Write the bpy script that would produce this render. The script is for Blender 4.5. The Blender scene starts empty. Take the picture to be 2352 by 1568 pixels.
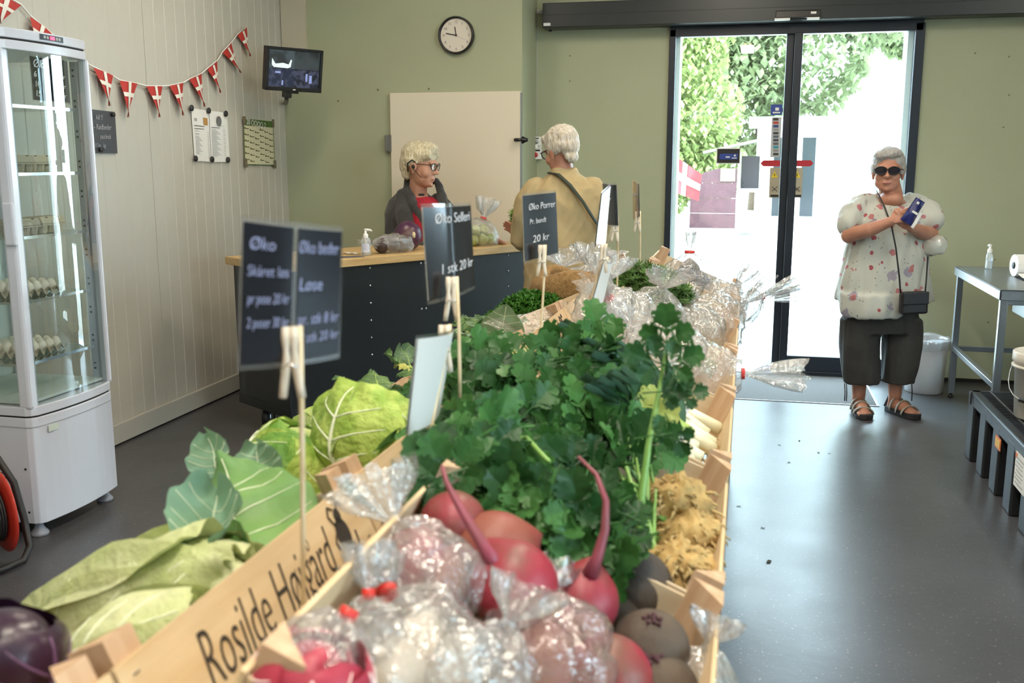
import bpy, bmesh, math, random
import numpy as np
from mathutils import Vector, Matrix, noise as mnoise
R = math.radians
scene = bpy.context.scene
COL = scene.collection

# ---------------------------------------------------------------- camera
F_PX = 2287.0
PITCH = math.atan(419 / 2287.0)
YAW = R(13.2)
CAM_H = 1.55
cam_data = bpy.data.cameras.new('camera')
cam_data.sensor_width = 36.0
cam_data.lens = 36.0 * F_PX / 2352.0
cam_data.clip_start = 0.05
cam_data.clip_end = 300
cam_data.dof.use_dof = True
cam_data.dof.focus_distance = 5.4
cam_data.dof.aperture_fstop = 5.6
cam = bpy.data.objects.new('camera', cam_data)
COL.objects.link(cam)
cam.location = (0, 0, CAM_H)
cam.rotation_euler = (math.pi / 2 - PITCH, 0, YAW)
scene.camera = cam

# ---------------------------------------------------------------- world, sun, exposure
world = bpy.data.worlds.new('sky'); scene.world = world
world.use_nodes = True
wn = world.node_tree.nodes; wn.clear()
wo = wn.new('ShaderNodeOutputWorld'); wb = wn.new('ShaderNodeBackground')
wb.inputs[0].default_value = (0.70, 0.85, 1.0, 1); wb.inputs[1].default_value = 16.0
world.node_tree.links.new(wb.outputs[0], wo.inputs[0])
sun_d = bpy.data.lights.new('sun', 'SUN'); sun_d.energy = 7.0; sun_d.angle = R(4); sun_d.color = (1, 0.95, 0.86)
sun = bpy.data.objects.new('sun', sun_d); COL.objects.link(sun)
sun.rotation_euler = (R(50), 0, R(-35))
sun.location = (0, 0, 12)
vs = scene.view_settings
vs.view_transform = 'Standard'; vs.look = 'None'; vs.gamma = 1.0; vs.exposure = 0.45
vs.use_curve_mapping = False

# ---------------------------------------------------------------- pixel helpers (photo 2352x1568 -> place)
O = Vector((0, 0, CAM_H))
def ray(u, v):
    x = (u - 1176) / F_PX; z = (784 - v) / F_PX
    c, s = math.cos(PITCH), math.sin(PITCH)
    dx, dy, dz = x, c + s * z, -s + c * z
    c, s = math.cos(YAW), math.sin(YAW)
    return Vector((c * dx - s * dy, s * dx + c * dy, dz))
def on_z(u, v, z): d = ray(u, v); return O + d * ((z - CAM_H) / d.z)
def on_x(u, v, x): d = ray(u, v); return O + d * (x / d.x)
def on_y(u, v, y): d = ray(u, v); return O + d * (y / d.y)
def on_plane(u, v, p, n): d = ray(u, v); return O + d * ((Vector(p) - O).dot(Vector(n)) / d.dot(Vector(n)))
def at_depth(u, v, D):
    d = ray(u, v); c, s = math.cos(YAW), math.sin(YAW)
    return O + d * (D / (-s * d.x + c * d.y))

# ---------------------------------------------------------------- materials
def lin(c):
    if isinstance(c, str):
        c = c.lstrip('#'); c = [int(c[i:i + 2], 16) / 255 for i in (0, 2, 4)]
    return tuple((x / 12.92 if x <= 0.04045 else ((x + 0.055) / 1.055) ** 2.4) for x in c) + (1,)
MATS = {}
def mat(name, col, rough=0.5, metal=0.0, col2=None, nscale=8, bump=0, bscale=40, spec=0.5, coords='Object',
        stretch=(1, 1, 1), trans=0.0, emit=None, estr=0, lo=0.35, hi=0.65, sss=0, sheen=0, coat=0, ndetail=4):
    if name in MATS: return MATS[name]
    m = bpy.data.materials.new(name); m.use_nodes = True
    nt = m.node_tree; b = nt.nodes['Principled BSDF']
    b.inputs['Base Color'].default_value = lin(col)
    b.inputs['Roughness'].default_value = rough
    b.inputs['Metallic'].default_value = metal
    b.inputs['Specular IOR Level'].default_value = spec
    if trans: b.inputs['Transmission Weight'].default_value = trans
    if sss:
        b.inputs['Subsurface Weight'].default_value = sss; b.inputs['Subsurface Radius'].default_value = (0.02, 0.01, 0.006); b.inputs['Subsurface Scale'].default_value = 0.5
    if sheen: b.inputs['Sheen Weight'].default_value = sheen
    if coat: b.inputs['Coat Weight'].default_value = coat; b.inputs['Coat Roughness'].default_value = 0.05
    if emit:
        b.inputs['Emission Color'].default_value = lin(emit); b.inputs['Emission Strength'].default_value = estr
    if col2 or bump:
        tc = nt.nodes.new('ShaderNodeTexCoord'); mp = nt.nodes.new('ShaderNodeMapping')
        mp.inputs['Scale'].default_value = stretch
        nt.links.new(tc.outputs[coords], mp.inputs[0])
    if col2:
        n = nt.nodes.new('ShaderNodeTexNoise'); n.inputs['Scale'].default_value = nscale; n.inputs['Detail'].default_value = ndetail
        r = nt.nodes.new('ShaderNodeValToRGB')
        r.color_ramp.elements[0].position = lo; r.color_ramp.elements[1].position = hi
        r.color_ramp.elements[0].color = lin(col); r.color_ramp.elements[1].color = lin(col2)
        nt.links.new(mp.outputs[0], n.inputs['Vector']); nt.links.new(n.outputs['Fac'], r.inputs[0])
        nt.links.new(r.outputs[0], b.inputs['Base Color'])
    if bump:
        n2 = nt.nodes.new('ShaderNodeTexNoise'); n2.inputs['Scale'].default_value = bscale; n2.inputs['Detail'].default_value = 3
        bp = nt.nodes.new('ShaderNodeBump'); bp.inputs['Strength'].default_value = bump; bp.inputs['Distance'].default_value = 0.01
        nt.links.new(mp.outputs[0], n2.inputs['Vector']); nt.links.new(n2.outputs['Fac'], bp.inputs['Height'])
        nt.links.new(bp.outputs[0], b.inputs['Normal'])
    MATS[name] = m
    return m
def glass_mat(name, tint='ffffff', refl=0.08, rough=0.0, veil=0.0, veil_col='ffffff', bump=0, bscale=30, fres=1.0):
    """thin sheet: see-through with a fresnel sheen, optional milky veil"""
    if name in MATS: return MATS[name]
    m = bpy.data.materials.new(name); m.use_nodes = True
    nt = m.node_tree; nt.nodes.clear(); N = nt.nodes.new; L = nt.links.new
    out = N('ShaderNodeOutputMaterial'); tr = N('ShaderNodeBsdfTransparent'); gl = N('ShaderNodeBsdfGlossy')
    tr.inputs[0].default_value = lin(tint); gl.inputs['Roughness'].default_value = rough
    fr = N('ShaderNodeLayerWeight'); fr.inputs['Blend'].default_value = 0.5
    pw = N('ShaderNodeMath'); pw.operation = 'POWER'; pw.inputs[1].default_value = 4.0; L(fr.outputs['Facing'], pw.inputs[0])
    mu = N('ShaderNodeMath'); mu.operation = 'MULTIPLY_ADD'; mu.inputs[1].default_value = .95 * fres; mu.inputs[2].default_value = refl + .045 * fres; mu.use_clamp = True
    L(pw.outputs[0], mu.inputs[0])
    mx = N('ShaderNodeMixShader'); L(mu.outputs[0], mx.inputs[0])
    base = tr.outputs[0]
    if veil:
        df = N('ShaderNodeBsdfDiffuse'); df.inputs[0].default_value = lin(veil_col)
        tl = N('ShaderNodeBsdfTranslucent'); tl.inputs[0].default_value = lin(veil_col)
        m1 = N('ShaderNodeMixShader'); m1.inputs[0].default_value = 0.5; L(df.outputs[0], m1.inputs[1]); L(tl.outputs[0], m1.inputs[2])
        m2 = N('ShaderNodeMixShader'); m2.inputs[0].default_value = veil
        L(tr.outputs[0], m2.inputs[1]); L(m1.outputs[0], m2.inputs[2]); base = m2.outputs[0]
    L(base, mx.inputs[1]); L(gl.outputs[0], mx.inputs[2]); L(mx.outputs[0], out.inputs[0])
    if bump:
        tc = N('ShaderNodeTexCoord'); n2 = N('ShaderNodeTexNoise'); n2.inputs['Scale'].default_value = bscale; n2.inputs['Detail'].default_value = 3
        bp = N('ShaderNodeBump'); bp.inputs['Strength'].default_value = bump; bp.inputs['Distance'].default_value = 0.02
        L(tc.outputs['Object'], n2.inputs['Vector']); L(n2.outputs['Fac'], bp.inputs['Height']); L(bp.outputs[0], gl.inputs['Normal'])
        L(bp.outputs[0], fr.inputs['Normal'])
    MATS[name] = m
    return m

# ---------------------------------------------------------------- mesh builder
class MB:
    def __init__(s): s.v = []; s.f = []; s.M = Matrix.Identity(4)
    def add(s, vs, fs):
        n = len(s.v); M = s.M
        s.v += [tuple(M @ Vector(p)) for p in vs]; s.f += [tuple(i + n for i in f) for f in fs]; return s
    def box(s, c, d, rot=None):
        x, y, z = d[0] / 2, d[1] / 2, d[2] / 2
        vs = [Vector((i, j, k)) for k in (-z, z) for j in (-y, y) for i in (-x, x)]
        if rot is not None:
            Q = rot if isinstance(rot, Matrix) else Matrix.Rotation(rot, 3, 'Z')
            vs = [Q @ p for p in vs]
        c = Vector(c)
        return s.add([p + c for p in vs], [(0, 2, 3, 1), (4, 5, 7, 6), (0, 1, 5, 4), (2, 6, 7, 3), (0, 4, 6, 2), (1, 3, 7, 5)])
    def tube(s, pts, rad, seg=8, cap=True, closed=False, flat=1.0):
        pts = [Vector(p) for p in pts]; n = len(pts)
        if not isinstance(rad, (list, tuple)): rad = [rad] * n
        vs = []; fs = []
        up = None
        for i in range(n):
            a = pts[(i - 1) % n] if (i > 0 or closed) else pts[i]
            b = pts[(i + 1) % n] if (i < n - 1 or closed) else pts[i]
            t = (b - a); t = t.normalized() if t.length > 1e-9 else Vector((0, 0, 1))
            if up is None:
                up = Vector((0, 0, 1)) if abs(t.z) < 0.9 else Vector((1, 0, 0))
            x = up.cross(t); x = x.normalized() if x.length > 1e-6 else t.orthogonal().normalized()
            y = t.cross(x).normalized(); up = y
            for k in range(seg):
                an = 2 * math.pi * k / seg
                vs.append(pts[i] + (x * math.cos(an) + y * math.sin(an) * flat) * rad[i])
        m = n if closed else n - 1
        for i in range(m):
            for k in range(seg):
                j = (i + 1) % n
                fs.append((i * seg + k, i * seg + (k + 1) % seg, j * seg + (k + 1) % seg, j * seg + k))
        if cap and not closed:
            fs.append(tuple(reversed(range(seg)))); fs.append(tuple((n - 1) * seg + k for k in range(seg)))
        return s.add(vs, fs)
    def lathe(s, prof, seg=24, c=(0, 0, 0), sx=1, sy=1):
        vs = []; fs = []; n = len(prof); c = Vector(c)
        for r, z in prof:
            for k in range(seg):
                a = 2 * math.pi * k / seg
                vs.append(c + Vector((r * math.cos(a) * sx, r * math.sin(a) * sy, z)))
        for i in range(n - 1):
            for k in range(seg):
                fs.append((i * seg + k, i * seg + (k + 1) % seg, (i + 1) * seg + (k + 1) % seg, (i + 1) * seg + k))
        if prof[0][0] > 1e-5: fs.append(tuple(reversed(range(seg))))
        if prof[-1][0] > 1e-5: fs.append(tuple((n - 1) * seg + k for k in range(seg)))
        return s.add(vs, fs)
    def ell(s, c, r, seg=16, rings=10, rot=None):
        if not isinstance(r, (list, tuple)): r = (r, r, r)
        vs = []; fs = []; c = Vector(c)
        for i in range(rings + 1):
            th = math.pi * i / rings
            for k in range(seg):
                a = 2 * math.pi * k / seg
                p = Vector((math.sin(th) * math.cos(a) * r[0], math.sin(th) * math.sin(a) * r[1], -math.cos(th) * r[2]))
                if rot is not None: p = rot @ p
                vs.append(c + p)
        for i in range(rings):
            for k in range(seg):
                fs.append((i * seg + k, i * seg + (k + 1) % seg, (i + 1) * seg + (k + 1) % seg, (i + 1) * seg + k))
        return s.add(vs, fs)
    def grid(s, fn, nu, nv):
        vs = [fn(i / nu, j / nv) for j in range(nv + 1) for i in range(nu + 1)]
        fs = [(j * (nu + 1) + i, j * (nu + 1) + i + 1, (j + 1) * (nu + 1) + i + 1, (j + 1) * (nu + 1) + i) for j in range(nv) for i in range(nu)]
        return s.add(vs, fs)
    def prism(s, poly, h, axis='z', c=(0, 0, 0)):
        """poly: 2-D outline, extruded by h"""
        n = len(poly)
        def P(a, b, t):
            return {'z': (a, b, t), 'y': (a, t, b), 'x': (t, a, b)}[axis]
        c = Vector(c)
        vs = [c + Vector(P(a, b, 0)) for a, b in poly] + [c + Vector(P(a, b, h)) for a, b in poly]
        fs = [tuple(reversed(range(n))), tuple(range(n, 2 * n))] + [(i, (i + 1) % n, n + (i + 1) % n, n + i) for i in range(n)]
        return s.add(vs, fs)
    def mesh(s, name, smooth=False, merge=0):
        me = bpy.data.meshes.new(name); me.from_pydata(s.v, [], s.f)
        bm = bmesh.new(); bm.from_mesh(me)
        bmesh.ops.remove_doubles(bm, verts=bm.verts, dist=max(merge, 1e-6))
        bmesh.ops.recalc_face_normals(bm, faces=bm.faces)
        for f in bm.faces: f.smooth = smooth
        bm.to_mesh(me); bm.free(); me.update()
        return me
    def build(s, name, m, parent=None, smooth=False, bevel=0, sub=0, label=None):
        o = bpy.data.objects.new(name, s.mesh(name, smooth))
        COL.objects.link(o); o.parent = parent
        if m: o.data.materials.append(m)
        if bevel:
            b = o.modifiers.new('b', 'BEVEL'); b.width = bevel; b.segments = 2; b.limit_method = 'ANGLE'
        if sub:
            b = o.modifiers.new('s', 'SUBSURF'); b.levels = sub; b.render_levels = sub
        if label: o['label'] = label
        return o
def bbox(name, c, d, m, parent=None, bevel=0, rot=None, label=None):
    return MB().box(c, d, rot).build(name, m, parent, bevel=bevel, label=label)
def thing(name, label, cat, loc=(0, 0, 0), rz=0, group=None, rot=None):
    o = bpy.data.objects.new(name, None); COL.objects.link(o)
    o.location = loc; o.empty_display_size = 0.1
    o.rotation_euler = rot if rot is not None else (0, 0, rz)
    return tag(o, label, cat, group)
def tag(o, label, cat, group=None):
    o['label'] = label; o['category'] = cat
    if group: o['group'] = group
    return o
def struct(o): o['kind'] = 'structure'; return o
def sempty(name, loc=(0, 0, 0)):
    o = bpy.data.objects.new(name, None); COL.objects.link(o); o.location = loc; o.empty_display_size = 0.1
    return struct(o)
def share(name, me, parent, M, m=None):
    o = bpy.data.objects.new(name, me); COL.objects.link(o); o.parent = parent
    o.matrix_local = M
    return o
def dup(root, loc, rz=None, label=None, rot=None, scale=None):
    r = root.copy(); COL.objects.link(r); r.location = loc
    if rz is not None: r.rotation_euler = (0, 0, rz)
    if rot is not None: r.rotation_euler = rot
    if scale is not None: r.scale = (scale,) * 3 if not isinstance(scale, (tuple, list)) else scale
    if label: r['label'] = label
    for ch in list(root.children):
        c = ch.copy(); COL.objects.link(c); c.parent = r
        for g in list(ch.children):
            d = g.copy(); COL.objects.link(d); d.parent = c
    return r
FONT_CACHE = {}
def text(name, s, size, m, parent, M, shear=0.0, sx=1.0, thick=0.0004, align='LEFT', spacing=1.0, label=None, bold=0.0):
    cu = bpy.data.curves.new('t', 'FONT'); cu.body = s; cu.size = size; cu.shear = shear; cu.align_x = align
    cu.extrude = thick; cu.space_character = spacing; cu.resolution_u = 3; cu.offset = bold
    t = bpy.data.objects.new('t', cu); COL.objects.link(t)
    dg = bpy.context.evaluated_depsgraph_get(); dg.update()
    me = bpy.data.meshes.new_from_object(t.evaluated_get(dg))
    bpy.data.objects.remove(t); bpy.data.curves.remove(cu)
    me.materials.clear(); me.materials.append(m)
    o = bpy.data.objects.new(name, me); COL.objects.link(o); o.parent = parent
    o.matrix_local = M @ Matrix.Diagonal((sx, 1, 1, 1))
    if label: o['label'] = label
    return o
def frame(origin, x, y):
    """matrix with local x,y axes along the given vectors"""
    x = Vector(x).normalized(); y = Vector(y); y = (y - x * y.dot(x)).normalized(); z = x.cross(y)
    M = Matrix((x, y, z)).transposed().to_4x4(); M.translation = Vector(origin); return M
def look(d, up=(0, 0, 1)):
    """rotation taking +Z to d"""
    return Vector(d).to_track_quat('Z', 'Y').to_matrix().to_4x4()
rnd = random.Random(7)
# ================================================================ room shell
XL = -3.334; YC = 6.919; YD = 7.43; XS = -1.552; XR = 4.6; YB = -4.2; ZC = 3.35
M_green = mat('green_wall_paint', 'a7aa8d', 0.55, col2='a2a588', nscale=2.0, bump=0.05, bscale=60)
M_panel = mat('white_steel_panel', 'bbb7ac', 0.38, col2='b6b2a7', nscale=1.5)
M_conc = None
def floor_mat():
    m = bpy.data.materials.new('polished_concrete'); m.use_nodes = True
    nt = m.node_tree; b = nt.nodes['Principled BSDF']; N = nt.nodes.new; L = nt.links.new
    tc = N('ShaderNodeTexCoord')
    n1 = N('ShaderNodeTexNoise'); n1.inputs['Scale'].default_value = 0.9; n1.inputs['Detail'].default_value = 8; n1.inputs['Roughness'].default_value = 0.65
    r1 = N('ShaderNodeValToRGB'); r1.color_ramp.elements[0].position = 0.3; r1.color_ramp.elements[1].position = 0.72
    r1.color_ramp.elements[0].color = lin('414144'); r1.color_ramp.elements[1].color = lin('525256')
    n2 = N('ShaderNodeTexNoise'); n2.inputs['Scale'].default_value = 90; n2.inputs['Detail'].default_value = 2
    r2 = N('ShaderNodeValToRGB'); r2.color_ramp.elements[0].position = 0.66; r2.color_ramp.elements[1].position = 0.72
    r2.color_ramp.elements[0].color = (0, 0, 0, 1); r2.color_ramp.elements[1].color = (1, 1, 1, 1)
    mx = N('ShaderNodeMixRGB'); mx.inputs[2].default_value = lin('8b867e')
    L(tc.outputs['Object'], n1.inputs['Vector']); L(tc.outputs['Object'], n2.inputs['Vector'])
    L(n1.outputs['Fac'], r1.inputs[0]); L(n2.outputs['Fac'], r2.inputs[0]); L(r2.outputs[0], mx.inputs[0]); L(r1.outputs[0], mx.inputs[1])
    L(mx.outputs[0], b.inputs['Base Color'])
    n3 = N('ShaderNodeTexNoise'); n3.inputs['Scale'].default_value = 3; n3.inputs['Detail'].default_value = 7
    r3 = N('ShaderNodeMapRange'); r3.inputs[3].default_value = 0.24; r3.inputs[4].default_value = 0.42
    L(tc.outputs['Object'], n3.inputs['Vector']); L(n3.outputs['Fac'], r3.inputs[0]); L(r3.outputs[0], b.inputs['Roughness'])
    bp = N('ShaderNodeBump'); bp.inputs['Strength'].default_value = 0.06; bp.inputs['Distance'].default_value = 0.01
    n4 = N('ShaderNodeTexNoise'); n4.inputs['Scale'].default_value = 25; n4.inputs['Detail'].default_value = 4
    L(tc.outputs['Object'], n4.inputs['Vector']); L(n4.outputs['Fac'], bp.inputs['Height']); L(bp.outputs[0], b.inputs['Normal'])
    return m
M_conc = floor_mat()
struct(bbox('floor', ((XL + XR) / 2, (YB + YD + .25) / 2, -0.1), (XR - XL + .6, YD + .25 - YB + .4, 0.2), M_conc))
M_ceil = mat('ceiling_white', 'c9c8c2', 0.8)
struct(bbox('ceiling', ((XL + XR) / 2, (YB + YD) / 2, ZC + .1), (XR - XL + .8, YD - YB + .8, .2), M_ceil))
wr_ = sempty('wall_right')
ADDED_WINS = [(-1.8, 1.2, .9, 2.7, 3), (2.17, 2.23, .45, 2.3, 1), (2.29, 2.35, .45, 2.3, 1)]  # unseen windows added for cool fill light; narrow slits give the sign reflections
ycut = [YB - .2] + [v for w in ADDED_WINS for v in w[:2]] + [YD + .2]
for k in range(0, len(ycut), 2): bbox('wall_section', (XR + .1, (ycut[k] + ycut[k + 1]) / 2, ZC / 2), (.2, ycut[k + 1] - ycut[k], ZC), M_green, wr_)
for i, (y0, y1, z0, z1, n_) in enumerate(ADDED_WINS):
    for a_, b_ in ((0, z0), (z1, ZC)): bbox('wall_section', (XR + .1, (y0 + y1) / 2, (a_ + b_) / 2), (.2, y1 - y0, b_ - a_), M_green, wr_)
    wi_ = sempty('window_%d' % (i + 1), (XR, 0, 0)); fw_ = .06 if n_ > 1 else .012
    for k in range(n_ + 1): bbox('window_frame', (.1, y0 + (y1 - y0) * k / n_, (z0 + z1) / 2), (.06, fw_, z1 - z0), mat('white_lacquer', 'e9e9e6', .35), wi_)
    for z in (z0, z1): bbox('window_frame', (.1, (y0 + y1) / 2, z), (.06, y1 - y0, .06), mat('white_lacquer', '', .35), wi_)
    for k in range(n_): bbox('window_pane', (.1, y0 + (y1 - y0) * (k + .5) / n_, (z0 + z1) / 2), (.01, (y1 - y0) / n_ - fw_, z1 - z0 - .06), glass_mat('door_glass', 'f4fbfa', .02), wi_)
struct(bbox('wall_rear', ((XL + XR) / 2, YB - .1, ZC / 2), (XR - XL + .4, .2, ZC), M_panel))
# green partition with the clock, and the return beside it
struct(bbox('wall_back', ((XL - .2 + XS) / 2, (YC + YD + .25) / 2, ZC / 2), (XS - XL + .2, YD + .25 - YC, ZC), M_green))
# entrance wall, opening x -.58..1.10
wf = sempty('wall_front')
DX0, DX1, DZ = -0.585, 1.105, 2.47
for c0, c1, z0, z1 in ((XS, DX0, 0, ZC), (DX1, XR + .2, 0, ZC), (DX0, DX1, DZ, ZC)):
    bbox('wall_section', ((c0 + c1) / 2, YD + .125, (z0 + z1) / 2), (c1 - c0, .25, z1 - z0), M_green, wf)
# screw dots in the wall panel seams
M_dot = mat('wall_screw', '7d8466', 0.5, metal=.3)
for (u, v) in ((1309, 128), (1309, 186), (2240, 122), (2318, 218), (2305, 292), (2318, 130), (2285, 596), (2270, 740)):
    p = on_y(u, v, YD); MB().lathe([(0, 0), (.007, 0), (.006, .002), (0, .003)], 8).build('screw', M_dot, wf).matrix_local = Matrix.Translation(p) @ Matrix.Rotation(R(90), 4, 'X')
# left wall: corrugated white panels, each its own piece
wl = sempty('wall_left')
seams = [YB]
ys = [on_x(347, 350, XL).y, on_x(578, 245, XL).y]
pitch_p = ys[1] - ys[0]
edges = sorted([ys[0] + pitch_p * k for k in range(-9, 2) if YB - 1.2 < ys[0] + pitch_p * k < YC] + [YC])
edges = [max(YB, e) for e in edges]
def panel(y0, y1):
    mb = MB(); w = y1 - y0; n = max(2, round(w / 0.112)); prof = [(y0 + .0015, 0)]
    # seam groove at both ends, shallow ribs between
    prof.append((y0 + .002, .006)); 
    for k in range(1, n):
        y = y0 + w * k / n
        prof += [(y - .007, .006), (y - .003, .0088), (y + .003, .0088), (y + .007, .006)]
    prof += [(y1 - .002, .006), (y1 - .0015, 0)]
    vs = []; fs = []
    for y, d in prof: vs += [(XL - .006 + d, y, 0), (XL - .006 + d, y, ZC)]
    for i in range(len(prof) - 1): fs.append((2 * i, 2 * i + 2, 2 * i + 3, 2 * i + 1))
    vs += [(XL - .15, y0 + .0015, 0), (XL - .15, y0 + .0015, ZC), (XL - .15, y1 - .0015, 0), (XL - .15, y1 - .0015, ZC)]
    k = len(prof) * 2; e = k - 2
    fs += [(k, 0, 1, k + 1), (e, k + 2, k + 3, e + 1), (k + 2, k, k + 1, k + 3)]
    return mb.add(vs, fs)
for a, b in zip(edges[:-1], edges[1:]):
    if b - a > .03: panel(a, b).build('wall_panel', M_panel, wl)
M_base = mat('baseboard_grey', 'b3b0a7', 0.45)
struct(bbox('baseboard_left', (XL + .014, (YB + YC) / 2, .065), (.022, YC - YB, .11), M_base, bevel=.004))
M_gap = mat('dark_joint', '1d1c1a', 0.9)
struct(bbox('trim_1', (XL + .009, (YB + YC) / 2, .005), (.014, YC - YB, .01), M_gap))
# corner flashing above the monitor
struct(bbox('trim_2', (XL + .10, YC - .012, 2.75), (.19, .022, 1.2), mat('corner_flashing', 'bdb5a2', .4)))
# low skirting on the entrance wall
struct(bbox('baseboard_front', ((DX1 + XR) / 2, YD - .006, .012), (XR - DX1, .012, .024), M_gap))

# ceiling light fittings (warm tubes)
M_lampbody = mat('lamp_body', 'e8e8e4', .4)
M_tube = mat('lamp_tube', 'fff2da', .3, emit='ffe6bf', estr=6.0)
LAMPS = [(-2.15, 4.9, 17), (-2.15, 1.6, 8), (-.2, 5.3, 26), (-.1, 2.9, 34), (-.1, .7, 46), (2.4, 4.8, 24), (2.4, 1.4, 10), (-2.15, -1.6, 8), (-.1, -1.8, 20)]
for i, (x, y, en) in enumerate(LAMPS):
    t = thing('ceiling_lamp', 'white twin tube ceiling lamp above the shop, out of view', 'lamp', (x, y, ZC), group='ceiling lamps')
    bbox('housing', (0, 0, -.03), (.16, 1.25, .06), M_lampbody, t, bevel=.006)
    for s in (-1, 1):
        MB().tube([(s * .04, -.58, -.08), (s * .04, .58, -.08)], .013, 10).build('lamp_tube', M_tube, t, smooth=True)
    ld = bpy.data.lights.new('lamp_light', 'AREA'); ld.shape = 'RECTANGLE'; ld.size = .2; ld.size_y = 1.2
    ld.energy = en; ld.color = (1.0, .90, .74)
    lo = bpy.data.objects.new('lamp_light', ld); COL.objects.link(lo); lo.parent = t; lo.location = (0, 0, -.1)

# ================================================================ entrance: header beam, sliding door
M_hdr = mat('anthracite_metal', '2b2f30', 0.35, metal=.2)
M_frame = mat('door_frame_blue_black', '1d2531', 0.35, metal=.1)
M_glass = glass_mat('door_glass', 'f4fbfa', .02)
M_white = mat('white_lacquer', 'e9e9e6', .35)
hb = struct(sempty('trim_3', (-1.478, YD, 2.47)))
hl = XR + 1.478
bbox('beam', (hl / 2, -.09, .085), (hl, .17, .17), M_hdr, hb, bevel=.004)
bbox('cover_lip', (hl / 2, -.18, .045), (hl, .012, .085), M_hdr, hb, bevel=.002)
bbox('maker_label', (.035, -.187, .022), (.05, .003, .02), mat('label_white', 'dedede', .5), hb)
bbox('end_screw', (.035, -.06, -.006), (.02, .02, .012), M_hdr, hb)
bx = 1.755
bbox('sensor_housing', (bx, -.2, .035), (.29, .05, .05), mat('sensor_black', '26221f', .25), hb, bevel=.006)
bbox('sensor_window', (bx - .1, -.2, .006), (.1, .045, .012), M_white, hb); bbox('sensor_window', (bx + .1, -.2, .006), (.08, .045, .012), M_white, hb)
bbox('sensor_badge', (bx + .1, -.227, .04), (.035, .004, .014), M_white, hb)
# door
dr = struct(sempty('door_1', (0, YD, 0)))
fw = .05
bbox('door_frame', (DX0 + .02, .01, 1.225), (.045, .08, 2.45), M_frame, dr, bevel=.003)
bbox('door_frame', (DX1 - .02, .01, 1.225), (.06, .08, 2.45), M_frame, dr, bevel=.003)
bbox('door_frame', ((DX0 + DX1) / 2, .01, 2.435), (DX1 - DX0, .08, .07), M_frame, dr, bevel=.003)
xm = .277
lf = bbox('door_leaf_stile', (xm - .033, .03, 1.21), (.05, .045, 2.4), M_frame, dr, bevel=.004)
bbox('door_leaf_stile', (xm + .022, -.01, 1.21), (.055, .05, 2.4), M_frame, dr, bevel=.004)
bbox('brush_seal', (xm - .006, .01, 1.21), (.008, .04, 2.4), mat('seal_rubber', '15171a', .8), dr)
bbox('bottom_rail', ((xm + DX1) / 2, -.01, .085), (DX1 - xm, .045, .11), M_frame, dr, bevel=.004)
bbox('bottom_guide', ((xm + DX1) / 2, -.03, .018), (DX1 - xm, .07, .03), M_frame, dr, bevel=.003)
for x in (.42, .72, 1.0): bbox('guide_screw', (x, -.067, .02), (.012, .004, .012), mat('steel', 'b9bcc0', .3, metal=.9), dr)
bbox('glass_pane', ((DX0 + xm) / 2, .03, 1.22), (xm - DX0 - .06, .012, 2.38), M_glass, dr)
bbox('glass_pane', ((DX1 + xm) / 2 + .02, -.01, 1.25), (DX1 - xm - .07, .012, 2.3), M_glass, dr)
for x in (DX0 + .045, DX1 - .06): bbox('outer_reveal', (x, .16, 1.22), (.05, .2, 2.44), M_white, dr)
bbox('threshold', ((DX0 + DX1) / 2, .1, .004), (DX1 - DX0, .3, .012), mat('alu', 'a9adb3', .35, metal=.8), dr)
# stickers on the glass near the meeting stiles
M_blue = mat('sticker_blue', '27408f', .4); M_red = mat('sticker_red', 'b3202c', .4); M_yel = mat('sticker_yellow', 'e6c81e', .4)
M_tan = mat('sticker_grey_tan', 'a79d88', .5); M_ink = mat('ink_black', '17171a', .5); M_pap = mat('paper_white', 'e6e4df', .6)
def dpt(u, v, off=-.012):
    p = on_y(u, v, YD + off); return p
def sticker(name, u0, v0, u1, v1, m, off, label=None, poly=None):
    a = dpt(u0, v0, off); b = dpt(u1, v1, off)
    return bbox(name, ((a.x + b.x) / 2, a.y - YD, (a.z + b.z) / 2), (abs(b.x - a.x), .002, abs(a.z - b.z)), m, dr, label=label)
OL = .018; OR = -.022
sticker('sticker', 1771, 240, 1796, 264, M_blue, OL, 'blue square payment sticker')
sticker('sticker_mark', 1781, 247, 1789, 254, M_pap, OL - .003)
sticker('sticker_line', 1775, 257, 1792, 260, M_pap, OL - .003)
st = sticker('sticker', 1773, 269, 1791, 361, mat('sticker_silver', 'b7b8ba', .4), OL, 'tall strip of payment card logos')
cols = ['39312b', 'b5482c', '2c3f7b', '8f8f8f', '3a3a3a', '56606b', '3d3d47', '5d5d62', '2f8fa0', '8c8c8c', '3a3a3a']
for k, c in enumerate(cols):
    sticker('card_logo', 1776, 271 + k * 8.0, 1788, 276.5 + k * 8.0, mat('logo_' + c, c, .5), OL - .003)
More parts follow.
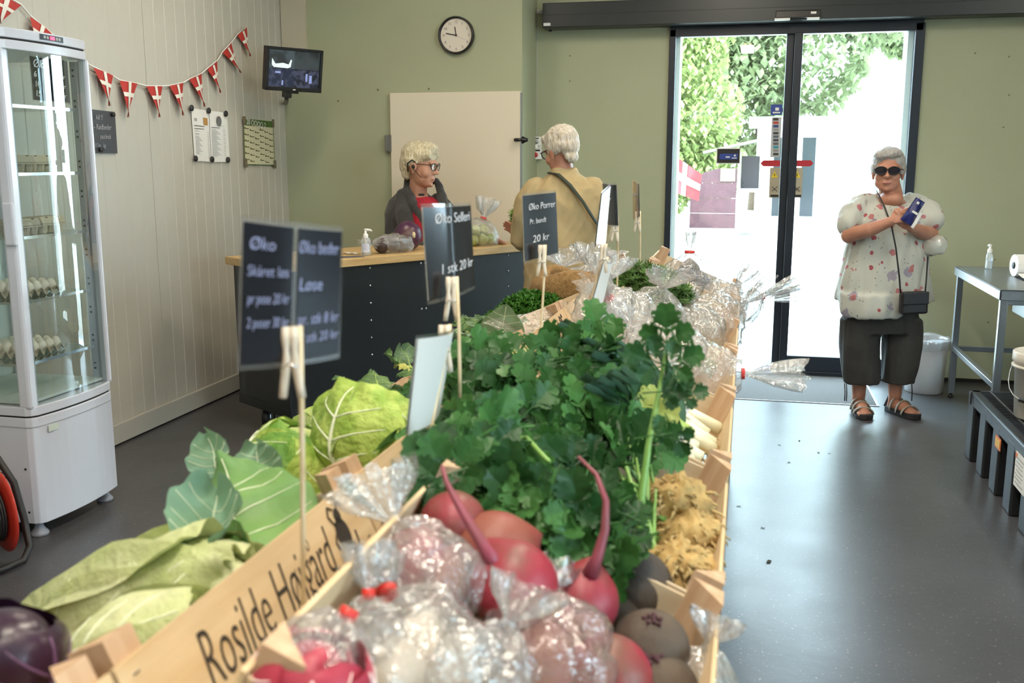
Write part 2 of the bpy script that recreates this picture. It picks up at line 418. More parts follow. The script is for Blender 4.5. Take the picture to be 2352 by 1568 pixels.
for (a, b, off, sgn) in ((1747, 1791, OL, -1), (1822, 1868, OR, 1)):
    p0 = dpt(a, 368, off); p1 = dpt(b, 382, off); zc = (p0.z + p1.z) / 2; hz = abs(p0.z - p1.z) / 2
    if sgn < 0: poly = [(p0.x, zc), (p0.x + .02, zc - hz), (p1.x, zc - hz), (p1.x, zc + hz), (p0.x + .02, zc + hz)]
    else: poly = [(p0.x, zc - hz), (p1.x - .02, zc - hz), (p1.x, zc), (p1.x - .02, zc + hz), (p0.x, zc + hz)]
    MB().prism(poly, .002, 'y', (0, p0.y - YD, 0)).build('sticker', M_red, dr, label='red arrow sticker')
    uc = 1779 if sgn < 0 else 1831
    sticker('sticker', uc - 10, 385, uc + 10, 454, M_tan, off, 'narrow warning sticker')
    p = dpt(uc, 401, off - .004); 
    MB().prism([(p.x - .022, p.z - .02), (p.x + .022, p.z - .02), (p.x, p.z + .024)], .002, 'y', (0, p.y - YD, 0)).build('warning_triangle', M_yel, dr)
    bbox('warning_mark', (p.x, p.y - YD - .002, p.z - .002), (.005, .002, .02), M_ink, dr)
    q = dpt(uc, 434, off - .004)
    for s in (-1, 1): bbox('cross_stroke', (q.x, q.y - YD, q.z), (.05, .002, .004), M_ink, dr, rot=Matrix.Rotation(s * R(42), 3, 'Y'))
    sticker('sticker_line', uc - 9, 447, uc + 9, 452, M_ink, off - .003)
# black payment notice hanging on the left pane
sticker('notice', 1646, 340, 1700, 376, M_pap, OL, 'black notice card with white border')
sticker('notice_face', 1648, 342, 1698, 374, M_ink, OL - .003)
sticker('notice_band', 1653, 353, 1694, 366, M_blue, OL - .006)
sticker('notice_line', 1667, 359, 1676, 362, M_pap, OL - .008); sticker('notice_mark', 1686, 355, 1690, 359, M_pap, OL - .008); sticker('notice_line', 1681, 362, 1692, 364, M_pap, OL - .008)
# sunken door mat
M_mat = mat('door_mat_grey', '6b6b6a', .95, col2='5e5e5d', nscale=160, bump=.5, bscale=300)
mt = tag(bbox('door_mat', (.13, 6.98, .003), (1.45, .88, .006), M_mat), 'grey flat door mat on the floor inside the glass door', 'door mat')
struct(MB().box((.13, 6.532, .0025), (1.48, .012, .005)).box((.86, 6.98, .0025), (.012, .9, .005)).build('trim_4', mat('alu', '', .3)))

# cable trunking and switch box beside the beam
tr = struct(sempty('trim_5', (-1.553, YD, 0)))
M_trunk = mat('trunking_grey', 'b9bcb8', .45)
bbox('trunking', (-.012, -.012, 2.16), (.028, .022, .9), M_trunk, tr, bevel=.002); bbox('trunking', (.03, -.012, 2.605), (.11, .022, .028), M_trunk, tr, bevel=.002)
sb = thing('switch_box', 'white door control box with red button below the grey cable trunking', 'switch', (-1.542, YD, 1.545))
bbox('box', (0, -.025, .125), (.062, .05, .085), M_white, sb, bevel=.004); bbox('box', (0, -.025, .042), (.066, .05, .078), M_white, sb, bevel=.004)
MB().lathe([(.014, 0), (.018, .006), (.018, .012), (.01, .016), (0, .017)], 16).build('red_button', M_red, sb, smooth=True).matrix_local = Matrix.Translation((-.008, -.05, .035)) @ Matrix.Rotation(R(90), 4, 'X')
bbox('button_plate', (0, -.051, .068), (.05, .003, .012), M_ink, sb); bbox('key_plate', (0, -.051, .155), (.03, .003, .008), M_ink, sb)
MB().lathe([(0, 0), (.014, 0), (.014, .006), (.006, .007), (0, .007)], 14).build('key_switch', mat('steel', '', .3), sb, smooth=True).matrix_local = Matrix.Translation((0, -.05, .13)) @ Matrix.Rotation(R(90), 4, 'X')
for x, z in ((-.018, .098), (.018, .098)): bbox('marking', (x, -.051, z), (.018, .003, .018), M_trunk, sb)

# white cold-room door in the partition
d2 = struct(sempty('door_2', (-2.03, YC, 0)))
M_door = mat('cream_door', 'd8cdb8', .45)
bbox('door_leaf', (0, -.02, 1.005), (.952, .04, 2.01), M_door, d2, bevel=.003)
M_hinge = mat('hinge_grey', '7f7f7d', .4, metal=.6)
for z in (1.66, .25):
    bbox('hinge', (-.495, -.02, z), (.05, .05, .115), M_hinge, d2, bevel=.004); bbox('hinge_pin', (-.478, -.045, z), (.012, .012, .12), M_hinge, d2)
M_handle = mat('handle_dark', '2c2c2c', .3, metal=.5)
MB().tube([(.45, -.04, 1.68), (.45, -.085, 1.68), (.49, -.09, 1.68)], .012, 10).build('door_handle', M_handle, d2, smooth=True)
MB().lathe([(0, 0), (.025, 0), (.025, .012), (.015, .03), (.012, .045), (0, .046)], 14).build('lock', M_handle, d2, smooth=True).matrix_local = Matrix.Translation((.478, -.01, 1.68)) @ Matrix.Rotation(R(90), 4, 'Y')
bbox('frame_edge', (.4785, -.02, 1.0), (.006, .044, 2.0), mat('alu', '', .3), d2)
# small marks on the partition
M_mark = mat('wall_scuff', '6f6f52', .6)
for (u, v) in ((777, 232), (868, 206), (985, 204)):
    p = on_y(u, v, YC); MB().lathe([(0, 0), (.008, 0), (.006, .003), (0, .004)], 8).build('screw', M_mark, bpy.data.objects['wall_back']).matrix_local = Matrix.Translation(Vector((p.x, YC - .002, p.z)) - bpy.data.objects['wall_back'].location) @ Matrix.Rotation(R(90), 4, 'X')
# ================================================================ display fridge
M_fr = mat('fridge_white', 'cbced9', .22, coat=.3); M_fr2 = mat('fridge_grey', '9b9ca1', .35)
M_fglass = glass_mat('fridge_glass', 'eef6f5', .09); M_steel = mat('steel', '', .3)
fy0, fy1 = 3.36, 3.90; fx0, fx1 = -3.29, -2.785
fr = thing('display_fridge', 'tall white glass display fridge with egg trays on its shelves', 'fridge', ((fx0 + fx1) / 2, (fy0 + fy1) / 2, 0))
D2, W2 = (fx1 - fx0) / 2, (fy1 - fy0) / 2
def bow(y): return D2 + .03 * (1 - (y / W2) ** 2)
def ring(inset=0, r=.03, n=10):
    """plan outline with rounded corners and a bowed front (+x)"""
    pts = []
    w = W2 - inset
    for k in range(n + 1):
        y = -w + r + (2 * w - 2 * r) * k / n; pts.append((bow(y) - inset, y))
    pts += [(bow(w) - inset - r * .3, w - r * .3), (D2 - inset - r, w), (-D2 + inset, w), (-D2 + inset, -w), (D2 - inset - r, -w), (bow(w) - inset - r * .3, -w + r * .3)]
    return pts
def slab(z0, z1, inset=0): return MB().prism(ring(inset), z1 - z0, 'z', (0, 0, z0))
slab(.065, .515).build('lower_body', M_fr, fr, bevel=.004)
slab(.475, .478, -.002).build('body_crease', M_fr2, fr)
slab(.515, .522, .006).build('door_gap', mat('gap_black', '1a1a1c', .8), fr)
slab(.522, .56).build('door_bottom_rail', M_fr, fr, bevel=.003)
slab(1.965, 2.0).build('door_top_rail', M_fr, fr, bevel=.003)
slab(2.0, 2.007, .006).build('top_gap', mat('gap_black', '', .8), fr)
slab(2.007, 2.045).build('top_cap', M_fr, fr, bevel=.004)
# corner stiles
for x, y, sx, sy in ((D2 - .028, -W2 + .028, .056, .056), (D2 - .02, W2 - .014, .045, .03), (-D2 + .02, -W2 + .02, .04, .04), (-D2 + .02, W2 - .02, .04, .04)):
    bbox('corner_stile', (x, y, 1.26), (sx, sy, 1.42), M_fr, fr, bevel=.012)
bbox('shelf_standard', (D2 - .06, W2 - .022, 1.26), (.03, .02, 1.4), M_fr2, fr)
for k in range(22):
    for dz in (0, .03): bbox('standard_slot', (D2 - .06, W2 - .033, .62 + k * .064 + dz * .8), (.008, .004, .008), mat('gap_black', '', .8), fr) if k % 2 == 0 else None
# glass: bowed front, flat near side, far side, back
n = 10; ws = W2 - .04
gv = MB().grid(lambda a, b: (bow(-ws + 2 * ws * a) - .008, -ws + 2 * ws * a, .555 + 1.415 * b), 12, 1); gv.build('front_glass', M_fglass, fr, smooth=True)
MB().grid(lambda a, b: (-D2 + .03 + (2 * D2 - .07) * a, -W2 + .008, .555 + 1.415 * b), 1, 1).build('side_glass', M_fglass, fr)
MB().grid(lambda a, b: (-D2 + .03 + (2 * D2 - .07) * a, W2 - .008, .555 + 1.415 * b), 1, 1).build('side_glass', M_fglass, fr)
bbox('back_panel', (-D2 + .012, 0, 1.26), (.012, 2 * W2 - .05, 1.42), mat('fridge_liner', 'c3ccc9', .4), fr)
bbox('floor_liner', (0, 0, .572), (2 * D2 - .06, 2 * W2 - .06, .012), mat('fridge_liner', '', .4), fr)
M_shelf = glass_mat('shelf_glass', 'dfeee8', .08)
M_wire = mat('chrome', 'd8dadd', .12, metal=1)
for z in (1.757, 1.49, 1.237, .977, .723):
    sh = bbox('shelf', (-.01, 0, z), (2 * D2 - .08, 2 * W2 - .07, .007), M_shelf, fr)
    bbox('shelf_edge', (D2 - .052, 0, z), (.006, 2 * W2 - .08, .012), M_wire, fr); bbox('shelf_edge', (-.01, -W2 + .04, z), (2 * D2 - .08, .005, .01), M_wire, fr)
bbox('handle', (D2 - .016, -W2 - .004, 1.30), (.05, .02, .17), M_fr, fr, bevel=.008, label='white moulded door handle')
dp = MB().grid(lambda a, b: (bow(-.07 + .14 * a) + .002, -.07 + .14 * a, 2.016 + .022 * b), 6, 1).build('control_panel', mat('panel_black', '18181a', .3), fr)
for k, y in enumerate((-.045, -.028, .028, .045)):
    MB().lathe([(0, 0), (.007, 0), (.006, .002), (0, .002)], 12).build('control_button', mat('btn_grey', 'a5a5a5', .4), dp).matrix_local = Matrix.Translation((bow(y) + .002, y, 2.027)) @ Matrix.Rotation(R(90), 4, 'Y')
bbox('display_digits', (bow(0) + .003, 0, 2.027), (.003, .026, .013), mat('display_red', 'ff5a7a', .4, emit='ff3d62', estr=1.5), dp)
def foot(x, y):
    return MB().lathe([(.035, 0), (.037, .008), (.034, .016), (.022, .03), (.016, .045), (.015, .07)], 18, (x, y, 0)).build('foot', mat('foot_grey', '8b8d97', .4), fr, smooth=True)
foot(D2 - .05, -W2 + .05); foot(D2 - .05, W2 - .05); foot(-D2 + .06, -W2 + .06); foot(-D2 + .06, W2 - .06)
for k in range(9): bbox('vent_slot', (-.02, -W2 - .001, .15 + k * .018), (.26, .006, .008), mat('vent_dark', '5d5d61', .6), fr)
for x, z in ((D2 - .05, .30), (D2 - .05, .115)): bbox('screw', (x, -W2 - .001, z), (.008, .004, .008), mat('gap_black', '', .8), fr)
bbox('badge', (bow(-.17) + .002, -.17, .457), (.004, .062, .026), mat('badge_grey', 'c6cec3', .4), fr)
text('badge_text', 'scan', .022, M_ink, fr, frame((bow(-.19) + .006, -.19, .449), (0, 1, 0), (0, 0, 1)))
# sign laminated on the glass: curved black sheet with chalk prices
sg = thing('price_sheet', 'black laminated egg price sheet stuck inside the fridge glass', 'sign', (-2.79, 3.645, 1.785))
def shx(y, dx=0): return bow(y + .015) - D2 - .022 + .012 * math.sin(y * 30) + dx
MB().grid(lambda a, b: (shx(-.12 + .245 * a), -.12 + .245 * a, -.003 + .168 * b), 14, 2).build('sheet', mat('chalk_sheet', '191b1f', .12, coat=.5), sg, smooth=True)
MB().grid(lambda a, b: (shx(-.125 + .26 * a, -.002), -.125 + .26 * a, -.01 + .182 * b), 14, 2).build('laminate', glass_mat('laminate', 'f4f6f8', .1, veil=.06), sg, smooth=True)
M_chalk = mat('chalk_white', 'd7d7dc', .7); M_chalkb = mat('chalk_blue', 'a9b0d8', .7)
for s, z, sz in (('Øko', .125, .045), ('6', .088, .033), ('10', .05, .033), ('15', .012, .033)):
    text('chalk_text', s, sz, M_chalk, sg, frame((shx(-.09) + .004, -.1, z), (0, 1, 0), (0, 0, 1)), shear=.1)
for z in (.012, .05, .088): text('chalk_text', '0 kr', .026, M_chalk, sg, frame((shx(.03) + .007, .02, z), (0, 1, 0), (0, 0, 1)))

# egg trays with eggs, egg cartons
M_pulp = mat('pulp_grey', 'a39c8d', .95, bump=.4, bscale=150); M_pulp2 = mat('pulp_tan', 'b3a994', .95, bump=.4, bscale=150); M_egg = mat('egg_white', 'e6ddd0', .5)
pit = .046
def tray_mesh():
    def f(a, b):
        x = (a - .5) * pit * 6.0; y = (b - .5) * pit * 6.0
        z = .016 + .015 * math.cos(2 * math.pi * x / pit) * math.cos(2 * math.pi * y / pit)
        return (x, y, z)
    return MB().grid(f, 48, 48).mesh('egg_tray', True)
tm = tray_mesh(); tm.materials.append(M_pulp)
em = MB().ell((0, 0, 0), (.0215, .0215, .028), 12, 9).mesh('egg', True); em.materials.append(M_egg)
for si, (z, nm) in enumerate(((.977, 'upper'), (.723, 'lower'))):
    zz = z + .0045
    o = bpy.data.objects.new('egg_tray', tm); COL.objects.link(o); o.location = (-3.03, 3.62, zz)
    tag(o, f'grey pulp egg tray on the {"second lowest" if si == 0 else "lowest"} fridge shelf', 'egg tray', 'egg trays in the fridge')
    for i in range(5):
        for j in range(5):
            x = (i - 2) * pit + pit * .0; y = (j - 2) * pit
            e = bpy.data.objects.new('egg', em); COL.objects.link(e)
            off = pit / 2
            e.location = (-3.03 + x + off * (1 if i < 5 else 0) * 0 , 3.62 + y + off, zz + .031 + rnd.uniform(0, .003))
            e.rotation_euler = (rnd.uniform(-.15, .15), rnd.uniform(-.15, .15), 0)
            tag(e, f'white egg in the pulp tray on the {"second lowest" if si == 0 else "lowest"} fridge shelf', 'egg', f'eggs in the {nm} tray')
def carton(loc, rz, label, m):
    t = thing('egg_carton', label, 'egg carton', loc, rz, 'egg cartons in the fridge')
    L, W = .15, .1
    b = MB()
    for i in range(3):
        for j in range(2):
            b.lathe([(.012, 0), (.018, .004), (.024, .035), (.025, .04)], 10, ((i - 1) * .048, (j - .5) * .048, 0))
    b.box((0, 0, .038), (L, W, .006)); b.build('base', m, t, smooth=False)
    l = MB(); pr = [(-W / 2, .041), (W / 2, .041), (W / 2 - .012, .072), (-W / 2 + .012, .072)]
    l.prism(pr, L, 'x', (-L / 2, 0, 0)).build('lid', m, t, bevel=.006)
    for i in (-1, 1): bbox('lid_hole', (i * .035, -W / 2 + .013, .066), (.014, .006, .008), mat('gap_black', '', .8), t)
    return t
carton((-2.88, 3.50, 1.494), R(90), 'grey egg carton nearest the glass on the second fridge shelf from the top', M_pulp)
carton((-2.92, 3.67, 1.494), R(90), 'tan egg carton behind the grey one on the second fridge shelf from the top', M_pulp2)
carton((-2.88, 3.50, 1.241), R(90), 'grey egg carton near the handle on the middle fridge shelf', M_pulp)
carton((-2.90, 3.68, 1.241), R(90), 'tan egg carton on the far side of the middle fridge shelf', M_pulp2)

# ================================================================ cable reel
ax = Vector((.5, .86, 0)).normalized()
rl = thing('cable_reel', 'red cable reel with black tube stand beside the fridge', 'cable reel', (-2.74, 3.10, 0))
M_redp = mat('reel_red', 'b83426', .4); M_blk = mat('black_rubber', '1c1c1d', .5)
Q = Matrix.Translation((-.06, -.01, .205)) @ ax.to_track_quat('Z', 'Y').to_matrix().to_4x4()
def onax(o): o.matrix_local = Q; return o
onax(MB().lathe([(.03, .045), (.145, .045), (.16, .052), (.16, .058), (.03, .056)], 40).build('flange', M_redp, rl, smooth=True))
onax(MB().lathe([(.03, -.056), (.16, -.058), (.16, -.052), (.145, -.045), (.03, -.045)], 40).build('flange', M_redp, rl, smooth=True))
onax(MB().lathe([(.04, -.06), (.05, -.066), (.05, -.05), (.05, .06), (.04, .066)], 24).build('hub', mat('hub_grey', '55534f', .5), rl, smooth=True))
cb = MB(); pts = []
for k in range(560):
    a = k * 2 * math.pi / 24; lay = (k // 186); zz = ((k % 186) / 186 * 2 - 1) * (.038 if lay % 2 == 0 else -.038)
    r = .085 + .012 * lay; pts.append((r * math.cos(a), r * math.sin(a), zz))
onax(cb.tube(pts, .0052, 6).build('cable', M_blk, rl, smooth=True))
fr_pts = [(-.30, .05, .03), (-.25, -.10, .02), (-.05, -.13, .02), (.05, -.09, .022), (.085, -.01, .03), (.06, .06, .06), (.02, .09, .16), (-.02, .10, .3), (-.1, .1, .42), (-.2, .06, .42), (-.28, .03, .3), (-.32, .04, .12)]
MB().tube([Vector(p) for p in fr_pts], .014, 10, closed=True).build('stand', M_blk, rl, smooth=True)
MB().tube([(-.09, -.06, .205), (-.06, -.01, .205), (0, .1, .205)], .012, 10).build('axle', M_blk, rl, smooth=True)
lc = MB().tube([(-2.82, 3.05, .008), (-2.79, 3.02, .006), (-2.77, 3.03, .006), (-2.76, 3.06, .006), (-2.80, 3.09, .006)], .004, 6).build('cable_offcut', mat('cable_white', 'cfcfca', .5), None, smooth=True)
tag(lc, 'short loop of white cable on the floor under the red cable reel', 'cable')

# ================================================================ things on the left wall
def wpt(u, v, off=.012): return on_x(u, v, XL + off)
cord_px = [(-40, -40), (48, 10), (70, 36), (122, 80), (185, 138), (212, 152), (262, 176), (275, 184), (316, 192), (336, 197), (374, 197.5), (390, 196), (422, 189), (435, 181), (464, 168), (476, 157), (500, 138), (511, 119), (532, 97), (545, 79), (560, 66)]
bt = thing('bunting', 'red and white pennant bunting strung along the white panel wall', 'bunting', (XL, 5.2, 2.0))
base = Vector((XL, 5.2, 2.0))
MB().tube([wpt(u, v, .016) - base for u, v in cord_px], .004, 6).build('cord', M_white, bt, smooth=True)
M_fred = mat('flag_red', 'b3302a', .6); M_fwh = mat('flag_white', 'e3ded4', .6)
PEN = [((-22, -22), (48.5, 12.8), (0, 55)), ((68.9, 38.3), (122, 80), (80, 118)), ((214.4, 155.3), (259.7, 173.6), (251.9, 243.3)), ((274.5, 184.9), (315.5, 191.9), (294.6, 269.4)), ((336.4, 198), (373, 198), (366.9, 269.4)),
       ((389.6, 197.1), (421, 190.1), (421, 265.1)), ((434.9, 182.3), (462.8, 169.2), (470.6, 245)), ((475.9, 158.8), (498.5, 139.6), (507.2, 213.7)), ((511, 120.5), (531, 98.2), (553.6, 167.4)), ((544.6, 80.4), (567, 62.5), (575.9, 129.5))]
for A, B, C in PEN:
    a = wpt(*A, .02) - base; b = wpt(*B, .02) - base; c = wpt(*C, .034) - base
    nrm = Vector((1, 0, 0))
    def pp(s, t):  # s across top, t down to tip
        p = (a * (1 - s) + b * s) * (1 - t) + c * t
        return p + nrm * (.008 * math.sin(s * 3.1 + t * 2) )
    rows = 6
    mb = MB().grid(lambda s, t: pp(s, t), 6, rows); pn = mb.build('pennant', M_fred, bt, smooth=True)
    cr = MB().grid(lambda s, t: pp(.40 + .18 * s if t < .98 else .4 + .18 * s, t * .995) + nrm * .003, 2, rows)
    # keep the vertical arm a constant width: widen towards the tip
    cr = MB().grid(lambda s, t: pp(.49 + (s - .5) * min(1, .16 / max(.16, 1 - t)), t) + nrm * .003, 2, 10)
    cr.grid(lambda s, t: pp(s, .30 + .12 * t) + nrm * .003, 6, 1)
    cr.build('cross', M_fwh, pn, smooth=True)
def magnet(u, v, r, label, off=.012, mm=None):
    o = MB().lathe([(0, 0), (r, 0), (r, .006), (r * .85, .010), (0, .011)], 16).build('magnet', mm or mat('magnet_black', '26262a', .35), None, smooth=True)
    o.matrix_local = Matrix.Translation(wpt(u, v, off)) @ Matrix.Rotation(R(90), 4, 'Y')
    return tag(o, label, 'magnet', 'black round magnets on the white wall')
# blackboard sheet
def wall_sheet(name, label, cat, c4, m, off=.010, bulge=.004):
    """c4: pixel corners TL TR BR BL; returns thing, local point function(s across, t down)"""
    P = [wpt(*c, off) for c in c4]; org = P[3].copy()
    t = thing(name, label, cat, org)
    def f(s, tt, lift=0.0):
        p = (P[0] * (1 - s) + P[1] * s) * (1 - tt) + (P[3] * (1 - s) + P[2] * s) * tt
        return p - org + Vector((lift + bulge * math.sin(math.pi * s) * math.sin(math.pi * tt), 0, 0))
    MB().grid(lambda a, b: f(a, b), 8, 8).build('sheet', m, t, smooth=True)
    return t, f
def bars(t, f, rects, m, lift=.003, name='print_line'):
    for (s0, t0, s1, t1) in rects:
        MB().grid(lambda a, b: f(s0 + (s1 - s0) * a, t0 + (t1 - t0) * b, lift), 2, 1).build(name, m, t)
bbd, f = wall_sheet('chalkboard', 'small black chalkboard sheet on the wall right of the fridge', 'chalkboard', ((203, 250), (264, 257), (270, 352), (209, 352)), mat('slate_sheet', '3b3b3f', .5))
for s, tt, w, sz in ((.22, .22, 'kål !!', .036), (.12, .45, '- Rødbeder', .040), (.25, .66, '- pastinak', .036), (.12, .86, '15 kr   kg', .03)):
    text('chalk_text', w, sz, mat('chalk_dim', '9a9aa0', .7), bbd, frame(f(s, tt, .004), (0, 1, 0), (0, 0, 1)), shear=.2, sx=.8)
magnet(259, 263, .012, 'black magnet at the top right corner of the chalkboard sheet', .017); magnet(231, 344, .012, 'black magnet at the bottom of the chalkboard sheet', .017)
# two printed price lists
pA, fA = wall_sheet('price_list', 'white printed price list with small orange picture, left of the pair', 'paper', ((439, 248), (479, 254), (485, 372), (447, 369)), M_pap)
pB, fB = wall_sheet('price_list', 'white printed price list with grey round emblem, right of the pair', 'paper', ((480, 254), (521, 259), (528, 372), (486, 372)), M_pap)
M_pr = mat('print_grey', '6c6a6a', .6); M_pr2 = mat('print_light', 'a8a5a4', .6)
bars(pA, fA, [(.08, .315, .65, .33), (.08, .37, .62, .382), (.1, .475, .32, .485)], M_pr); bars(pA, fA, [(.1, .41 + k * .02, .28 + .1 * ((k * 7) % 3), .417 + k * .02) for k in range(2)] + [(.1, .52 + k * .026, .3 + .06 * ((k * 5) % 4), .53 + k * .026) for k in range(14)] + [(.82, .42 + k * .04, .92, .43 + k * .04) for k in range(13)], M_pr2)
bars(pA, fA, [(.62, .15, .88, .29)], mat('print_orange', 'b78a4e', .6), name='picture'); bars(pA, fA, [(.1, .18, .26, .235)], M_pr2, name='emblem')
bars(pB, fB, [(.05, .315, .5, .33)], M_pr); bars(pB, fB, [(.28, .275, .72, .283)] + [(.05, .36 + k * .026, .3 + .07 * ((k * 5) % 4), .37 + k * .026) for k in range(21)] + [(.68, .34 + k * .04, .78, .35 + k * .04) for k in range(14)], M_pr2)
MB().lathe([(.008, 0), (.032, 0), (.032, .001), (.008, .001)], 20).build('emblem', M_pr, pB).matrix_local = Matrix.Translation(fB(.47, .19, .004)) @ Matrix.Rotation(R(90), 4, 'Y')
for u, v, l in ((439, 248, 'black magnet at the top left corner of the price lists'), (478.5, 254, 'black magnet at the top between the two price lists'), (518, 261, 'black magnet at the top right corner of the price lists'), (448.5, 364, 'black magnet at the bottom left corner of the price lists'), (486.5, 366, 'black magnet at the bottom between the two price lists'), (523, 367, 'black magnet at the bottom right corner of the price lists')):
    magnet(u, v, .019, l, .017)
# calendar with tape corners
ca, fC = wall_sheet('wall_calendar', 'wall calendar with green heading taped beside the monitor', 'calendar', ((558, 272), (627, 279), (631, 380), (561, 378)), mat('calendar_paper', 'cfcbab', .6))
M_cg = mat('calendar_green', '4c6b2d', .6)
bars(ca, fC, [(0, 0, 1, .14)], M_cg, name='heading'); bars(ca, fC, [(0, .14, .02, 1), (.985, .14, 1, 1), (0, .985, 1, 1)], M_cg, name='border')
text('heading_text', '20 OOOO 2', .055, M_pap, ca, frame(fC(.08, .115, .006), (0, 1, -.08), (0, 0, 1)), sx=.95)
M_cb = mat('calendar_brown', '5f5a3c', .6)
for i in range(6):
    for j in range(6):
        s0 = .03 + i * .16; t0 = .2 + j * .135 + (i * .37 % 1) * .1
        if t0 < .93: bars(ca, fC, [(s0, t0, s0 + .13, t0 + .017), (s0, t0 - .02, s0 + .03, t0)], M_cb, name='month_tab')
M_tape = mat('brown_tape', '6d6450', .5)
for s, tt in ((.02, .04), (.98, .04), (.03, .97), (.99, .97)): bars(ca, fC, [(s - .045, tt - .09, s + .045, tt + .09)], M_tape, lift=.006, name='tape')
# ================================================================ clock
ck = thing('wall_clock', 'round black rimmed white wall clock high on the green partition', 'clock', (-2.014, YC, 2.393))
def onwall(o, x=0, z=0, y=0): o.matrix_local = Matrix.Translation((x, y, z)) @ Matrix.Rotation(R(90), 4, 'X'); return o
onwall(MB().lathe([(0, .0), (.118, 0), (.127, .008), (.127, .04), (.121, .046), (.113, .04), (.112, .025), (0, .025)], 48).build('rim', mat('clock_black', '1d1d1f', .25), ck, smooth=True))
onwall(MB().lathe([(0, .026), (.112, .026), (.112, .0275), (0, .0275)], 48).build('face', mat('clock_face', 'd9cfc0', .5), ck))
for h in range(1, 13):
    a = R(90 - 30 * h); text('numeral', str(h), .026, M_pr, ck, frame((.09 * math.cos(a), -.0285, .09 * math.sin(a) - .009), (1, 0, 0), (0, 0, 1)), align='CENTER')
for ln, w, ang, y in ((.064, .006, 98, -.031), (.082, .006, 169, -.033), (.09, .0015, -25, -.035)):
    a = R(ang); o = bbox('clock_hand', (ln / 2 - .008, 0, 0), (ln, .001, w), M_ink if w > .002 else M_pr2, ck); o.matrix_local = Matrix.Translation((0, y, 0)) @ Matrix.Rotation(-a, 4, 'Y')
onwall(MB().lathe([(0, .03), (.006, .03), (.006, .037), (0, .037)], 12).build('hub', M_ink, ck))
# ================================================================ monitor
mtl, mtr, mbl, mbr = at_depth(612, 104, 6.56), at_depth(743, 117, 6.84), at_depth(609, 207, 6.60), at_depth(735, 213, 6.86)
mx = ((mtr - mtl) + (mbr - mbl)) / 2; my = ((mtl - mbl) + (mtr - mbr)) / 2; mw, mh = mx.length, my.length
mc = (mtl + mtr + mbl + mbr) / 4
mo = thing('security_monitor', 'small black monitor showing four camera pictures in the wall corner', 'monitor', mc)
MM = frame((0, 0, 0), mx, my)
def mp(o): o.matrix_local = MM; return o
M_mon = mat('monitor_black', '17181a', .35)
mp(bbox('casing', (0, 0, -.022), (mw, mh, .044), M_mon, mo, bevel=.006))
for c, d in (((0, mh / 2 - .009, .004), (mw, .018, .012)), ((0, -mh / 2 + .013, .004), (mw, .026, .012)), ((-mw / 2 + .009, 0, .004), (.018, mh, .012)), ((mw / 2 - .009, 0, .004), (.018, mh, .012))):
    mp(bbox('bezel', c, d, M_mon, mo, bevel=.002))
def screen_mat(i, c1, c2):
    return mat('screen_%d' % i, c1, .3, col2=c2, nscale=18, coords='Object', emit=c1, estr=.0)
def cctv(i, c1, c2, sc):
    m = mat('cctv_%d' % i, c1, .2, col2=c2, nscale=sc, lo=.45, hi=.6, ndetail=2)
    nt = m.node_tree; b = nt.nodes['Principled BSDF']; r = [x for x in nt.nodes if x.type == 'VALTORGB'][0]
    nt.links.new(r.outputs[0], b.inputs['Emission Color']); b.inputs['Emission Strength'].default_value = .28; b.inputs['Base Color'].default_value = (.01, .01, .01, 1)
    for l in list(nt.links):
        if l.to_socket == b.inputs['Base Color']: nt.links.remove(l)
    return m
sw, sh2 = mw / 2 - .02, (mh - .044) / 2
for i, (sx, sy, c1, c2, sc) in enumerate(((-1, 1, '6f8189', '4a5458', 9), (1, 1, '5f6b70', '3a4446', 7), (-1, -1, '3c4868', '6b7694', 22), (1, -1, '2c3346', '6a7290', 24))):
    mp(bbox('camera_picture', (sx * (sw / 2), .004 + sy * sh2 / 2, .0015), (sw - .002, sh2 - .002, .003), cctv(i, c1, c2, sc), mo))
M_bright = mat('cctv_bright', 'c8d8d8', .3, emit='c8d8d8', estr=.45)
mp(MB().prism([(-.165, .02), (-.165, .062), (-.14, .028), (-.085, .036), (-.045, .028), (-.03, .06), (-.022, .056), (-.03, .012), (-.05, .004), (-.15, .006)], .001, 'z', (0, .004, .0034)).build('picture_shape', M_bright, mo))
for x, y, w, h in ((.09, -.045, .014, .05), (.12, -.055, .02, .05), (-.085, -.085, .012, .03), (-.12, -.02, .04, .012)): mp(bbox('picture_shape', (x, y, .0036), (w, h, .001), mat('cctv_mid', '7f8cc0', .3, emit='8d9ad0', estr=.3), mo))
mp(bbox('badge', (0, -mh / 2 + .012, .0105), (.018, .006, .002), M_white, mo))
mp(bbox('mount_block', (-.03, -mh / 2 - .02, -.03), (.05, .05, .05), M_mon, mo, bevel=.005)); mp(bbox('mount_plate', (.02, -mh / 2 - .006, -.04), (.06, .02, .04), M_mon, mo))
armt = Vector((XL + .02, YC - .02, mc.z - mh / 2 - .03)) - mc
MB().tube([MM @ Vector((-.03, -mh / 2 - .03, -.03)), armt], .016, 8).build('wall_arm', M_mon, mo, smooth=True)

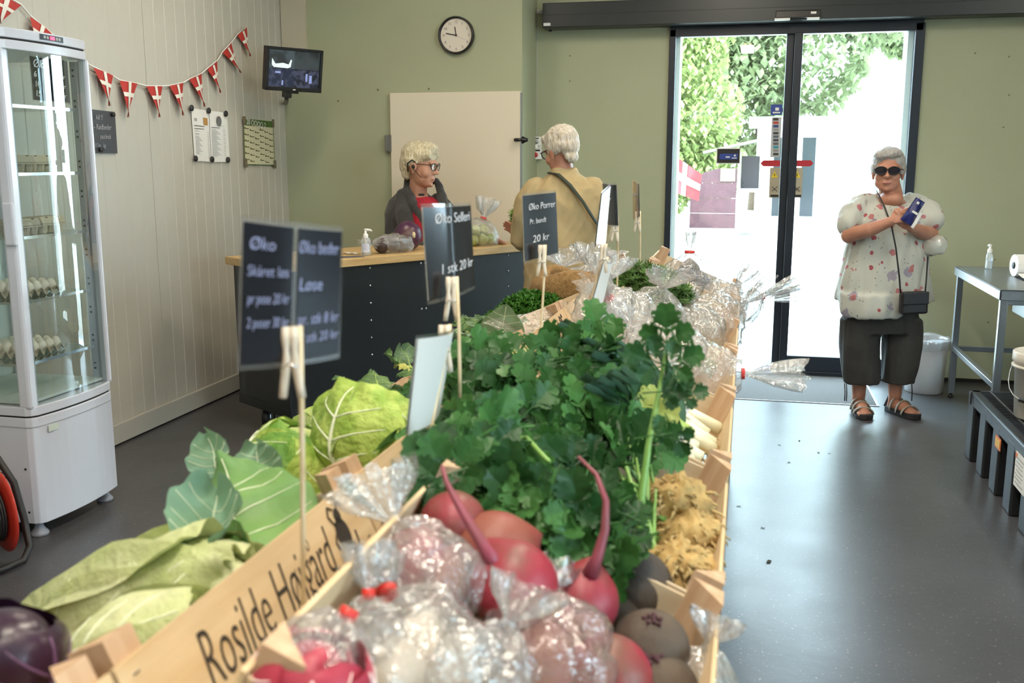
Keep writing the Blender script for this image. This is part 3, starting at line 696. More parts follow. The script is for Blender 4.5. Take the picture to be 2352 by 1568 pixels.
# ================================================================ counter on castors
C0 = Vector((-2.40, 4.90, 0)); cd = Vector((.543, .840, 0)).normalized(); cn = Vector((-.840, .543, 0)).normalized()
CL, CW = 1.86, .56
co = thing('shop_counter', 'black counter with pale wooden top on castors', 'counter', C0, math.atan2(cd.y, cd.x))
M_cblk = mat('counter_black', '191d20', .38, col2='1b2024', nscale=3); M_cwood = mat('counter_wood', 'c9aa78', .45, col2='b8965f', nscale=5, stretch=(1, 12, 12))
bbox('body', (CL / 2, CW / 2, .56), (CL, CW, .84), M_cblk, co, bevel=.004)
bbox('kick_rail', (CL / 2, -.002, .165), (CL, .006, .05), M_cblk, co); bbox('kick_rail', (-.002, CW / 2, .165), (.006, CW, .05), M_cblk, co)
bbox('worktop', (CL / 2, CW / 2 + .01, .9755), (CL + .06, CW + .06, .045), M_cwood, co, bevel=.004)
M_scr = mat('screw_bright', 'e8e8ea', .2, metal=.6)
scm = MB().lathe([(0, 0), (.0055, 0), (.004, .003), (0, .004)], 10).mesh('screw', True); scm.materials.append(M_scr)
hom = MB().lathe([(.0035, 0), (.006, 0), (.006, .0012), (.0035, .0012)], 10).mesh('hole_ring', True); hom.materials.append(mat('steel', '', .3))
RX = Matrix.Rotation(R(90), 4, 'X')
for sx in (.555, 1.655):
    for k in range(8): share('screw', scm, co, Matrix.Translation((sx, -.001, .935 - k * .1015)) @ RX)
for k, z in enumerate((.935, .658, .38)):
    for dx in (0, .035): share('cam_lock', hom, co, Matrix.Translation((.93 + dx, -.001, z)) @ RX)
def castor(x, y, a):
    w = MB(); w.lathe([(.035, -.018), (.064, -.02), (.07, -.012), (.07, .012), (.064, .02), (.035, .018)], 24)
    o = w.build('castor_wheel', mat('tyre_black', '161617', .5), co, smooth=True); o.matrix_local = Matrix.Translation((x, y, .0715)) @ Matrix.Rotation(a, 4, 'Z') @ Matrix.Rotation(R(90), 4, 'X')
    h = MB().lathe([(0, -.021), (.03, -.019), (.034, -.016), (.034, .016), (.03, .019), (0, .021)], 20).build('castor_hub', M_steel, o, smooth=True)
    f = MB().box((0, .028, .09), (.03, .004, .075)).box((0, -.028, .09), (.03, .004, .075)).box((0, 0, .128), (.07, .075, .008)).build('castor_fork', M_steel, co); f.matrix_local = Matrix.Translation((x + .02, y, .004)) @ Matrix.Rotation(a, 4, 'Z')
for x, y in ((.09, .09), (CL - .09, .09), (.07, CW - .2), (CL - .09, CW - .09)): castor(x, y, R(40 if y > .2 else 10))
def ctop(s, b, z=.998): p = C0 + cd * s + cn * b; return Vector((p.x, p.y, z))

# things on the counter
def pump_bottle(loc, label, lean=0, flat=1.0, h=.155):
    t = thing('pump_bottle', label, 'bottle', loc, lean)
    pg = glass_mat('clear_plastic', 'f6f8f9', .04, veil=.22, fres=.5)
    MB().lathe([(.022, 0), (.028, .003), (.029, .012), (.029, .075), (.027, .09), (.018, .1), (.012, .104)], 20, sy=flat).build('bottle_body', pg, t, smooth=True)
    MB().lathe([(.0255, .004), (.0265, .012), (.0265, .05), (0, .05)], 18, sy=flat).build('gel', glass_mat('gel_clear', 'f2f6f6', .0, veil=.25, fres=.3), t, smooth=True)
    MB().grid(lambda a, b: (.0296 * math.cos(-2.4 + 1.7 * a), .0296 * flat * math.sin(-2.4 + 1.7 * a), .022 + .05 * b), 8, 1).build('label', mat('bottle_label', 'c4c6dd', .6, col2='dedfe6', nscale=60), t, smooth=True)
    MB().lathe([(.014, .1), (.0145, .104), (.0145, .12), (.012, .126), (.007, .13), (.007, .145), (0, .145)], 16).build('pump_collar', M_white, t, smooth=True)
    MB().tube([(-.006, 0, .148), (.012, 0, .15), (.03, -.002, .147), (.038, -.003, .142)], [.0085, .007, .006, .004], 8).build('pump_spout', M_white, t, smooth=True)
    MB().tube([(0, 0, .012), (0, 0, .1)], .003, 6).build('dip_tube', M_white, t)
    return t
pump_bottle(Vector((on_z(841, 587, .998).x, on_z(841, 587, .998).y, .998)), 'clear hand gel pump bottle on the wooden counter top', R(10))
pp2 = on_z(805, 590, .998)
tag(bbox('paper_slip', (pp2.x, pp2.y, .9995), (.14, .09, .002), mat('slip_dark', '5a5560', .4), rot=R(40)), 'dark folded leaflet lying on the counter behind the beet sign', 'leaflet')
pp2 = on_z(806, 583, .998)
tag(MB().grid(lambda a, b: (pp2.x + .1 * (a - .5), pp2.y + .05 * (b - .5), .9995 + .006 * abs(math.sin(a * 7))), 8, 2).build('receipt', M_pap, None, smooth=True), 'crumpled white receipt on the counter beside the gel bottle', 'receipt')
# ================================================================ stainless sink table
M_inox = mat('brushed_inox', '9aa0a6', .28, metal=.85, bump=.05, bscale=80, stretch=(1, 20, 1))
tb = thing('sink_table', 'stainless steel sink table with open frame by the green wall', 'sink table', (1.33, 5.72, 0))
TW, TD, TZ = 1.5, 1.23, .865
# top with a bowl opening
ox0, ox1, oy0, oy1 = .22, .72, .16, .62
for c0, c1, d0, d1 in ((0, TW, 0, oy0), (0, TW, oy1, TD), (0, ox0, oy0, oy1), (ox1, TW, oy0, oy1)):
    bbox('top_sheet', ((c0 + c1) / 2, (d0 + d1) / 2, TZ - .003), (c1 - c0, d1 - d0, .006), M_inox, tb)
for c, d in (((.004, TD / 2, TZ - .028), (.008, TD, .056)), ((TW / 2, .004, TZ - .028), (TW, .008, .056)), ((TW / 2, TD - .004, TZ - .028), (TW, .008, .056))):
    bbox('edge_lip', c, d, M_inox, tb, bevel=.002)
for c, d in (((ox0, (oy0 + oy1) / 2, TZ - .1), (.006, oy1 - oy0, .2)), ((ox1, (oy0 + oy1) / 2, TZ - .1), (.006, oy1 - oy0, .2)), (((ox0 + ox1) / 2, oy0, TZ - .1), (ox1 - ox0, .006, .2)), (((ox0 + ox1) / 2, oy1, TZ - .1), (ox1 - ox0, .006, .2)), (((ox0 + ox1) / 2, (oy0 + oy1) / 2, TZ - .2), (ox1 - ox0, oy1 - oy0, .006))):
    bbox('sink_bowl', c, d, M_inox, tb, bevel=.002)
for x, y in ((.03, .04), (.03, TD - .04), (TW - .04, .04), (TW - .04, TD - .04)):
    lg = bbox('leg', (x, y, (TZ - .05) / 2 + .015), (.038, .038, TZ - .08), M_inox, tb, bevel=.003)
    MB().lathe([(.016, 0), (.018, .008), (.01, .014), (.008, .03)], 12, (x, y, 0)).build('foot', M_blk, tb, smooth=True)
for c, d in (((.03, TD / 2, .33), (.032, TD - .1, .032)), ((TW / 2, TD - .04, .33), (TW - .1, .032, .032)), ((TW / 2, .04, TZ - .07), (TW - .08, .03, .03))):
    bbox('cross_rail', c, d, M_inox, tb, bevel=.003)
pump_bottle(Vector((1.50, 6.80, TZ + .001)), 'clear gel pump bottle on the steel sink table', R(100), .7)
rp = Vector((1.72, 6.12, TZ + .001))
pr = thing('paper_roll', 'white paper towel roll lying on the steel sink table', 'paper roll', rp, R(8))
MB().tube([(-.13, .3, .065), (.16, .3, .065)], .065, 24).build('roll', mat('tissue', 'e5e5e2', .9), pr, smooth=False)
MB().tube([(-.134, .3, .065), (-.10, .3, .065)], .02, 14).build('core', M_blk, pr, smooth=True)
MB().grid(lambda a, b: (-.13 + .29 * a, .24 - .13 * b, .004 + .02 * (1 - b) ** 2), 2, 5).build('loose_sheet', mat('tissue', '', .9), pr, smooth=True)
# ================================================================ bin with liner
bn = thing('waste_bin', 'round white waste bin with a clear liner behind the standing woman', 'bin', (1.215, 7.06, 0))
MB().lathe([(.115, 0), (.12, .004), (.14, .36), (.135, .36), (.116, .01), (0, .008)], 28).build('bin_body', mat('bin_white', 'd9dade', .4), bn, smooth=True)
lv = MB()
def linf(a, b):
    an = 2 * math.pi * a; r = .143 + .004 * math.sin(9 * an) + .004 * math.sin(17 * an + 1)
    z = [.30, .345, .372, .378, .36, .30][int(round(b * 5))] + .006 * math.sin(5 * an + b * 3); rr = r + [.003, .004, .002, -.006, -.012, -.015][int(round(b * 5))]
    return (rr * math.cos(an), rr * math.sin(an), z)
lv.grid(linf, 48, 5).build('bin_liner', glass_mat('liner_film', 'f3f4f6', .06, veil=.45), bn, smooth=True)
# ================================================================ black sump pallet with grating
M_sump = mat('sump_black', '23262b', .45, col2='1e2125', nscale=6); M_slot = mat('slot_black', '0b0c0d', .8)
px0, px1, py0, py1, pz = 1.185, 2.45, 3.75, 5.50, .36
pl = thing('sump_pallet', 'black plastic sump pallet with grating top and fork slots', 'pallet', (px0, py0, 0))
W, Dp = px1 - px0, py1 - py0
bbox('tub', (W / 2 + .03, Dp / 2, pz / 2 - .02), (W - .06, Dp - .06, pz - .05), M_slot, pl)
bbox('rim', (W / 2 - .004, .02, pz - .035), (W + .02, .05, .07), M_sump, pl, bevel=.008); bbox('rim', (W / 2 - .004, Dp - .02, pz - .035), (W + .02, .05, .07), M_sump, pl, bevel=.008)
bbox('rim', (.018, Dp / 2, pz - .035), (.05, Dp + .02, .07), M_sump, pl, bevel=.008); bbox('rim', (W - .02, Dp / 2, pz - .035), (.05, Dp, .07), M_sump, pl, bevel=.008)
ny = 7
for k in range(ny):
    y0 = Dp * k / ny + .02; w = Dp / ny - .105 if k not in (0, ny - 1) else Dp / ny - .1
    y = Dp - (.04 + k * (Dp - .1) / (ny - 1))
    ps = bbox('side_rib', (.02, y, (pz - .03) / 2), (.055, .13, pz - .03), M_sump, pl, bevel=.01)
    bbox('end_rib', (.06 + k * (W - .12) / (ny - 1), Dp - .02, (pz - .03) / 2), (.12, .05, pz - .03), M_sump, pl, bevel=.01)
bm1 = MB().box((0, 0, 0), (W - .06, .008, .03)).mesh('grate_bar'); bm1.materials.append(M_sump)
bm2 = MB().box((0, 0, 0), (.006, Dp - .06, .022)).mesh('grate_rod'); bm2.materials.append(mat('grate_edge', '54565a', .4))
for k in range(52): share('grate_bar', bm1, pl, Matrix.Translation((W / 2, .04 + k * (Dp - .08) / 51, pz - .012)))
for k in range(9): share('grate_rod', bm2, pl, Matrix.Translation((.08 + k * .14, Dp / 2, pz - .005)))
def side_lab(y, z, w, h, m, nm, lab=None): return bbox(nm, (-.0085, y, z), (.003, w, h), m, pl, label=lab)
yl = on_x(2298, 1003, px0).y - py0
side_lab(yl, .255, .10, .055, mat('hazard_orange', 'd9772f', .5), 'warning_label', 'orange and yellow warning label'); bbox('label_inner', (-.0105, yl, .255), (.003, .078, .036), mat('hazard_yellow', 'e3b43b', .5), pl)
yl2 = on_x(2345, 1070, px0).y - py0
side_lab(yl2 - .03, .235, .17, .15, M_pap, 'data_label', 'white printed data label')
for k in range(7): bbox('print_line', (-.0105, yl2 - .03 + .01 * (k % 3), .29 - k * .018), (.003, .12 - .02 * (k % 2), .004), M_pr2, pl)
bbox('print_mark', (-.0105, yl2 + .04, .295), (.003, .025, .02), mat('hazard_orange', '', .5), pl)
# ================================================================ bucket
bk = thing('bucket', 'white plastic bucket with wire handle standing on the black pallet', 'bucket', (1.375, 4.93, pz + .009))
M_bk = mat('bucket_white', 'd9d4ca', .35)
MB().lathe([(.118, 0), (.122, .004), (.138, .262), (.146, .262), (.149, .268), (.149, .305), (.143, .31), (.139, .305), (.136, .27), (.117, .012), (0, .01)], 36).build('bucket_body', M_bk, bk, smooth=True)
MB().lathe([(.146, .236), (.15, .238), (.15, .246), (.146, .248)], 36).build('bucket_ridge', M_bk, bk, smooth=True)
va = Vector((-.62, -.78, 0)).normalized(); vb = Vector((va.y, -va.x, 0))   # front direction and tangent
hp = []
for k in range(13):
    a = R(-88 + 176 * k / 12); d = (va * math.cos(a) + vb * math.sin(a)); hp.append(d * (.15 + .012 * math.cos(a)) + Vector((0, 0, .262 - .165 * math.cos(a) ** .8)))
MB().tube(hp, .0025, 6).build('wire_handle', M_steel, bk, smooth=True)
MB().tube([hp[5] + va * .004, hp[6] + va * .005, hp[7] + va * .004], .009, 10).build('grip', M_blk, bk, smooth=True)
def bpt(a, z, off=.0015):   # point on the bucket wall, a radians from the front
    d = va * math.cos(a) + vb * math.sin(a); r = .122 + .016 * z / .262 + off; return d * r + Vector((0, 0, z))
def bpatch(a0, a1, z0, z1, m, nm, off=.0015): return MB().grid(lambda s, t: bpt(a0 + (a1 - a0) * s, z0 + (z1 - z0) * t, off), 8, 2).build(nm, m, bk, smooth=True)
bpatch(-.36, .30, .085, .20, glass_mat('label_film', 'f7f7f7', .05, veil=.25), 'label')
M_or = mat('emblem_orange', 'b9742c', .6)
eb = MB()
def epatch(cx, cz, rx, rz_):
    return eb.grid(lambda s, t: bpt(cx + rx * t * math.cos(2 * math.pi * s), cz + rz_ * t * math.sin(2 * math.pi * s), .003), 16, 3)
epatch(.0, .168, .09, .016); epatch(-.085, .178, .035, .007); epatch(.085, .178, .035, .007); epatch(-.06, .15, .035, .007); epatch(.06, .15, .035, .007); epatch(0, .186, .04, .008)
eb.build('label_emblem', M_or, bk, smooth=True)
for k in range(4): bpatch(-.2 + .03 * k, .2 - .03 * k, .135 - k * .011, .14 - k * .011, M_ink, 'label_line', .003)
# floor debris seen on the concrete
M_deb = mat('leaf_debris', '33352c', .9)
for i, (u, v) in enumerate(((1697, 1163), (1766, 1290), (1790, 1022), (1812, 1062), (1880, 1040), (1905, 1042), (1836, 1013), (1752, 1213))):
    p = on_z(u, v, 0); s = .008 if i not in (1,) else .014
    o = MB().grid(lambda a, b: ((a - .5) * s * 2.4, (b - .5) * s, .001 + .003 * abs(math.sin(5 * a + i))), 4, 2).build('leaf_scrap', M_deb, None)
    o.location = p; o.rotation_euler = (0, 0, i * 1.3)
    tag(o, ['dark leaf scrap on the floor closest beside the crates', 'largest dark leaf scrap on the open floor', 'tiny dark scrap on the floor below the first leek crate', 'thin dark scrap lying further right on the shiny floor', 'pale edged scrap on the floor left of the black pallet', 'small scrap on the floor halfway to the black pallet', 'speck of leaf on the shiny floor near the door mat', 'small leaf scrap on the floor beside the celeriac crate'][i], 'leaf scrap', 'leaf scraps on the floor')
# ================================================================ outdoors
M_grav = mat('gravel', 'b9b4aa', .9, col2='a7a298', nscale=30)
GZ = -.06
struct(bbox('ground', (0, YD + .25 + 30, GZ - .05), (80, 60, .1), M_grav))
# white farm building with glazed door
fb = thing('farm_building', 'white farm building with glazed double door across the yard', 'building', (0, 27, GZ))
M_bw = mat('white_render', 'dcdcd8', .8); M_dg = mat('dark_glass', '1e242c', .1); M_roof = mat('pale_roof', 'b9bcc0', .6)
bbox('wall', (3.9, 2.0, 1.25), (7.4, 4, 2.5), M_bw, fb)
bbox('roof', (3.9, 1.9, 2.58), (7.9, 4.6, .16), M_roof, fb)
bbox('gutter', (3.9, -.4, 2.5), (7.9, .1, .1), M_bw, fb)
for x0, x1 in ((.55, 1.15), (1.25, 1.7)):
    w = bbox('glazed_door', ((x0 + x1) / 2, -.03, 1.12), (x1 - x0, .06, 2.2), M_bw, fb); bbox('pane', ((x0 + x1) / 2, -.065, 1.15), (x1 - x0 - .12, .02, 2.0), M_dg, w)
bbox('wall', (2.6, .9, .0), (.02, .02, .02), M_bw, fb)
# maroon market stall
stl = thing('market_stall', 'maroon wooden market stall with small roof in the yard', 'stall', (-.7, 21.6, GZ))
M_mar = mat('maroon_boards', '38171f', .6, col2='401d25', nscale=5); M_wf = mat('stall_white', '8d8781', .7)
for k in range(3): bbox('side_board', (-.02, .2, .31 + k * .32), (.96, .03, .314), M_mar, stl)
MB().prism([(-.50, 1.11), (.46, 1.11), (.46, 1.42), (.1, 1.42), (-.2, 1.34), (-.42, 1.22)], .03, 'y', (0, .185, 0)).build('side_board', M_mar, stl)
bbox('skirt', (-.02, .19, .075), (.98, .04, .14), M_wf, stl)
for x, y, h in ((.50, .2, 1.75), (.95, .2, 1.85), (.50, 1.2, 1.75), (.95, 1.2, 1.85)): bbox('post', (x, y, h / 2), (.06, .06, h), M_wf, stl)
for z in (.18, .95): bbox('shelf', (.72, .7, z), (.5, 1.1, .05), M_wf, stl)
bbox('end_panel', (.76, 1.2, 1.3), (.45, .03, .75), mat('dark_panel', '221a1c', .7), stl)
MB().prism([(-.25, 1.72), (1.1, 2.02), (1.1, 2.07), (-.25, 1.77)], 1.5, 'y', (0, -.1, 0)).build('stall_roof', mat('stall_roof', '5f5852', .7), stl)
bbox('notice', (.27, .16, 1.28), (.3, .01, .26), mat('notice_cream', '8f8767', .7), stl)
# danish flag on a slanted pole by the door
fl = thing('flag', 'red and white flag hanging from a slanted pole outside the door', 'flag', on_y(1545, 330, 12.0))
b0 = on_y(1545, 330, 12.0)
MB().tube([Vector((on_y(1512, 560, 12.0).x, 12.0, GZ)) - b0, on_y(1549, 350, 12.0) - b0], .012, 8).build('pole', M_white, fl)
def flagf(s, t):
    A, B, C, Dq = on_y(1550, 358, 12), on_y(1612, 400, 12), on_y(1604, 462, 12), on_y(1548, 440, 12)
    p = (A * (1 - s) + B * s) * (1 - t) + (Dq * (1 - s) + C * s) * t
    return p - b0 + Vector((0, .05 * math.sin(s * 6 + t * 2), 0))
MB().grid(flagf, 12, 8).build('cloth', mat('flag_cloth_red', '8a2a30', .8), fl, smooth=True)
fc = MB().grid(lambda s, t: flagf(s, .38 + .24 * t) + Vector((0, -.012, 0)), 12, 2); fc.grid(lambda s, t: flagf(.3 + .18 * s, t) + Vector((0, -.012, 0)), 2, 8)
fc.build('cross', mat('flag_cloth_white', 'a5a29e', .8), fl, smooth=True)
# trees and hedge
def leafcloud(n, fn, size, seed):
    r = random.Random(seed); vs = []; fs = []
    for i in range(n):
        c = Vector(fn(r)); q = Matrix.Rotation(r.uniform(0, 6.3), 3, 'Z') @ Matrix.Rotation(r.uniform(-1.2, 1.2), 3, 'X')
        s = size * r.uniform(.6, 1.3); k = len(vs)
        vs += [c + q @ Vector(p) * s for p in ((0, -.6, 0), (.32, 0, .06), (0, .6, 0), (-.32, 0, .06))]
        fs += [(k, k + 1, k + 2), (k, k + 2, k + 3)]
    m = MB(); m.v = [tuple(v) for v in vs]; m.f = fs; return m
def leafmat(name, c1, c2):
    m = mat(name, c1, .6, col2=c2, nscale=1.6)
    b = m.node_tree.nodes['Principled BSDF']; nt = m.node_tree; out = nt.nodes['Material Output']
    tl = nt.nodes.new('ShaderNodeBsdfTranslucent'); tl.inputs[0].default_value = lin(c2); mx = nt.nodes.new('ShaderNodeMixShader'); mx.inputs[0].default_value = .35
    nt.links.new(b.outputs[0], mx.inputs[1]); nt.links.new(tl.outputs[0], mx.inputs[2]); nt.links.new(mx.outputs[0], out.inputs[0]); return m
def tree(loc, h, blobs, label, m, n, size, seed):
    t = thing('tree', label, 'tree', loc, group='trees in the yard')
    MB().tube([(0, 0, 0), (.1, 0, h * .3), (0, .1, h * .75)], [.22, .16, .06], 10).build('trunk', mat('bark', '5a4c3e', .9), t, smooth=True)
    def fn(r):
        c, rr = blobs[r.randrange(len(blobs))]
        d = Vector((r.gauss(0, 1), r.gauss(0, 1), r.gauss(0, 1))).normalized() * (r.uniform(.55, 1) ** .5)
        return (c[0] + d.x * rr, c[1] + d.y * rr, c[2] + d.z * rr)
    o = leafcloud(n, fn, size, seed).build('foliage', m, t); o['kind'] = 'stuff'
    return t
LM1 = leafmat('foliage_yellow_green', '7c8b4e', '98a368'); LM2 = leafmat('foliage_green', '6d7a52', '8a936a'); LM3 = leafmat('foliage_dark', '5c6a42', '78855a')
tree((-2.15, 24.5, GZ), 5, [((0, 0, 1.5), 1.3), ((.8, 0, 2.6), 1.2), ((-.6, 0, 2.8), 1.4), ((.3, 0, 3.9), 1.3), ((1.2, .2, 1.4), .9), ((.8, 0, 4.7), 1.0), ((-1.2, 0, 1.6), 1.2)], 'yellow green bushy tree left of the market stall', LM1, 17000, .17, 1)
tree((0.2, 33, GZ), 9, [((-1, 0, 3.5), 2.2), ((1, 0, 5), 2.4), ((-1.5, 0, 6.5), 2.6), ((1.4, 1, 8), 2.6), ((-3.5, 0, 5), 2.4), ((-4, 0, 8), 2.8), ((3.2, 0, 7.0), 2.0)], 'tall grey green tree standing behind the white farm building', LM2, 30000, .30, 2)
tree((6.8, 42, GZ), 10, [((0, 0, 8.2), 2.0), ((-2.2, 0, 9), 1.9), ((1.4, 0, 9.6), 1.6), ((-1, 0, 6.8), 1.5)], 'tree crown above the right half of the door', LM3, 12000, .30, 3)
hd = leafcloud(5000, lambda r: (-2.4 + r.uniform(-.9, .9), 20.4 + r.uniform(-.6, .6), GZ + r.uniform(.02, 1.3)), .12, 5).build('foliage', LM3, None)
ht = thing('hedge', 'low dark green hedge at the foot of the market stall', 'hedge', (0, 0, 0)); hd.parent = ht; hd['kind'] = 'stuff'
hb2 = leafcloud(3000, lambda r: (5.6 + r.gauss(0, .6), 33.5 + r.gauss(0, .4), 1.2 + abs(r.gauss(0, .7))), .16, 6).build('foliage', LM3, None)
ht2 = thing('shrub', 'pale distant shrub seen right of the farm building door', 'shrub', (0, 0, 0)); hb2.parent = ht2; hb2['kind'] = 'stuff'
# ================================================================ sloping display stand and crates
M_pine = mat('pine_board', 'd3bd9a', .6, col2='c4a880', nscale=4, stretch=(14, 1, 14), lo=.3, hi=.7)
M_pine2 = mat('pine_post', 'c3a588', .65, col2='b39272', nscale=6, stretch=(10, 10, 1), lo=.3, hi=.7)
M_pine3 = mat('pine_end', 'd0bea2', .6, col2='c4ae8e', nscale=4, stretch=(1, 14, 14), lo=.3, hi=.7)
M_brand = mat('brand_ink', '2f2a26', .8)
AR, AL = R(23), R(-24)
RM = Matrix.Translation((-.267, 0, .9015)) @ Matrix.Rotation(AR, 4, 'Y')
LM = Matrix.Translation((-.697, 0, .870)) @ Matrix.Rotation(AL, 4, 'Y')
def inR(x, y, z): return RM @ Vector((x, y, z))
def inL(x, y, z): return LM @ Vector((x, y, z))
def pxR(u, v, h): return on_plane(u, v, RM @ Vector((0, 0, h)), RM.to_3x3() @ Vector((0, 0, 1)))
def pxL(u, v, h): return on_plane(u, v, LM @ Vector((0, 0, h)), LM.to_3x3() @ Vector((0, 0, 1)))
Y0, Y1 = .12, 5.0
stand = thing('display_stand', 'long wooden sloping stand carrying two rows of vegetable crates', 'display stand', (0, 0, 0))
for M, nm in ((RM, 'R'), (LM, 'L')):
    for x in (-.14, 0, .14):
        o = bbox('deck_plank', (x, (Y0 + Y1) / 2, -.012), (.12, Y1 - Y0, .02), M_pine, stand); o.matrix_local = M
    s = 1 if nm == 'R' else -1
    o = bbox('edge_rail', (s * (.222 if s < 0 else .243), (Y0 + Y1) / 2, .005), (.022, Y1 - Y0, .075), M_pine, stand, bevel=.002); o.matrix_local = M
    o = bbox('edge_strip', (s * (.236 if s < 0 else .257), (Y0 + Y1) / 2, .012), (.004, Y1 - Y0, .05), mat('rusty_strip', '6b5a4e', .6, metal=.3), stand); o.matrix_local = M
bbox('ridge_beam', (-.48, (Y0 + Y1) / 2, .84), (.05, Y1 - Y0, .1), M_pine, stand)
for y in (Y0 + .1, 1.55, 3.0, Y1 - .1):
    for x, h in ((-.06, .74), (-.48, .79), (-.90, .74)): bbox('leg', (x, y, h / 2), (.06, .06, h), M_pine2, stand)
    bbox('cross_tie', (-.48, y, .7), (.9, .045, .07), M_pine2, stand)
CLn, CWd, CHt = .594, .394, .13
me_side = MB().box((0, 0, 0), (.006, CLn, CHt - .008)).mesh('side_board'); me_side.materials.append(M_pine)
CWR = .438
me_end = {}
for w_ in (CWd, CWR):
    me_end[w_] = MB().box((0, 0, 0), (w_ - .014, .006, CHt - .012)).mesh('end_board'); me_end[w_].materials.append(M_pine3)
me_slat = MB().box((0, 0, 0), (.09, CLn - .02, .005)).mesh('bottom_slat'); me_slat.materials.append(M_pine)
me_post = MB().prism([(0, 0), (.045, 0), (0, .045)], .152, 'z').mesh('corner_post'); me_post.materials.append(M_pine2)
me_staple = MB().box((0, 0, 0), (.0015, .010, .0015)).mesh('staple'); me_staple.materials.append(mat('steel', '', .3))
def fit_text(s, width, size, m, parent, origin, xdir, ydir, **k):
    o = text('lettering', s, size, m, parent, Matrix.Identity(4), **k)
    w = max(v.co.x for v in o.data.vertices) - min(v.co.x for v in o.data.vertices)
    o.matrix_local = frame(origin, xdir, ydir) @ Matrix.Diagonal((width / w, 1, 1, 1)); return o
def crate(row, yc, label, brand=False):
    CWd_ = CWR if row == 'R' else CWd; M = (RM if row == 'R' else LM); p = M @ Vector((0, yc, .002))
    t = thing('produce_crate', label, 'crate', p, rot=(0, AR if row == 'R' else AL, 0), group='wooden produce crates on the stand')
    for s in (-1, 1):
        b = share('side_board', me_side, t, Matrix.Translation((s * (CWd_ / 2 - .003), 0, CHt / 2 + .004)))
        share('end_board', me_end[CWd_], t, Matrix.Translation((0, s * (CLn / 2 - .006), CHt / 2)))
        for yy in (-CLn / 2 + .025, CLn / 2 - .025):
            for z in (.04, .075, .11): share('staple', me_staple, b, Matrix.Translation((s * .0038, yy, z - CHt / 2)))
    for x in (-.145, -.048, .048, .145): share('bottom_slat', me_slat, t, Matrix.Translation((x, 0, .003)))
    for sx in (-1, 1):
        for sy in (-1, 1):
            rz = {(-1, -1): 0, (1, -1): 90, (1, 1): 180, (-1, 1): 270}[(sx, sy)]
            share('corner_post', me_post, t, Matrix.Translation((sx * (CWd_ / 2 - .0065), sy * (CLn / 2 - .0095), .005)) @ Matrix.Rotation(R(rz), 4, 'Z'))
    if brand:
        xo = CWd / 2 + .0008
        fit_text('Rosilde Højgård', .34, .095, M_brand, t, (xo, -.185, .04), (0, 1, 0), (0, 0, 1), shear=.28, bold=-.0012)
        e = MB()
        def blob(cy, cz, ry, rz_, n=18): e.grid(lambda a, b: (xo, cy + ry * b * math.cos(6.2832 * a), cz + rz_ * b * math.sin(6.2832 * a)), n, 2)
        blob(.205, .072, .020, .026); blob(.209, .10, .010, .012)
        for pts in ([(.205, .09), (.195, .108), (.203, .12), (.215, .112)], [(.225, .11), (.236, .122), (.242, .11)], [(.21, .05), (.205, .03), (.198, .022)], [(.226, .05), (.236, .035), (.25, .05), (.252, .066)], [(.198, .08), (.188, .07), (.19, .058)]):
            e.tube([(xo, a - .013, b) for a, b in pts], .0022, 5, flat=.25)
        e.build('emblem', M_brand, t)
    return t
RC = ['nearest right hand crate holding beets and bags', 'right hand crate holding celeriac with leaves', 'right hand crate holding leeks', 'right hand crate holding bagged herbs', 'right hand crate with clear bags and parsley', 'right hand crate at the far end with the beet bag']
RY = [1.03, 1.63, 2.24, 2.85, 3.45, 4.05]
for y, l in zip(RY, RC): crate('R', y, 'pale wooden crate, ' + l)
LC = ['left hand crate at the very front holding red cabbage', 'left hand crate with pointed cabbages and dark lettering', 'left hand crate holding savoy cabbages', 'left hand crate holding kohlrabi greens', 'left hand crate with lettering beside the curly parsley', 'left hand crate at the far end under the sack']
LY = [.465, 1.065, 1.665, 2.265, 2.865, 3.465, ]
for y, l in zip(LY, LC): crate('L', y, 'pale wooden crate, ' + l, True)
crate('L', 4.065, 'pale wooden crate, left hand one beside the jute sack', True)
crate('L', 4.665, 'pale wooden crate, last on the left under the bread basket', True)
crate('R', 4.65, 'pale wooden crate, last on the right before the glass door')

# ================================================================ vegetable builders
def nz(p, s, seed=0): return mnoise.noise(Vector(p) * s + Vector((seed * 3.7, seed * 1.3, seed * 2.1)))
def leafshader(name, c1, c2, nscale=6, rough=.5, transl=.25, bump=.3, bscale=40, lo=.35, hi=.65, spec=.3):
    m = mat(name, c1, rough, col2=c2, nscale=nscale, bump=bump, bscale=bscale, lo=lo, hi=hi, spec=spec)
    nt = m.node_tree; b = nt.nodes['Principled BSDF']; out = nt.nodes['Material Output']
    if not any(n.type == 'BSDF_TRANSLUCENT' for n in nt.nodes):
        tl = nt.nodes.new('ShaderNodeBsdfTranslucent'); tl.inputs[0].default_value = lin(c2); mx = nt.nodes.new('ShaderNodeMixShader'); mx.inputs[0].default_value = transl
        nt.links.new(b.outputs[0], mx.inputs[1]); nt.links.new(tl.outputs[0], mx.inputs[2]); nt.links.new(mx.outputs[0], out.inputs[0])
    return m
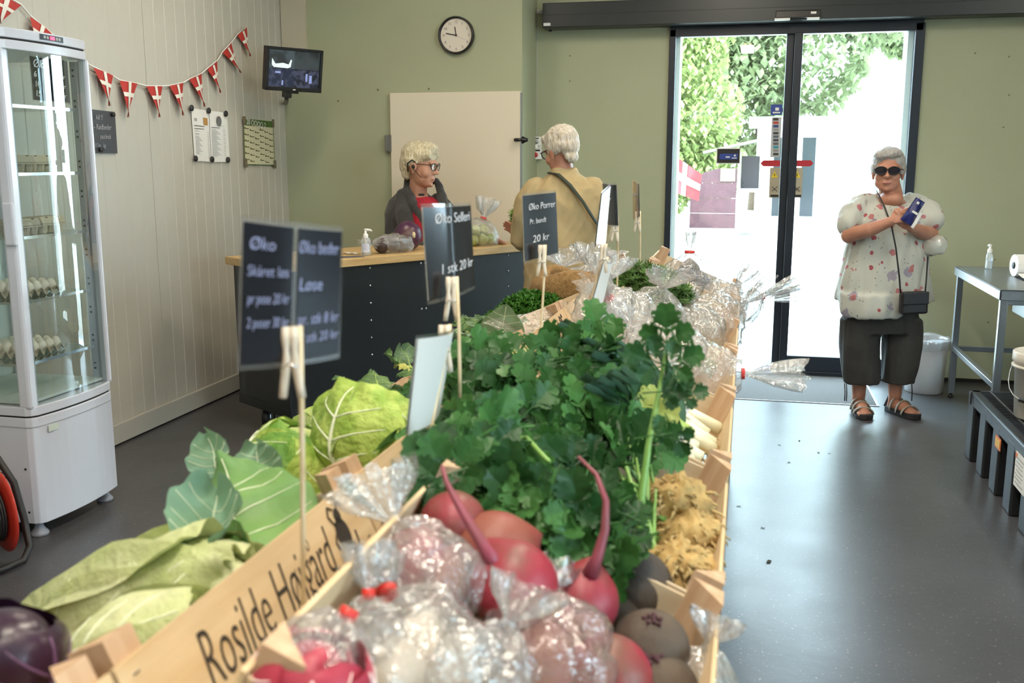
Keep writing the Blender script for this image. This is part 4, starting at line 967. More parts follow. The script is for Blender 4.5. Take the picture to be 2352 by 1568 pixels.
def blade(base, tip, width, nrm, curl=.15, wave=.1, fold=.0, outline=.75, nu=14, nv=18, seed=0, ripple=0.0, rib=True, bend=0.0):
    """broad leaf from base to tip: returns surface builder, rib builder"""
    base = Vector(base); tip = Vector(tip); ax = tip - base; L = ax.length; nrm = Vector(nrm); nrm = (nrm - ax * nrm.dot(ax) / L / L).normalized(); side = ax.cross(nrm).normalized()
    def f(a, b):
        s = a * 2 - 1; w = width * max(.02, math.sin(math.pi * min(1, b * .93 + .03) ** outline)) ** .8
        e = abs(s)
        p = base + ax * b + side * (s * w * (1 + .06 * nz((b * 4, s, 0), 2, seed)))
        up = curl * width * e * e - fold * width * (1 - e) + wave * width * nz((a * 2, b * 3, 0), 1.4, seed) + ripple * width * e * e * math.sin(b * 22 + s * 3 + seed) + bend * L * math.sin(math.pi * b)
        return p + nrm * up
    m = MB().grid(f, nu, nv)
    rb = None
    if rib:
        rb = MB().tube([f(.5, k / 12) + nrm * .0008 for k in range(12)], [max(.0008, width * .035 * (1 - k / 12.5)) for k in range(12)], 6)
        for k in (2, 4, 6, 8):
            for sgn in (0, 1):
                q = [f(.5 + (sgn - .5) * 1.5 * j / 4 * .62, min(1, k / 12 + .14 * j / 4)) + nrm * .0006 for j in range(5)]
                rb.tube(q, [max(.0005, width * .012 * (1 - j / 5)) for j in range(5)], 5)
    return m, rb
def head_core(rad, length, pointed, seed, rough=.05):
    def f(a, b):
        th = b * math.pi; zz = -math.cos(th) * length / 2
        r = math.sin(th) ** (.85) * rad
        if pointed: r *= (1 - .45 * b ** 2)
        an = 2 * math.pi * a; p = Vector((r * math.cos(an), r * math.sin(an), zz)); return p * (1 + rough * nz(p, 14, seed))
    return f
def cabbage(loc, axis, rad, length, label, M_in, M_out, M_rib, pointed=True, n=7, seed=0, spread=.12, ripple=.05, cat='cabbage', name='cabbage', group=None, rough=.05):
    t = thing(name, label, cat, loc, group=group); Q = look(axis) @ Matrix.Rotation(seed * 1.7, 4, 'Z')
    core = head_core(rad, length, pointed, seed, rough)
    MB().grid(core, 30, 18).build('heart', M_in, t, smooth=True).matrix_local = Q
    r = random.Random(seed)
    for k in range(n):
        a0 = k / n + r.uniform(-.04, .04); span = r.uniform(.34, .46); top = r.uniform(.72, .97); lay = .012 + .012 * (k % 3); sp = spread * (1 if k % 2 else .45)
        def f(a, b):
            s = a * 2 - 1; wb = span * (1 - .35 * abs(2 * b - 1) ** 3)
            bb = .04 + (top - .04) * b; p = core(a0 + s * wb / 2, bb)
            d = Vector((p.x, p.y, 0)); d = d.normalized() if d.length > 1e-6 else Vector((1, 0, 0))
            e = max(abs(s), b) ** 4
            return p * (1.02 + .018 * nz(p, 26, k + seed)) + d * (lay * .6 + sp * rad * e + ripple * rad * e * math.sin(13 * b + 7 * s + k)) + Vector((0, 0, .1 * sp * length * b ** 6))
        lf = MB().grid(f, 14, 16).build('outer_leaf', M_out[k % len(M_out)], t, smooth=True); lf.matrix_local = Q
        rb = MB().tube([f(.5, .02 + .9 * j / 10) * 1.004 for j in range(11)], [max(.0012, .007 * (1 - j / 11)) for j in range(11)], 6)
        for j in (2, 4, 6):
            for sg in (-1, 1): rb.tube([f(.5 + sg * .4 * q / 4, min(1, j / 10 + .22 * q / 4)) * 1.003 for q in range(5)], [.0022 * (1 - q / 5.5) for q in range(5)], 5)
        rb.build('leaf_rib', M_rib, lf, smooth=True)
    return t
def beet(loc, axis, r, label, m, tail=None, crown=None, seed=0, group=None, m_tail=None, squash=1.0, name='beetroot'):
    """axis: from crown to root tip; tail: list of world points"""
    t = thing(name, label, 'beetroot', loc, group=group); Q = look(axis)
    def f(a, b):
        th = math.pi * b; an = 2 * math.pi * a
        rr = r * math.sin(th) ** .9; z = -math.cos(th) * r * squash
        if b > .75: z += r * .3 * ((b - .75) / .25) ** 2
        p = Vector((rr * math.cos(an), rr * math.sin(an), z)); return p * (1 + .05 * nz(p, 9, seed) + .012 * nz(p, 45, seed))
    MB().grid(f, 28, 18).build('root_body', m, t, smooth=True).matrix_local = Q
    if tail:
        n = len(tail); rads = [r * .2 * (1 - .92 * (k / (n - 1)) ** .6) + .0012 for k in range(n)]
        MB().tube([Vector(p) - Vector(loc) for p in tail], rads, 8).build('root_tail', m_tail or m, t, smooth=True)
    if crown:
        c = MB(); rr = random.Random(seed)
        for k in range(9):
            a = k * 2.4; q = .2 * r * (k / 9) ** .5
            c.tube([(q * math.cos(a), q * math.sin(a), -r * squash * .96), (q * 1.4 * math.cos(a), q * 1.4 * math.sin(a), -r * squash * (1.05 + rr.uniform(0, .12)))], [r * .07, r * .045], 6)
        c.build('leaf_stubs', crown, t, smooth=True).matrix_local = Q
    return t
M_film = glass_mat('bag_film', 'f8f9fa', .07, .08, veil=.20, bump=.8, bscale=45, fres=1.0)
M_film2 = glass_mat('bag_film_milky', 'f6f7f9', .08, .09, veil=.15, bump=.8, bscale=45, fres=1.0)
M_tie = mat('red_tie', 'c3281f', .4)
def bag(loc, axis, rx, rz, label, seed=0, neck=.4, tail_len=.1, tail_r=.06, tie=True, m=None, group='clear plastic bags of produce', cat='bag', flat=1.0, crumple=.16, roll=0.0, bend=0.0, fine=1.0):
    """axis: from bag bottom to tied neck; body length rz, then a flared tail"""
    t = thing('plastic_bag', label, cat, loc, group=group); Q = look(axis) @ Matrix.Rotation(roll, 4, 'Z'); m = m or M_film
    prof = [(-.5, .12), (-.47, .55), (-.40, .82), (-.25, .98), (-.05, 1.0), (.12, .92), (.27, .72), (.38, .45), (.46, .24), (.50, .13)]
    ta = [(.0, .13), (.12, .2), (.3, .45), (.5, .75), (.75, .95), (1.0, 1.05)]
    rings = [(z * rz, r * rx) for z, r in prof]; kb = len(rings)
    def pt(z, r, a, k, amp):
        an = 2 * math.pi * a; pl = 1 + amp * math.sin(7 * an + seed) * .5 + amp * math.sin(13 * an + seed * 2 + z * 30) * .5
        x, y = r * pl * math.cos(an), r * pl * math.sin(an) * flat
        q = Vector((x, y, z)); d = crumple * rx * (abs(nz(q, 1.1 / rx, seed)) * 2.2 - .5 + .45 * nz(q, 2.6 / rx, seed) + .35 * abs(nz(q, 5.5 / rx, seed)))
        q = q + Vector((math.cos(an), math.sin(an) * flat, .3 * nz(q, 20, seed + 3))) * d
        return q
    NA = 60
    def body(a, b):
        x = b * (kb - 1); i = min(kb - 2, int(x)); fr_ = x - i
        z = rings[i][0] * (1 - fr_) + rings[i + 1][0] * fr_; r = rings[i][1] * (1 - fr_) + rings[i + 1][1] * fr_
        amp = .05 + .5 * max(0, (b - .65) / .35); return pt(z, r, a, 0, amp) if b < .97 else Vector((r * math.cos(2 * math.pi * a), r * math.sin(2 * math.pi * a), z))
    mb = MB().grid(body, NA, 40)
    if tail_len:
        def tailf(a, b):
            x = b * (len(ta) - 1); i = min(len(ta) - 2, int(x)); f_ = x - i
            z = rz * .5 + tail_len * (ta[i][0] * (1 - f_) + ta[i + 1][0] * f_); r = tail_r * (ta[i][1] * (1 - f_) + ta[i + 1][1] * f_)
            if i == 0: r = rx * .13 * (1 - f_) + r * f_
            an = 2 * math.pi * a; pl = 1 + .35 * math.sin(8 * an + seed) + .2 * math.sin(19 * an + seed * 3)
            return Vector((r * pl * math.cos(an) + bend * b * b * tail_len, r * pl * math.sin(an) * .55, z + .2 * tail_len * b * nz((math.cos(an), math.sin(an), b), 2, seed)))
        mb.grid(tailf, NA, 12)
    mb.build('film', m, t, smooth=True).matrix_local = Q
    if tie: MB().lathe([(rx * .10, -.006), (rx * .17, -.006), (rx * .17, .006), (rx * .10, .006)], 12).build('tie', M_tie, t, smooth=True).matrix_local = Q @ Matrix.Translation((0, 0, rz * .5))
    return t
# ================================================================ produce, left row
M_pc_in = leafshader('pointed_cabbage_heart', 'd2d6ab', 'bcc888', 7, .45, .15, .8, 40)
M_pc_o1 = leafshader('pointed_cabbage_leaf_pale', 'ccd1a2', 'b9c584', 7, .45, .25, .9, 40)
M_pc_o2 = leafshader('pointed_cabbage_leaf_green', '9fbf62', '7aa34a', 6, .45, .25, .3, 30)
M_rib = mat('leaf_rib_pale', 'e4ead0', .5)
M_sav1 = leafshader('savoy_leaf', '8fb04a', 'b9cf6c', 22, .5, .2, 1.0, 55, .4, .6); M_sav2 = leafshader('savoy_leaf_deep', '5f8f3a', '86ab4c', 22, .5, .2, 1.0, 55, .4, .6); M_sav3 = leafshader('savoy_heart', 'c8d58a', 'a3c070', 22, .5, .2, .9, 55)
M_red = leafshader('red_cabbage_skin', '241522', '3a2038', 9, .3, .05, .2, 30, spec=.6)
M_bl = leafshader('blue_green_leaf', '5d8a5c', '7fa860', 5, .45, .22, .35, 28); M_bl2 = leafshader('blue_leaf_underside', '6f9384', '8db08c', 6, .5, .22, .3, 28)
def plant(name, label, cat, loc, group=None): return thing(name, label, cat, loc, group=group)
def add_blade(t, base, tip, w, nrm, m, name='leaf', **k):
    o = Vector(t.location); s, rb = blade(Vector(base) - o, Vector(tip) - o, w, nrm, **k)
    l = s.build(name, m, t, smooth=True)
    if rb: rb.build('leaf_rib', M_rib if m not in (M_red,) else M_red, l, smooth=True)
    return l
UP = Vector((0, 0, 1))
# red cabbage at the near left corner
p = pxL(8, 1510, .17)
cabbage(p, (.3, .2, 1), .05, .10, 'dark red cabbage at the near left corner of the crates', M_red, [M_red], mat('red_cabbage_rib', '6d4a6e', .5), False, 5, 3, .06, .02, group='cabbages')
# pointed cabbages
a = pxL(115, 1465, .095); b = pxL(575, 1300, .11); c = (a + b) / 2
cabbage(c - Vector((0, 0, .005)), (b - a), .076, (b - a).length * .96, 'pale pointed cabbage lying in front, tip towards the board', M_pc_in, [M_pc_o1, M_pc_in, M_pc_o1], M_rib, True, 8, 5, .26, .12, group='cabbages')
a = pxL(250, 1560, .07); b = pxL(500, 1450, .07)
cabbage((a + b) / 2 + Vector((-.02, 0, 0)), (b - a), .055, .2, 'pale green pointed cabbage under the front one against the lettered board', M_pc_in, [M_pc_o1, M_pc_in], M_rib, True, 6, 8, .18, .05, group='cabbages')
a = pxL(420, 1270, .08); b = pxL(640, 1200, .08)
t = cabbage((a + b) / 2, (b - a), .075, .22, 'large blue green cabbage with broad leaf standing up behind the front cabbage', M_pc_o2, [M_pc_o2, M_bl], M_rib, True, 6, 9, .2, .06, group='cabbages')
lb = pxL(560, 1285, .10); lt = on_y(505, 1035, 1.42)
add_blade(t, lb, lt, .118, Vector((.25, -1, .35)), M_bl, curl=-.35, wave=.25, outline=.62, seed=2, ripple=.05, nu=20, nv=24)
lb = pxL(470, 1290, .13); lt = on_y(500, 1120, 1.26)
add_blade(t, lb, lt, .05, Vector((.3, -1, .2)), M_bl2, curl=.9, wave=.4, outline=.8, seed=4, ripple=.12)
lb = pxL(360, 1260, .13); lt = on_y(575, 1255, 1.17)
add_blade(t, lb, lt, .045, Vector((.1, -.5, .9)), M_bl, curl=.7, wave=.3, outline=.9, seed=6, ripple=.08)
lb = on_y(500, 1100, 1.5); lt = on_y(478, 1000, 1.56)
add_blade(t, lb, lt, .04, Vector((.25, -1, .2)), M_bl2, curl=.6, wave=.4, seed=7, ripple=.1)
lb = on_y(600, 1120, 1.46); lt = on_y(590, 1020, 1.5)
add_blade(t, lb, lt, .045, Vector((.25, -1, .2)), M_bl2, curl=.5, wave=.4, seed=8, ripple=.1)
# savoy cabbages
for u, v, h, r, L, ax, sd, lab, ms in ((680, 1085, .12, .092, .18, (.4, .3, .9), 11, 'green savoy cabbage just behind the crate post', [M_sav2, M_sav1]), (865, 1010, .12, .10, .19, (.2, .5, .8), 13, 'large yellow green savoy cabbage, biggest of the savoys', [M_sav1, M_sav3, M_sav1]), (765, 1000, .10, .085, .16, (-.3, .4, .8), 14, 'yellow green savoy cabbage half hidden at the back left', [M_sav3, M_sav1]), (640, 1160, .05, .075, .15, (.3, .1, .9), 15, 'green savoy cabbage low against the lettered board', [M_sav1, M_sav2])):
    cabbage(pxL(u, v, h), ax, r, L, lab, M_sav3, ms, M_rib, False, 7, sd, .2, .10, group='cabbages', rough=.07)
# kohlrabi / cauliflower greens: leafy bunches with bare stalks
M_kg1 = leafshader('kohlrabi_leaf', '47683f', '6a8a55', 8, .55, .2, .4, 45); M_kg2 = leafshader('kohlrabi_leaf_grey', '5c7a60', '7f9a7a', 8, .55, .2, .4, 45); M_yel2 = leafshader('yellow_leaf', 'c9c66a', 'b8bf74', 6, .5, .2)
M_stalk = mat('leaf_stalk', 'b3cf74', .45)
def greens(loc, label, n, r, hgt, seed, ms, lw=.055, name='kohlrabi', cat='kohlrabi', bulb=True):
    t = plant(name, label, cat, loc, 'kohlrabi with leaves'); rr = random.Random(seed)
    if bulb: MB().ell((0, 0, -.01), (.042, .042, .038), 18, 12).build('bulb', mat('kohlrabi_skin', 'b6cf8e', .45), t, smooth=True)
    for k in range(n):
        a = k * 2.4 + rr.uniform(-.3, .3); e = rr.uniform(.25, 1.0); d = Vector((math.cos(a) * e, math.sin(a) * e, 0)) * r
        b = Vector((d.x * .25, d.y * .25, .01)); m_ = Vector((d.x * .6, d.y * .6, hgt * rr.uniform(.45, .7))); tip = Vector((d.x * 1.25, d.y * 1.25, hgt * rr.uniform(.55, 1.1)))
        st = MB().tube([b, (b + m_) / 2 + UP * .012, m_], [.005, .004, .003], 6).build('stalk', M_stalk, t, smooth=True)
        s, rb = blade(m_, tip, lw * rr.uniform(.7, 1.15), UP * .8 + d.normalized() * rr.uniform(-.4, .5), curl=rr.uniform(-.4, .3), wave=.4, ripple=.09, seed=seed + k, nu=8, nv=10, outline=.7)
        l = s.build('leaf', ms[k % len(ms)], t, smooth=True); rb.build('leaf_rib', M_stalk, l, smooth=True)
    return t
for u, v, h, n, r, hh, sd, lab in ((880, 945, .10, 9, .13, .09, 21, 'bunch of netted grey green leaves behind the savoy cabbages'), (960, 880, .09, 9, .12, .10, 22, 'leafy kohlrabi half hidden behind the paper sign'), (1040, 835, .08, 10, .13, .10, 23, 'leafy kohlrabi with pale stalks in the middle of the row'), (1110, 800, .09, 11, .14, .11, 24, 'largest leafy kohlrabi against the dark counter'), (1160, 770, .07, 9, .12, .09, 25, 'leafy kohlrabi next to the plastic edged crate'), (1080, 770, .07, 9, .12, .10, 26, 'leafy kohlrabi at the left edge of the row')):
    greens(pxL(u, v, h), lab, n, r, hh, sd, [M_kg1, M_kg2, M_kg1, M_yel2] if sd in (22, 23, 25) else [M_kg1, M_kg2])
# tall netted leaf standing up
t = plant('cabbage_leaf', 'broad grey green leaf standing up before the dark counter', 'leaf', pxL(1150, 790, .12))
add_blade(t, pxL(1150, 785, .12), on_y(1163, 698, 2.98), .07, Vector((.2, -1, .2)), M_kg2, curl=.2, wave=.3, ripple=.08, outline=.7)
t = plant('yellow_leaf', 'pale yellow leaf lying beside the far lettered crate', 'leaf', pxL(1190, 805, .12))
add_blade(t, pxL(1140, 790, .125), pxL(1225, 815, .14), .06, Vector((.1, -.6, 1)), M_yel2, curl=-.3, wave=.2)
# curly parsley: tufts of crinkled leaflets
M_par = leafshader('parsley_leaf', '2c5a1e', '447a2a', 30, .5, .2, .2, 60); M_dill = leafshader('fine_herb_leaf', '3a5a2c', '5a7c3e', 30, .55, .2, .2, 60)
def tuft(name, label, loc, rx, ry, rz, n, size, m, seed, cat='parsley', curly=True):
    t = plant(name, label, cat, loc, 'herb bunches'); r = random.Random(seed); mb = MB()
    for i in range(n):
        d = Vector((r.gauss(0, 1), r.gauss(0, 1), abs(r.gauss(0, 1)) * .9 + .05)).normalized() * r.uniform(.7, 1.02)
        c = Vector((d.x * rx, d.y * ry, d.z * rz)); q = Matrix.Rotation(r.uniform(0, 6.3), 3, 'Z') @ Matrix.Rotation(r.uniform(-1.3, 1.3), 3, 'X'); s = size * r.uniform(.6, 1.2)
        if curly:
            vs = [c + q @ Vector((0, 0, 0)) * s]
            for k in range(7):
                a = k / 6 * 4.6 - 2.3; vs.append(c + q @ Vector((math.sin(a), math.cos(a), .5 * (-1) ** k)) * s)
            mb.add(vs, [(0, k + 1, k + 2) for k in range(6)])
        else:
            for k in range(5):
                a = (k - 2) * .55; e = Vector((math.sin(a), math.cos(a), .2 * (k % 2))) * s * 1.5; w = Vector((math.cos(a), -math.sin(a), 0)) * s * .16
                mb.add([c + q @ (-w * .4), c + q @ (w * .4), c + q @ (e * .6 + w), c + q @ e, c + q @ (e * .6 - w)], [(0, 1, 2, 3, 4)])
    o = mb.build('leaves', m, t); o['kind'] = 'stuff'
    sm = MB()
    for k in range(10):
        a = k * .63; sm.tube([(.1 * rx * math.cos(a), .1 * ry * math.sin(a), -.02), (.5 * rx * math.cos(a), .5 * ry * math.sin(a), rz * .6)], .002, 5)
    sm.build('stems', M_stalk, t); return t
tuft('parsley_bunch', 'dark curly parsley bunch before the dark counter', pxL(1225, 745, .06), .17, .2, .14, 1500, .016, M_par, 31)
tuft('parsley_bunch', 'dark curly parsley bunch lowest against the counter', pxL(1150, 752, .03), .12, .16, .10, 800, .016, M_par, 32)
tuft('herb_bunch', 'feathery green herb bunch beside the clear bags', pxR(1478, 690, .09), .17, .18, .13, 1500, .02, M_dill, 33, 'herbs', False)

# ================================================================ produce, right row
M_ch = mat('striped_beet_skin', '8a2636', .48, col2='6d4438', nscale=14, bump=.3, bscale=30, lo=.42, hi=.68, sss=.1); M_ch2 = mat('striped_beet_dusty', '84483a', .55, col2='8c2b3a', nscale=8, bump=.3, bscale=30, lo=.45, hi=.65)
M_cht = mat('beet_tail_pink', '8a3b4e', .45, col2='7a4048', nscale=20); M_db = mat('dark_beet_skin', '3a3330', .75, col2='56493c', nscale=7, bump=.4, bscale=40, lo=.4, hi=.7); M_crown = mat('beet_crown', '4a2a33', .7)
M_bigb = mat('beet_skin_patch', '8e2838', .48, col2='5d4a3c', nscale=11, bump=.3, bscale=28, lo=.46, hi=.66)
G = 'beetroots in the near right crate'
def B(u, v, h, axis, r, lab, m, tail=None, crown=None, seed=0, **k):
    p = pxR(u, v, h); return beet(p, axis, r, lab, m, [on_y(a, b, y) for a, b, y in tail] if tail else None, crown, seed, G, M_cht, **k)
B(1040, 1205, .105, (-.1, .2, -1), .046, 'glossy pink beetroot at the back left by the lettered board', M_ch, [(965, 1225, 1.36), (958, 1150, 1.38), (970, 1105, 1.42)], None, 41)
B(1135, 1270, .10, (.9, .5, .3), .056, 'brown patched pink beetroot behind the front one', M_ch2, [(1215, 1255, 1.28), (1270, 1232, 1.32), (1325, 1215, 1.36)], None, 42)
B(1180, 1345, .115, (-.55, .3, .6), .056, 'large pink beetroot at the front with long curved tail', M_bigb, [(1150, 1310, 1.115), (1118, 1265, 1.115), (1080, 1205, 1.125), (1045, 1145, 1.14), (1025, 1105, 1.15), (1015, 1068, 1.16)], None, 43)
B(1332, 1385, .095, (.2, .2, .9), .050, 'pink beetroot with thick tail curving upward', M_ch, [(1355, 1320, 1.205), (1372, 1280, 1.21), (1390, 1215, 1.22), (1392, 1150, 1.23), (1370, 1090, 1.25), (1328, 1048, 1.27)], None, 44)
B(1265, 1275, .075, (.6, .5, .2), .05, 'small pink beetroot deep between the others', M_ch, [(1290, 1240, 1.36), (1270, 1200, 1.4)], None, 45)
B(1460, 1345, .09, (.1, -.2, .6), .054, 'dark dusty beetroot touching the celeriac crate', M_db, None, None, 46, squash=.95)
B(1492, 1492, .08, (-.1, .3, -1), .052, 'dark beetroot in front showing its crown', M_db, None, M_crown, 47)
B(1585, 1440, .075, (.1, .2, -1), .043, 'dark beetroot by the right crate edge', M_db, None, M_crown, 48)
B(1395, 1560, .07, (.2, .1, -1), .055, 'pink beetroot at the bottom under the bags', M_ch, None, None, 49)
B(1510, 1600, .05, (.1, .1, -1), .055, 'dark beetroot cut by the lower picture edge', M_db, None, M_crown, 50)
B(1400, 1420, .04, (.1, .4, -.6), .055, 'dark beetroot lying underneath the front pink ones', M_db, None, None, 51)
B(1560, 1340, .04, (.1, .4, -.6), .05, 'dark beetroot low in the far right corner of the beet crate', M_db, None, None, 52)
B(1230, 1430, .06, (.1, .4, -.6), .06, 'pink beetroot half covered by the clear bags', M_ch2, None, None, 53)
# bagged things at the front
def RB(u, v, h, axis, rx, rz, lab, seed, **k): return bag(pxR(u, v, h), axis, rx, rz, lab, seed, **k)
B(945, 1305, .08, (.2, .5, .5), .048, 'pink beetroot inside a clear bag beside the lettered board', M_ch, None, None, 54); B(1000, 1345, .07, (.2, .2, .5), .044, 'second pink beetroot inside the clear bag', M_ch2, None, None, 55)
RB(965, 1325, .085, (-.5, .25, .75), .078, .15, 'clear bag of pink beetroots beside the lettered board', 61, tail_len=.07, tail_r=.05, tie=False)
RB(845, 1455, .075, (-.1, .35, .9), .045, .085, 'crumpled clear bag neck standing beside the lettered board', 62, tail_len=.055, tail_r=.022, m=M_film2)
# radicchio with white veins in a bag
M_rad = leafshader('radicchio_leaf', '9c2f42', 'b5495a', 8, .4, .1, .2, 30)
cabbage(pxR(715, 1570, .12), (.1, -.2, 1), .036, .08, 'red radicchio with white veins in a clear bag at the front', M_rad, [M_rad], mat('radicchio_vein', 'e8d5d2', .5), False, 6, 17, .06, .03, cat='radicchio', name='radicchio')
RB(725, 1545, .115, (.35, .6, .8), .058, .12, 'clear bag around the radicchio at the bottom of the picture', 63, tail_len=.0, m=M_film2)
M_gar = mat('pale_root', 'cfc6b6', .6, col2='bfb3a0', nscale=10)
for i, (u, v, lab) in enumerate(((960, 1470, 'pale turnip in the left front bag'), (1040, 1545, 'pale turnip at the bottom in the middle front bag'), (905, 1560, 'pale turnip at the bottom in the left front bag'))):
    beet(pxR(u, v, .05), (.1, .2, 1), .038, lab, M_gar, None, None, 64 + i, 'pale turnips in bags', name='turnip')
    bpy.data.objects[-1] if False else None
RB(950, 1510, .07, (-.5, .5, .5), .082, .17, 'large clear bag of pale turnips with red tie at the front', 66, tail_len=.05, tail_r=.03, m=M_film2)
for i, (u, v, lab) in enumerate(((1240, 1530, 'pink beetroot in the front bag on the left side'), (1330, 1500, 'pink beetroot in the front bag on the right side'))):
    B(u, v, .06, (.1, .3, .6), .046, lab, M_ch2, None, None, 67 + i)
RB(1240, 1515, .075, (-.2, .8, .5), .088, .17, 'large clear bag of beetroots at the front middle', 69, tail_len=.05, tail_r=.04, tie=False, m=M_film2)
RB(1105, 1555, .08, (.3, .5, .7), .062, .13, 'crumpled clear bag at the bottom edge between two bags', 70, tail_len=.05, tail_r=.04, tie=False, m=M_film2)
RB(1600, 1585, .06, (.2, .3, .8), .06, .12, 'small clear bag at the right bottom corner of the crate', 71, tail_len=.04, tail_r=.03, tie=False)

# celeriac: knobbly roots with rootlets, stalks and lobed leaves
M_cel = mat('celeriac_skin', 'bb9d64', .75, col2='7d5f30', nscale=14, bump=.8, bscale=35, lo=.45, hi=.7); M_rootlet = mat('rootlet', 'b39a68', .8)
M_cl = [leafshader('celery_leaf_a', '2b5429', '3a6a34', 9, .42, .22, .3, 40, spec=.3), leafshader('celery_leaf_b', '204423', '2f5a2e', 9, .42, .22, .3, 40, spec=.3), leafshader('celery_leaf_c', '3d6c36', '528347', 9, .42, .25, .3, 40, spec=.3), leafshader('celery_leaf_yellow', 'a5b763', 'b9c274', 9, .45, .25, .2, 40)]
M_cst = mat('celery_stalk', '6d9a4c', .4, col2='87ad5c', nscale=8)
def celery_leaf(seed, m):
    """three-part toothed leaf lying along +Y, about 9 cm"""
    r = random.Random(seed); mb = MB()
    def leaflet(o, ang, L, W):
        rot = Matrix.Rotation(ang, 3, 'Z'); tip = .012 * r.uniform(.5, 2)
        outl = [(0, 0), (.14, .2), (.36, .28), (.46, .42), (.40, .54), (.50, .68), (.46, .82), (.30, .82), (.30, .98), (.14, 1.06), (0, 1.0)]
        pts = [(x * W, y * L) for x, y in outl] + [(-x * W, y * L) for x, y in reversed(outl[1:-1])]
        def Z(x, y): return .12 * abs(x) + .10 * L * math.sin(y / L * 2.4) + .006 * math.sin(40 * x + seed) * 1.2
        vs = [rot @ Vector((x, y, Z(x, y))) + o for x, y in pts] + [rot @ Vector((0, L * q, Z(0, L * q) - .004)) + o for q in (.25, .5, .75)]
        n = len(pts); c1, c2, c3 = n, n + 1, n + 2; fs = []
        for i in range(n):
            j = (i + 1) % n; ym = (pts[i][1] + pts[j][1]) / 2 / L; c = c1 if ym < .42 else (c2 if ym < .72 else c3); fs.append((i, j, c))
        half = len(outl) - 1
        fs += []
        mb.add(vs, fs)
        # close the seams between the three fan centres
        mb.add([rot @ Vector((0, L * q, Z(0, L * q) - .004)) + o for q in (.25, .5, .75)] + [rot @ Vector((x * W, y * L, Z(x * W, y * L))) + o for x, y in ((.40, .50), (-.40, .50), (.36, .72), (-.36, .72))], [(0, 3, 1), (0, 1, 4), (1, 5, 2), (1, 2, 6), (1, 3, 5), (1, 6, 4)])
    leaflet(Vector((0, .02, 0)), 0, .06, .055); leaflet(Vector((.004, .014, 0)), -1.05, .046, .045); leaflet(Vector((-.004, .014, 0)), 1.05, .046, .045)
    mb.tube([(0, -.045, -.006), (0, 0, 0), (0, .03, 0)], [.0022, .0018, .001], 5)
    me = mb.mesh('leaf', False); me.materials.append(m); return me
leaf_meshes = [celery_leaf(k, M_cl[k % 3]) for k in range(6)]; leaf_yellow = celery_leaf(9, M_cl[3])
CEL = []
for i, (u, v, h, r, lab) in enumerate(((1555, 1180, .10, .062, 'celeriac root furthest back, largest of the three'), (1580, 1250, .08, .055, 'celeriac root in the middle with shaggy rootlets'), (1560, 1325, .075, .052, 'celeriac root nearest the dark beetroots'))):
    t = plant('celeriac', 'knobbly yellow brown ' + lab, 'celeriac', pxR(u, v, h), 'celeriacs with leaves'); t['_u'] = u; CEL.append(t); rr = random.Random(80 + i)
    def f(a, b):
        th = math.pi * b; an = 2 * math.pi * a; q = Vector((math.sin(th) * math.cos(an), math.sin(th) * math.sin(an), -math.cos(th)))
        return q * r * (1 + .22 * nz(q, 2.5, 80 + i) + .3 * abs(nz(q, 5, 81 + i)) + .12 * nz(q, 13, i))
    MB().grid(f, 40, 26).build('root_body', M_cel, t, smooth=True)
    rm = MB()
    for k in range(150):
        d = Vector((rr.uniform(-.6, .7), rr.uniform(-1, .6), rr.uniform(-.5, .8))).normalized(); p0 = d * r * .98; L = rr.uniform(.02, .055)
        p1 = p0 + d * L * .4 + Vector((rr.uniform(-.3, .3), rr.uniform(-.3, .3), -.4)) * L; rm.tube([p0, (p0 + p1) / 2 + d * .006, p1], [.003, .0024, .001], 5)
    rm.build('rootlets', M_rootlet, t, smooth=True)['kind'] = 'stuff'
for t in CEL: del t['_u']
bpy.context.view_layer.update()
rr = random.Random(99)
def mass_ok(u, v):
    poly = [(945, 945), (1010, 880), (1080, 830), (1180, 815), (1260, 840), (1360, 770), (1420, 790), (1440, 860), (1490, 920), (1500, 990), (1450, 1060), (1430, 1130), (1430, 1220), (1400, 1250), (1290, 1230), (1180, 1180), (1090, 1140), (1000, 1090), (930, 1080), (950, 1010)]
    c = False; j = len(poly) - 1
    for i in range(len(poly)):
        (xi, yi), (xj, yj) = poly[i], poly[j]
        if (yi > v) != (yj > v) and u < (xj - xi) * (v - yi) / (yj - yi) + xi: c = not c
        j = i
    return c
nl = 0
while nl < 292:
    u = rr.uniform(930, 1575); v = rr.uniform(768, 1250)
    if not mass_ok(u, v): continue
    y = 1.40 + (1250 - v) / 460 * .62 + rr.uniform(-.03, .07)
    y += .10 * abs(u - 1240) / 330
    if u < 1120 and v > 980: y -= .10
    P = on_y(u, v, y); par = CEL[0] if v < 1020 else (CEL[1] if u > 1220 else CEL[2])
    nrm = Vector((rr.gauss(.1, .5), rr.gauss(-.55, .45), rr.gauss(.7, .4))).normalized()
    yd = Vector((rr.gauss(-.6, .6), rr.gauss(-.1, .6), rr.gauss(.15, .5)))
    if abs(yd.dot(nrm)) > .9 * yd.length: continue
    yv = (yd - nrm * yd.dot(nrm)).normalized(); xv = yv.cross(nrm)
    Mx = Matrix((xv, yv, nrm)).transposed().to_4x4() @ Matrix.Diagonal((1, 1, 1, 1)).to_4x4(); Mx.translation = P - Vector(par.location)
    me = leaf_yellow if rr.random() < .05 else leaf_meshes[rr.choice((0, 1, 3, 4, 0, 1, 3, 4, 2, 5))]
    share('leaf', me, par, Mx @ Matrix.Scale(rr.uniform(.85, 1.3), 4)); nl += 1
nl = 0
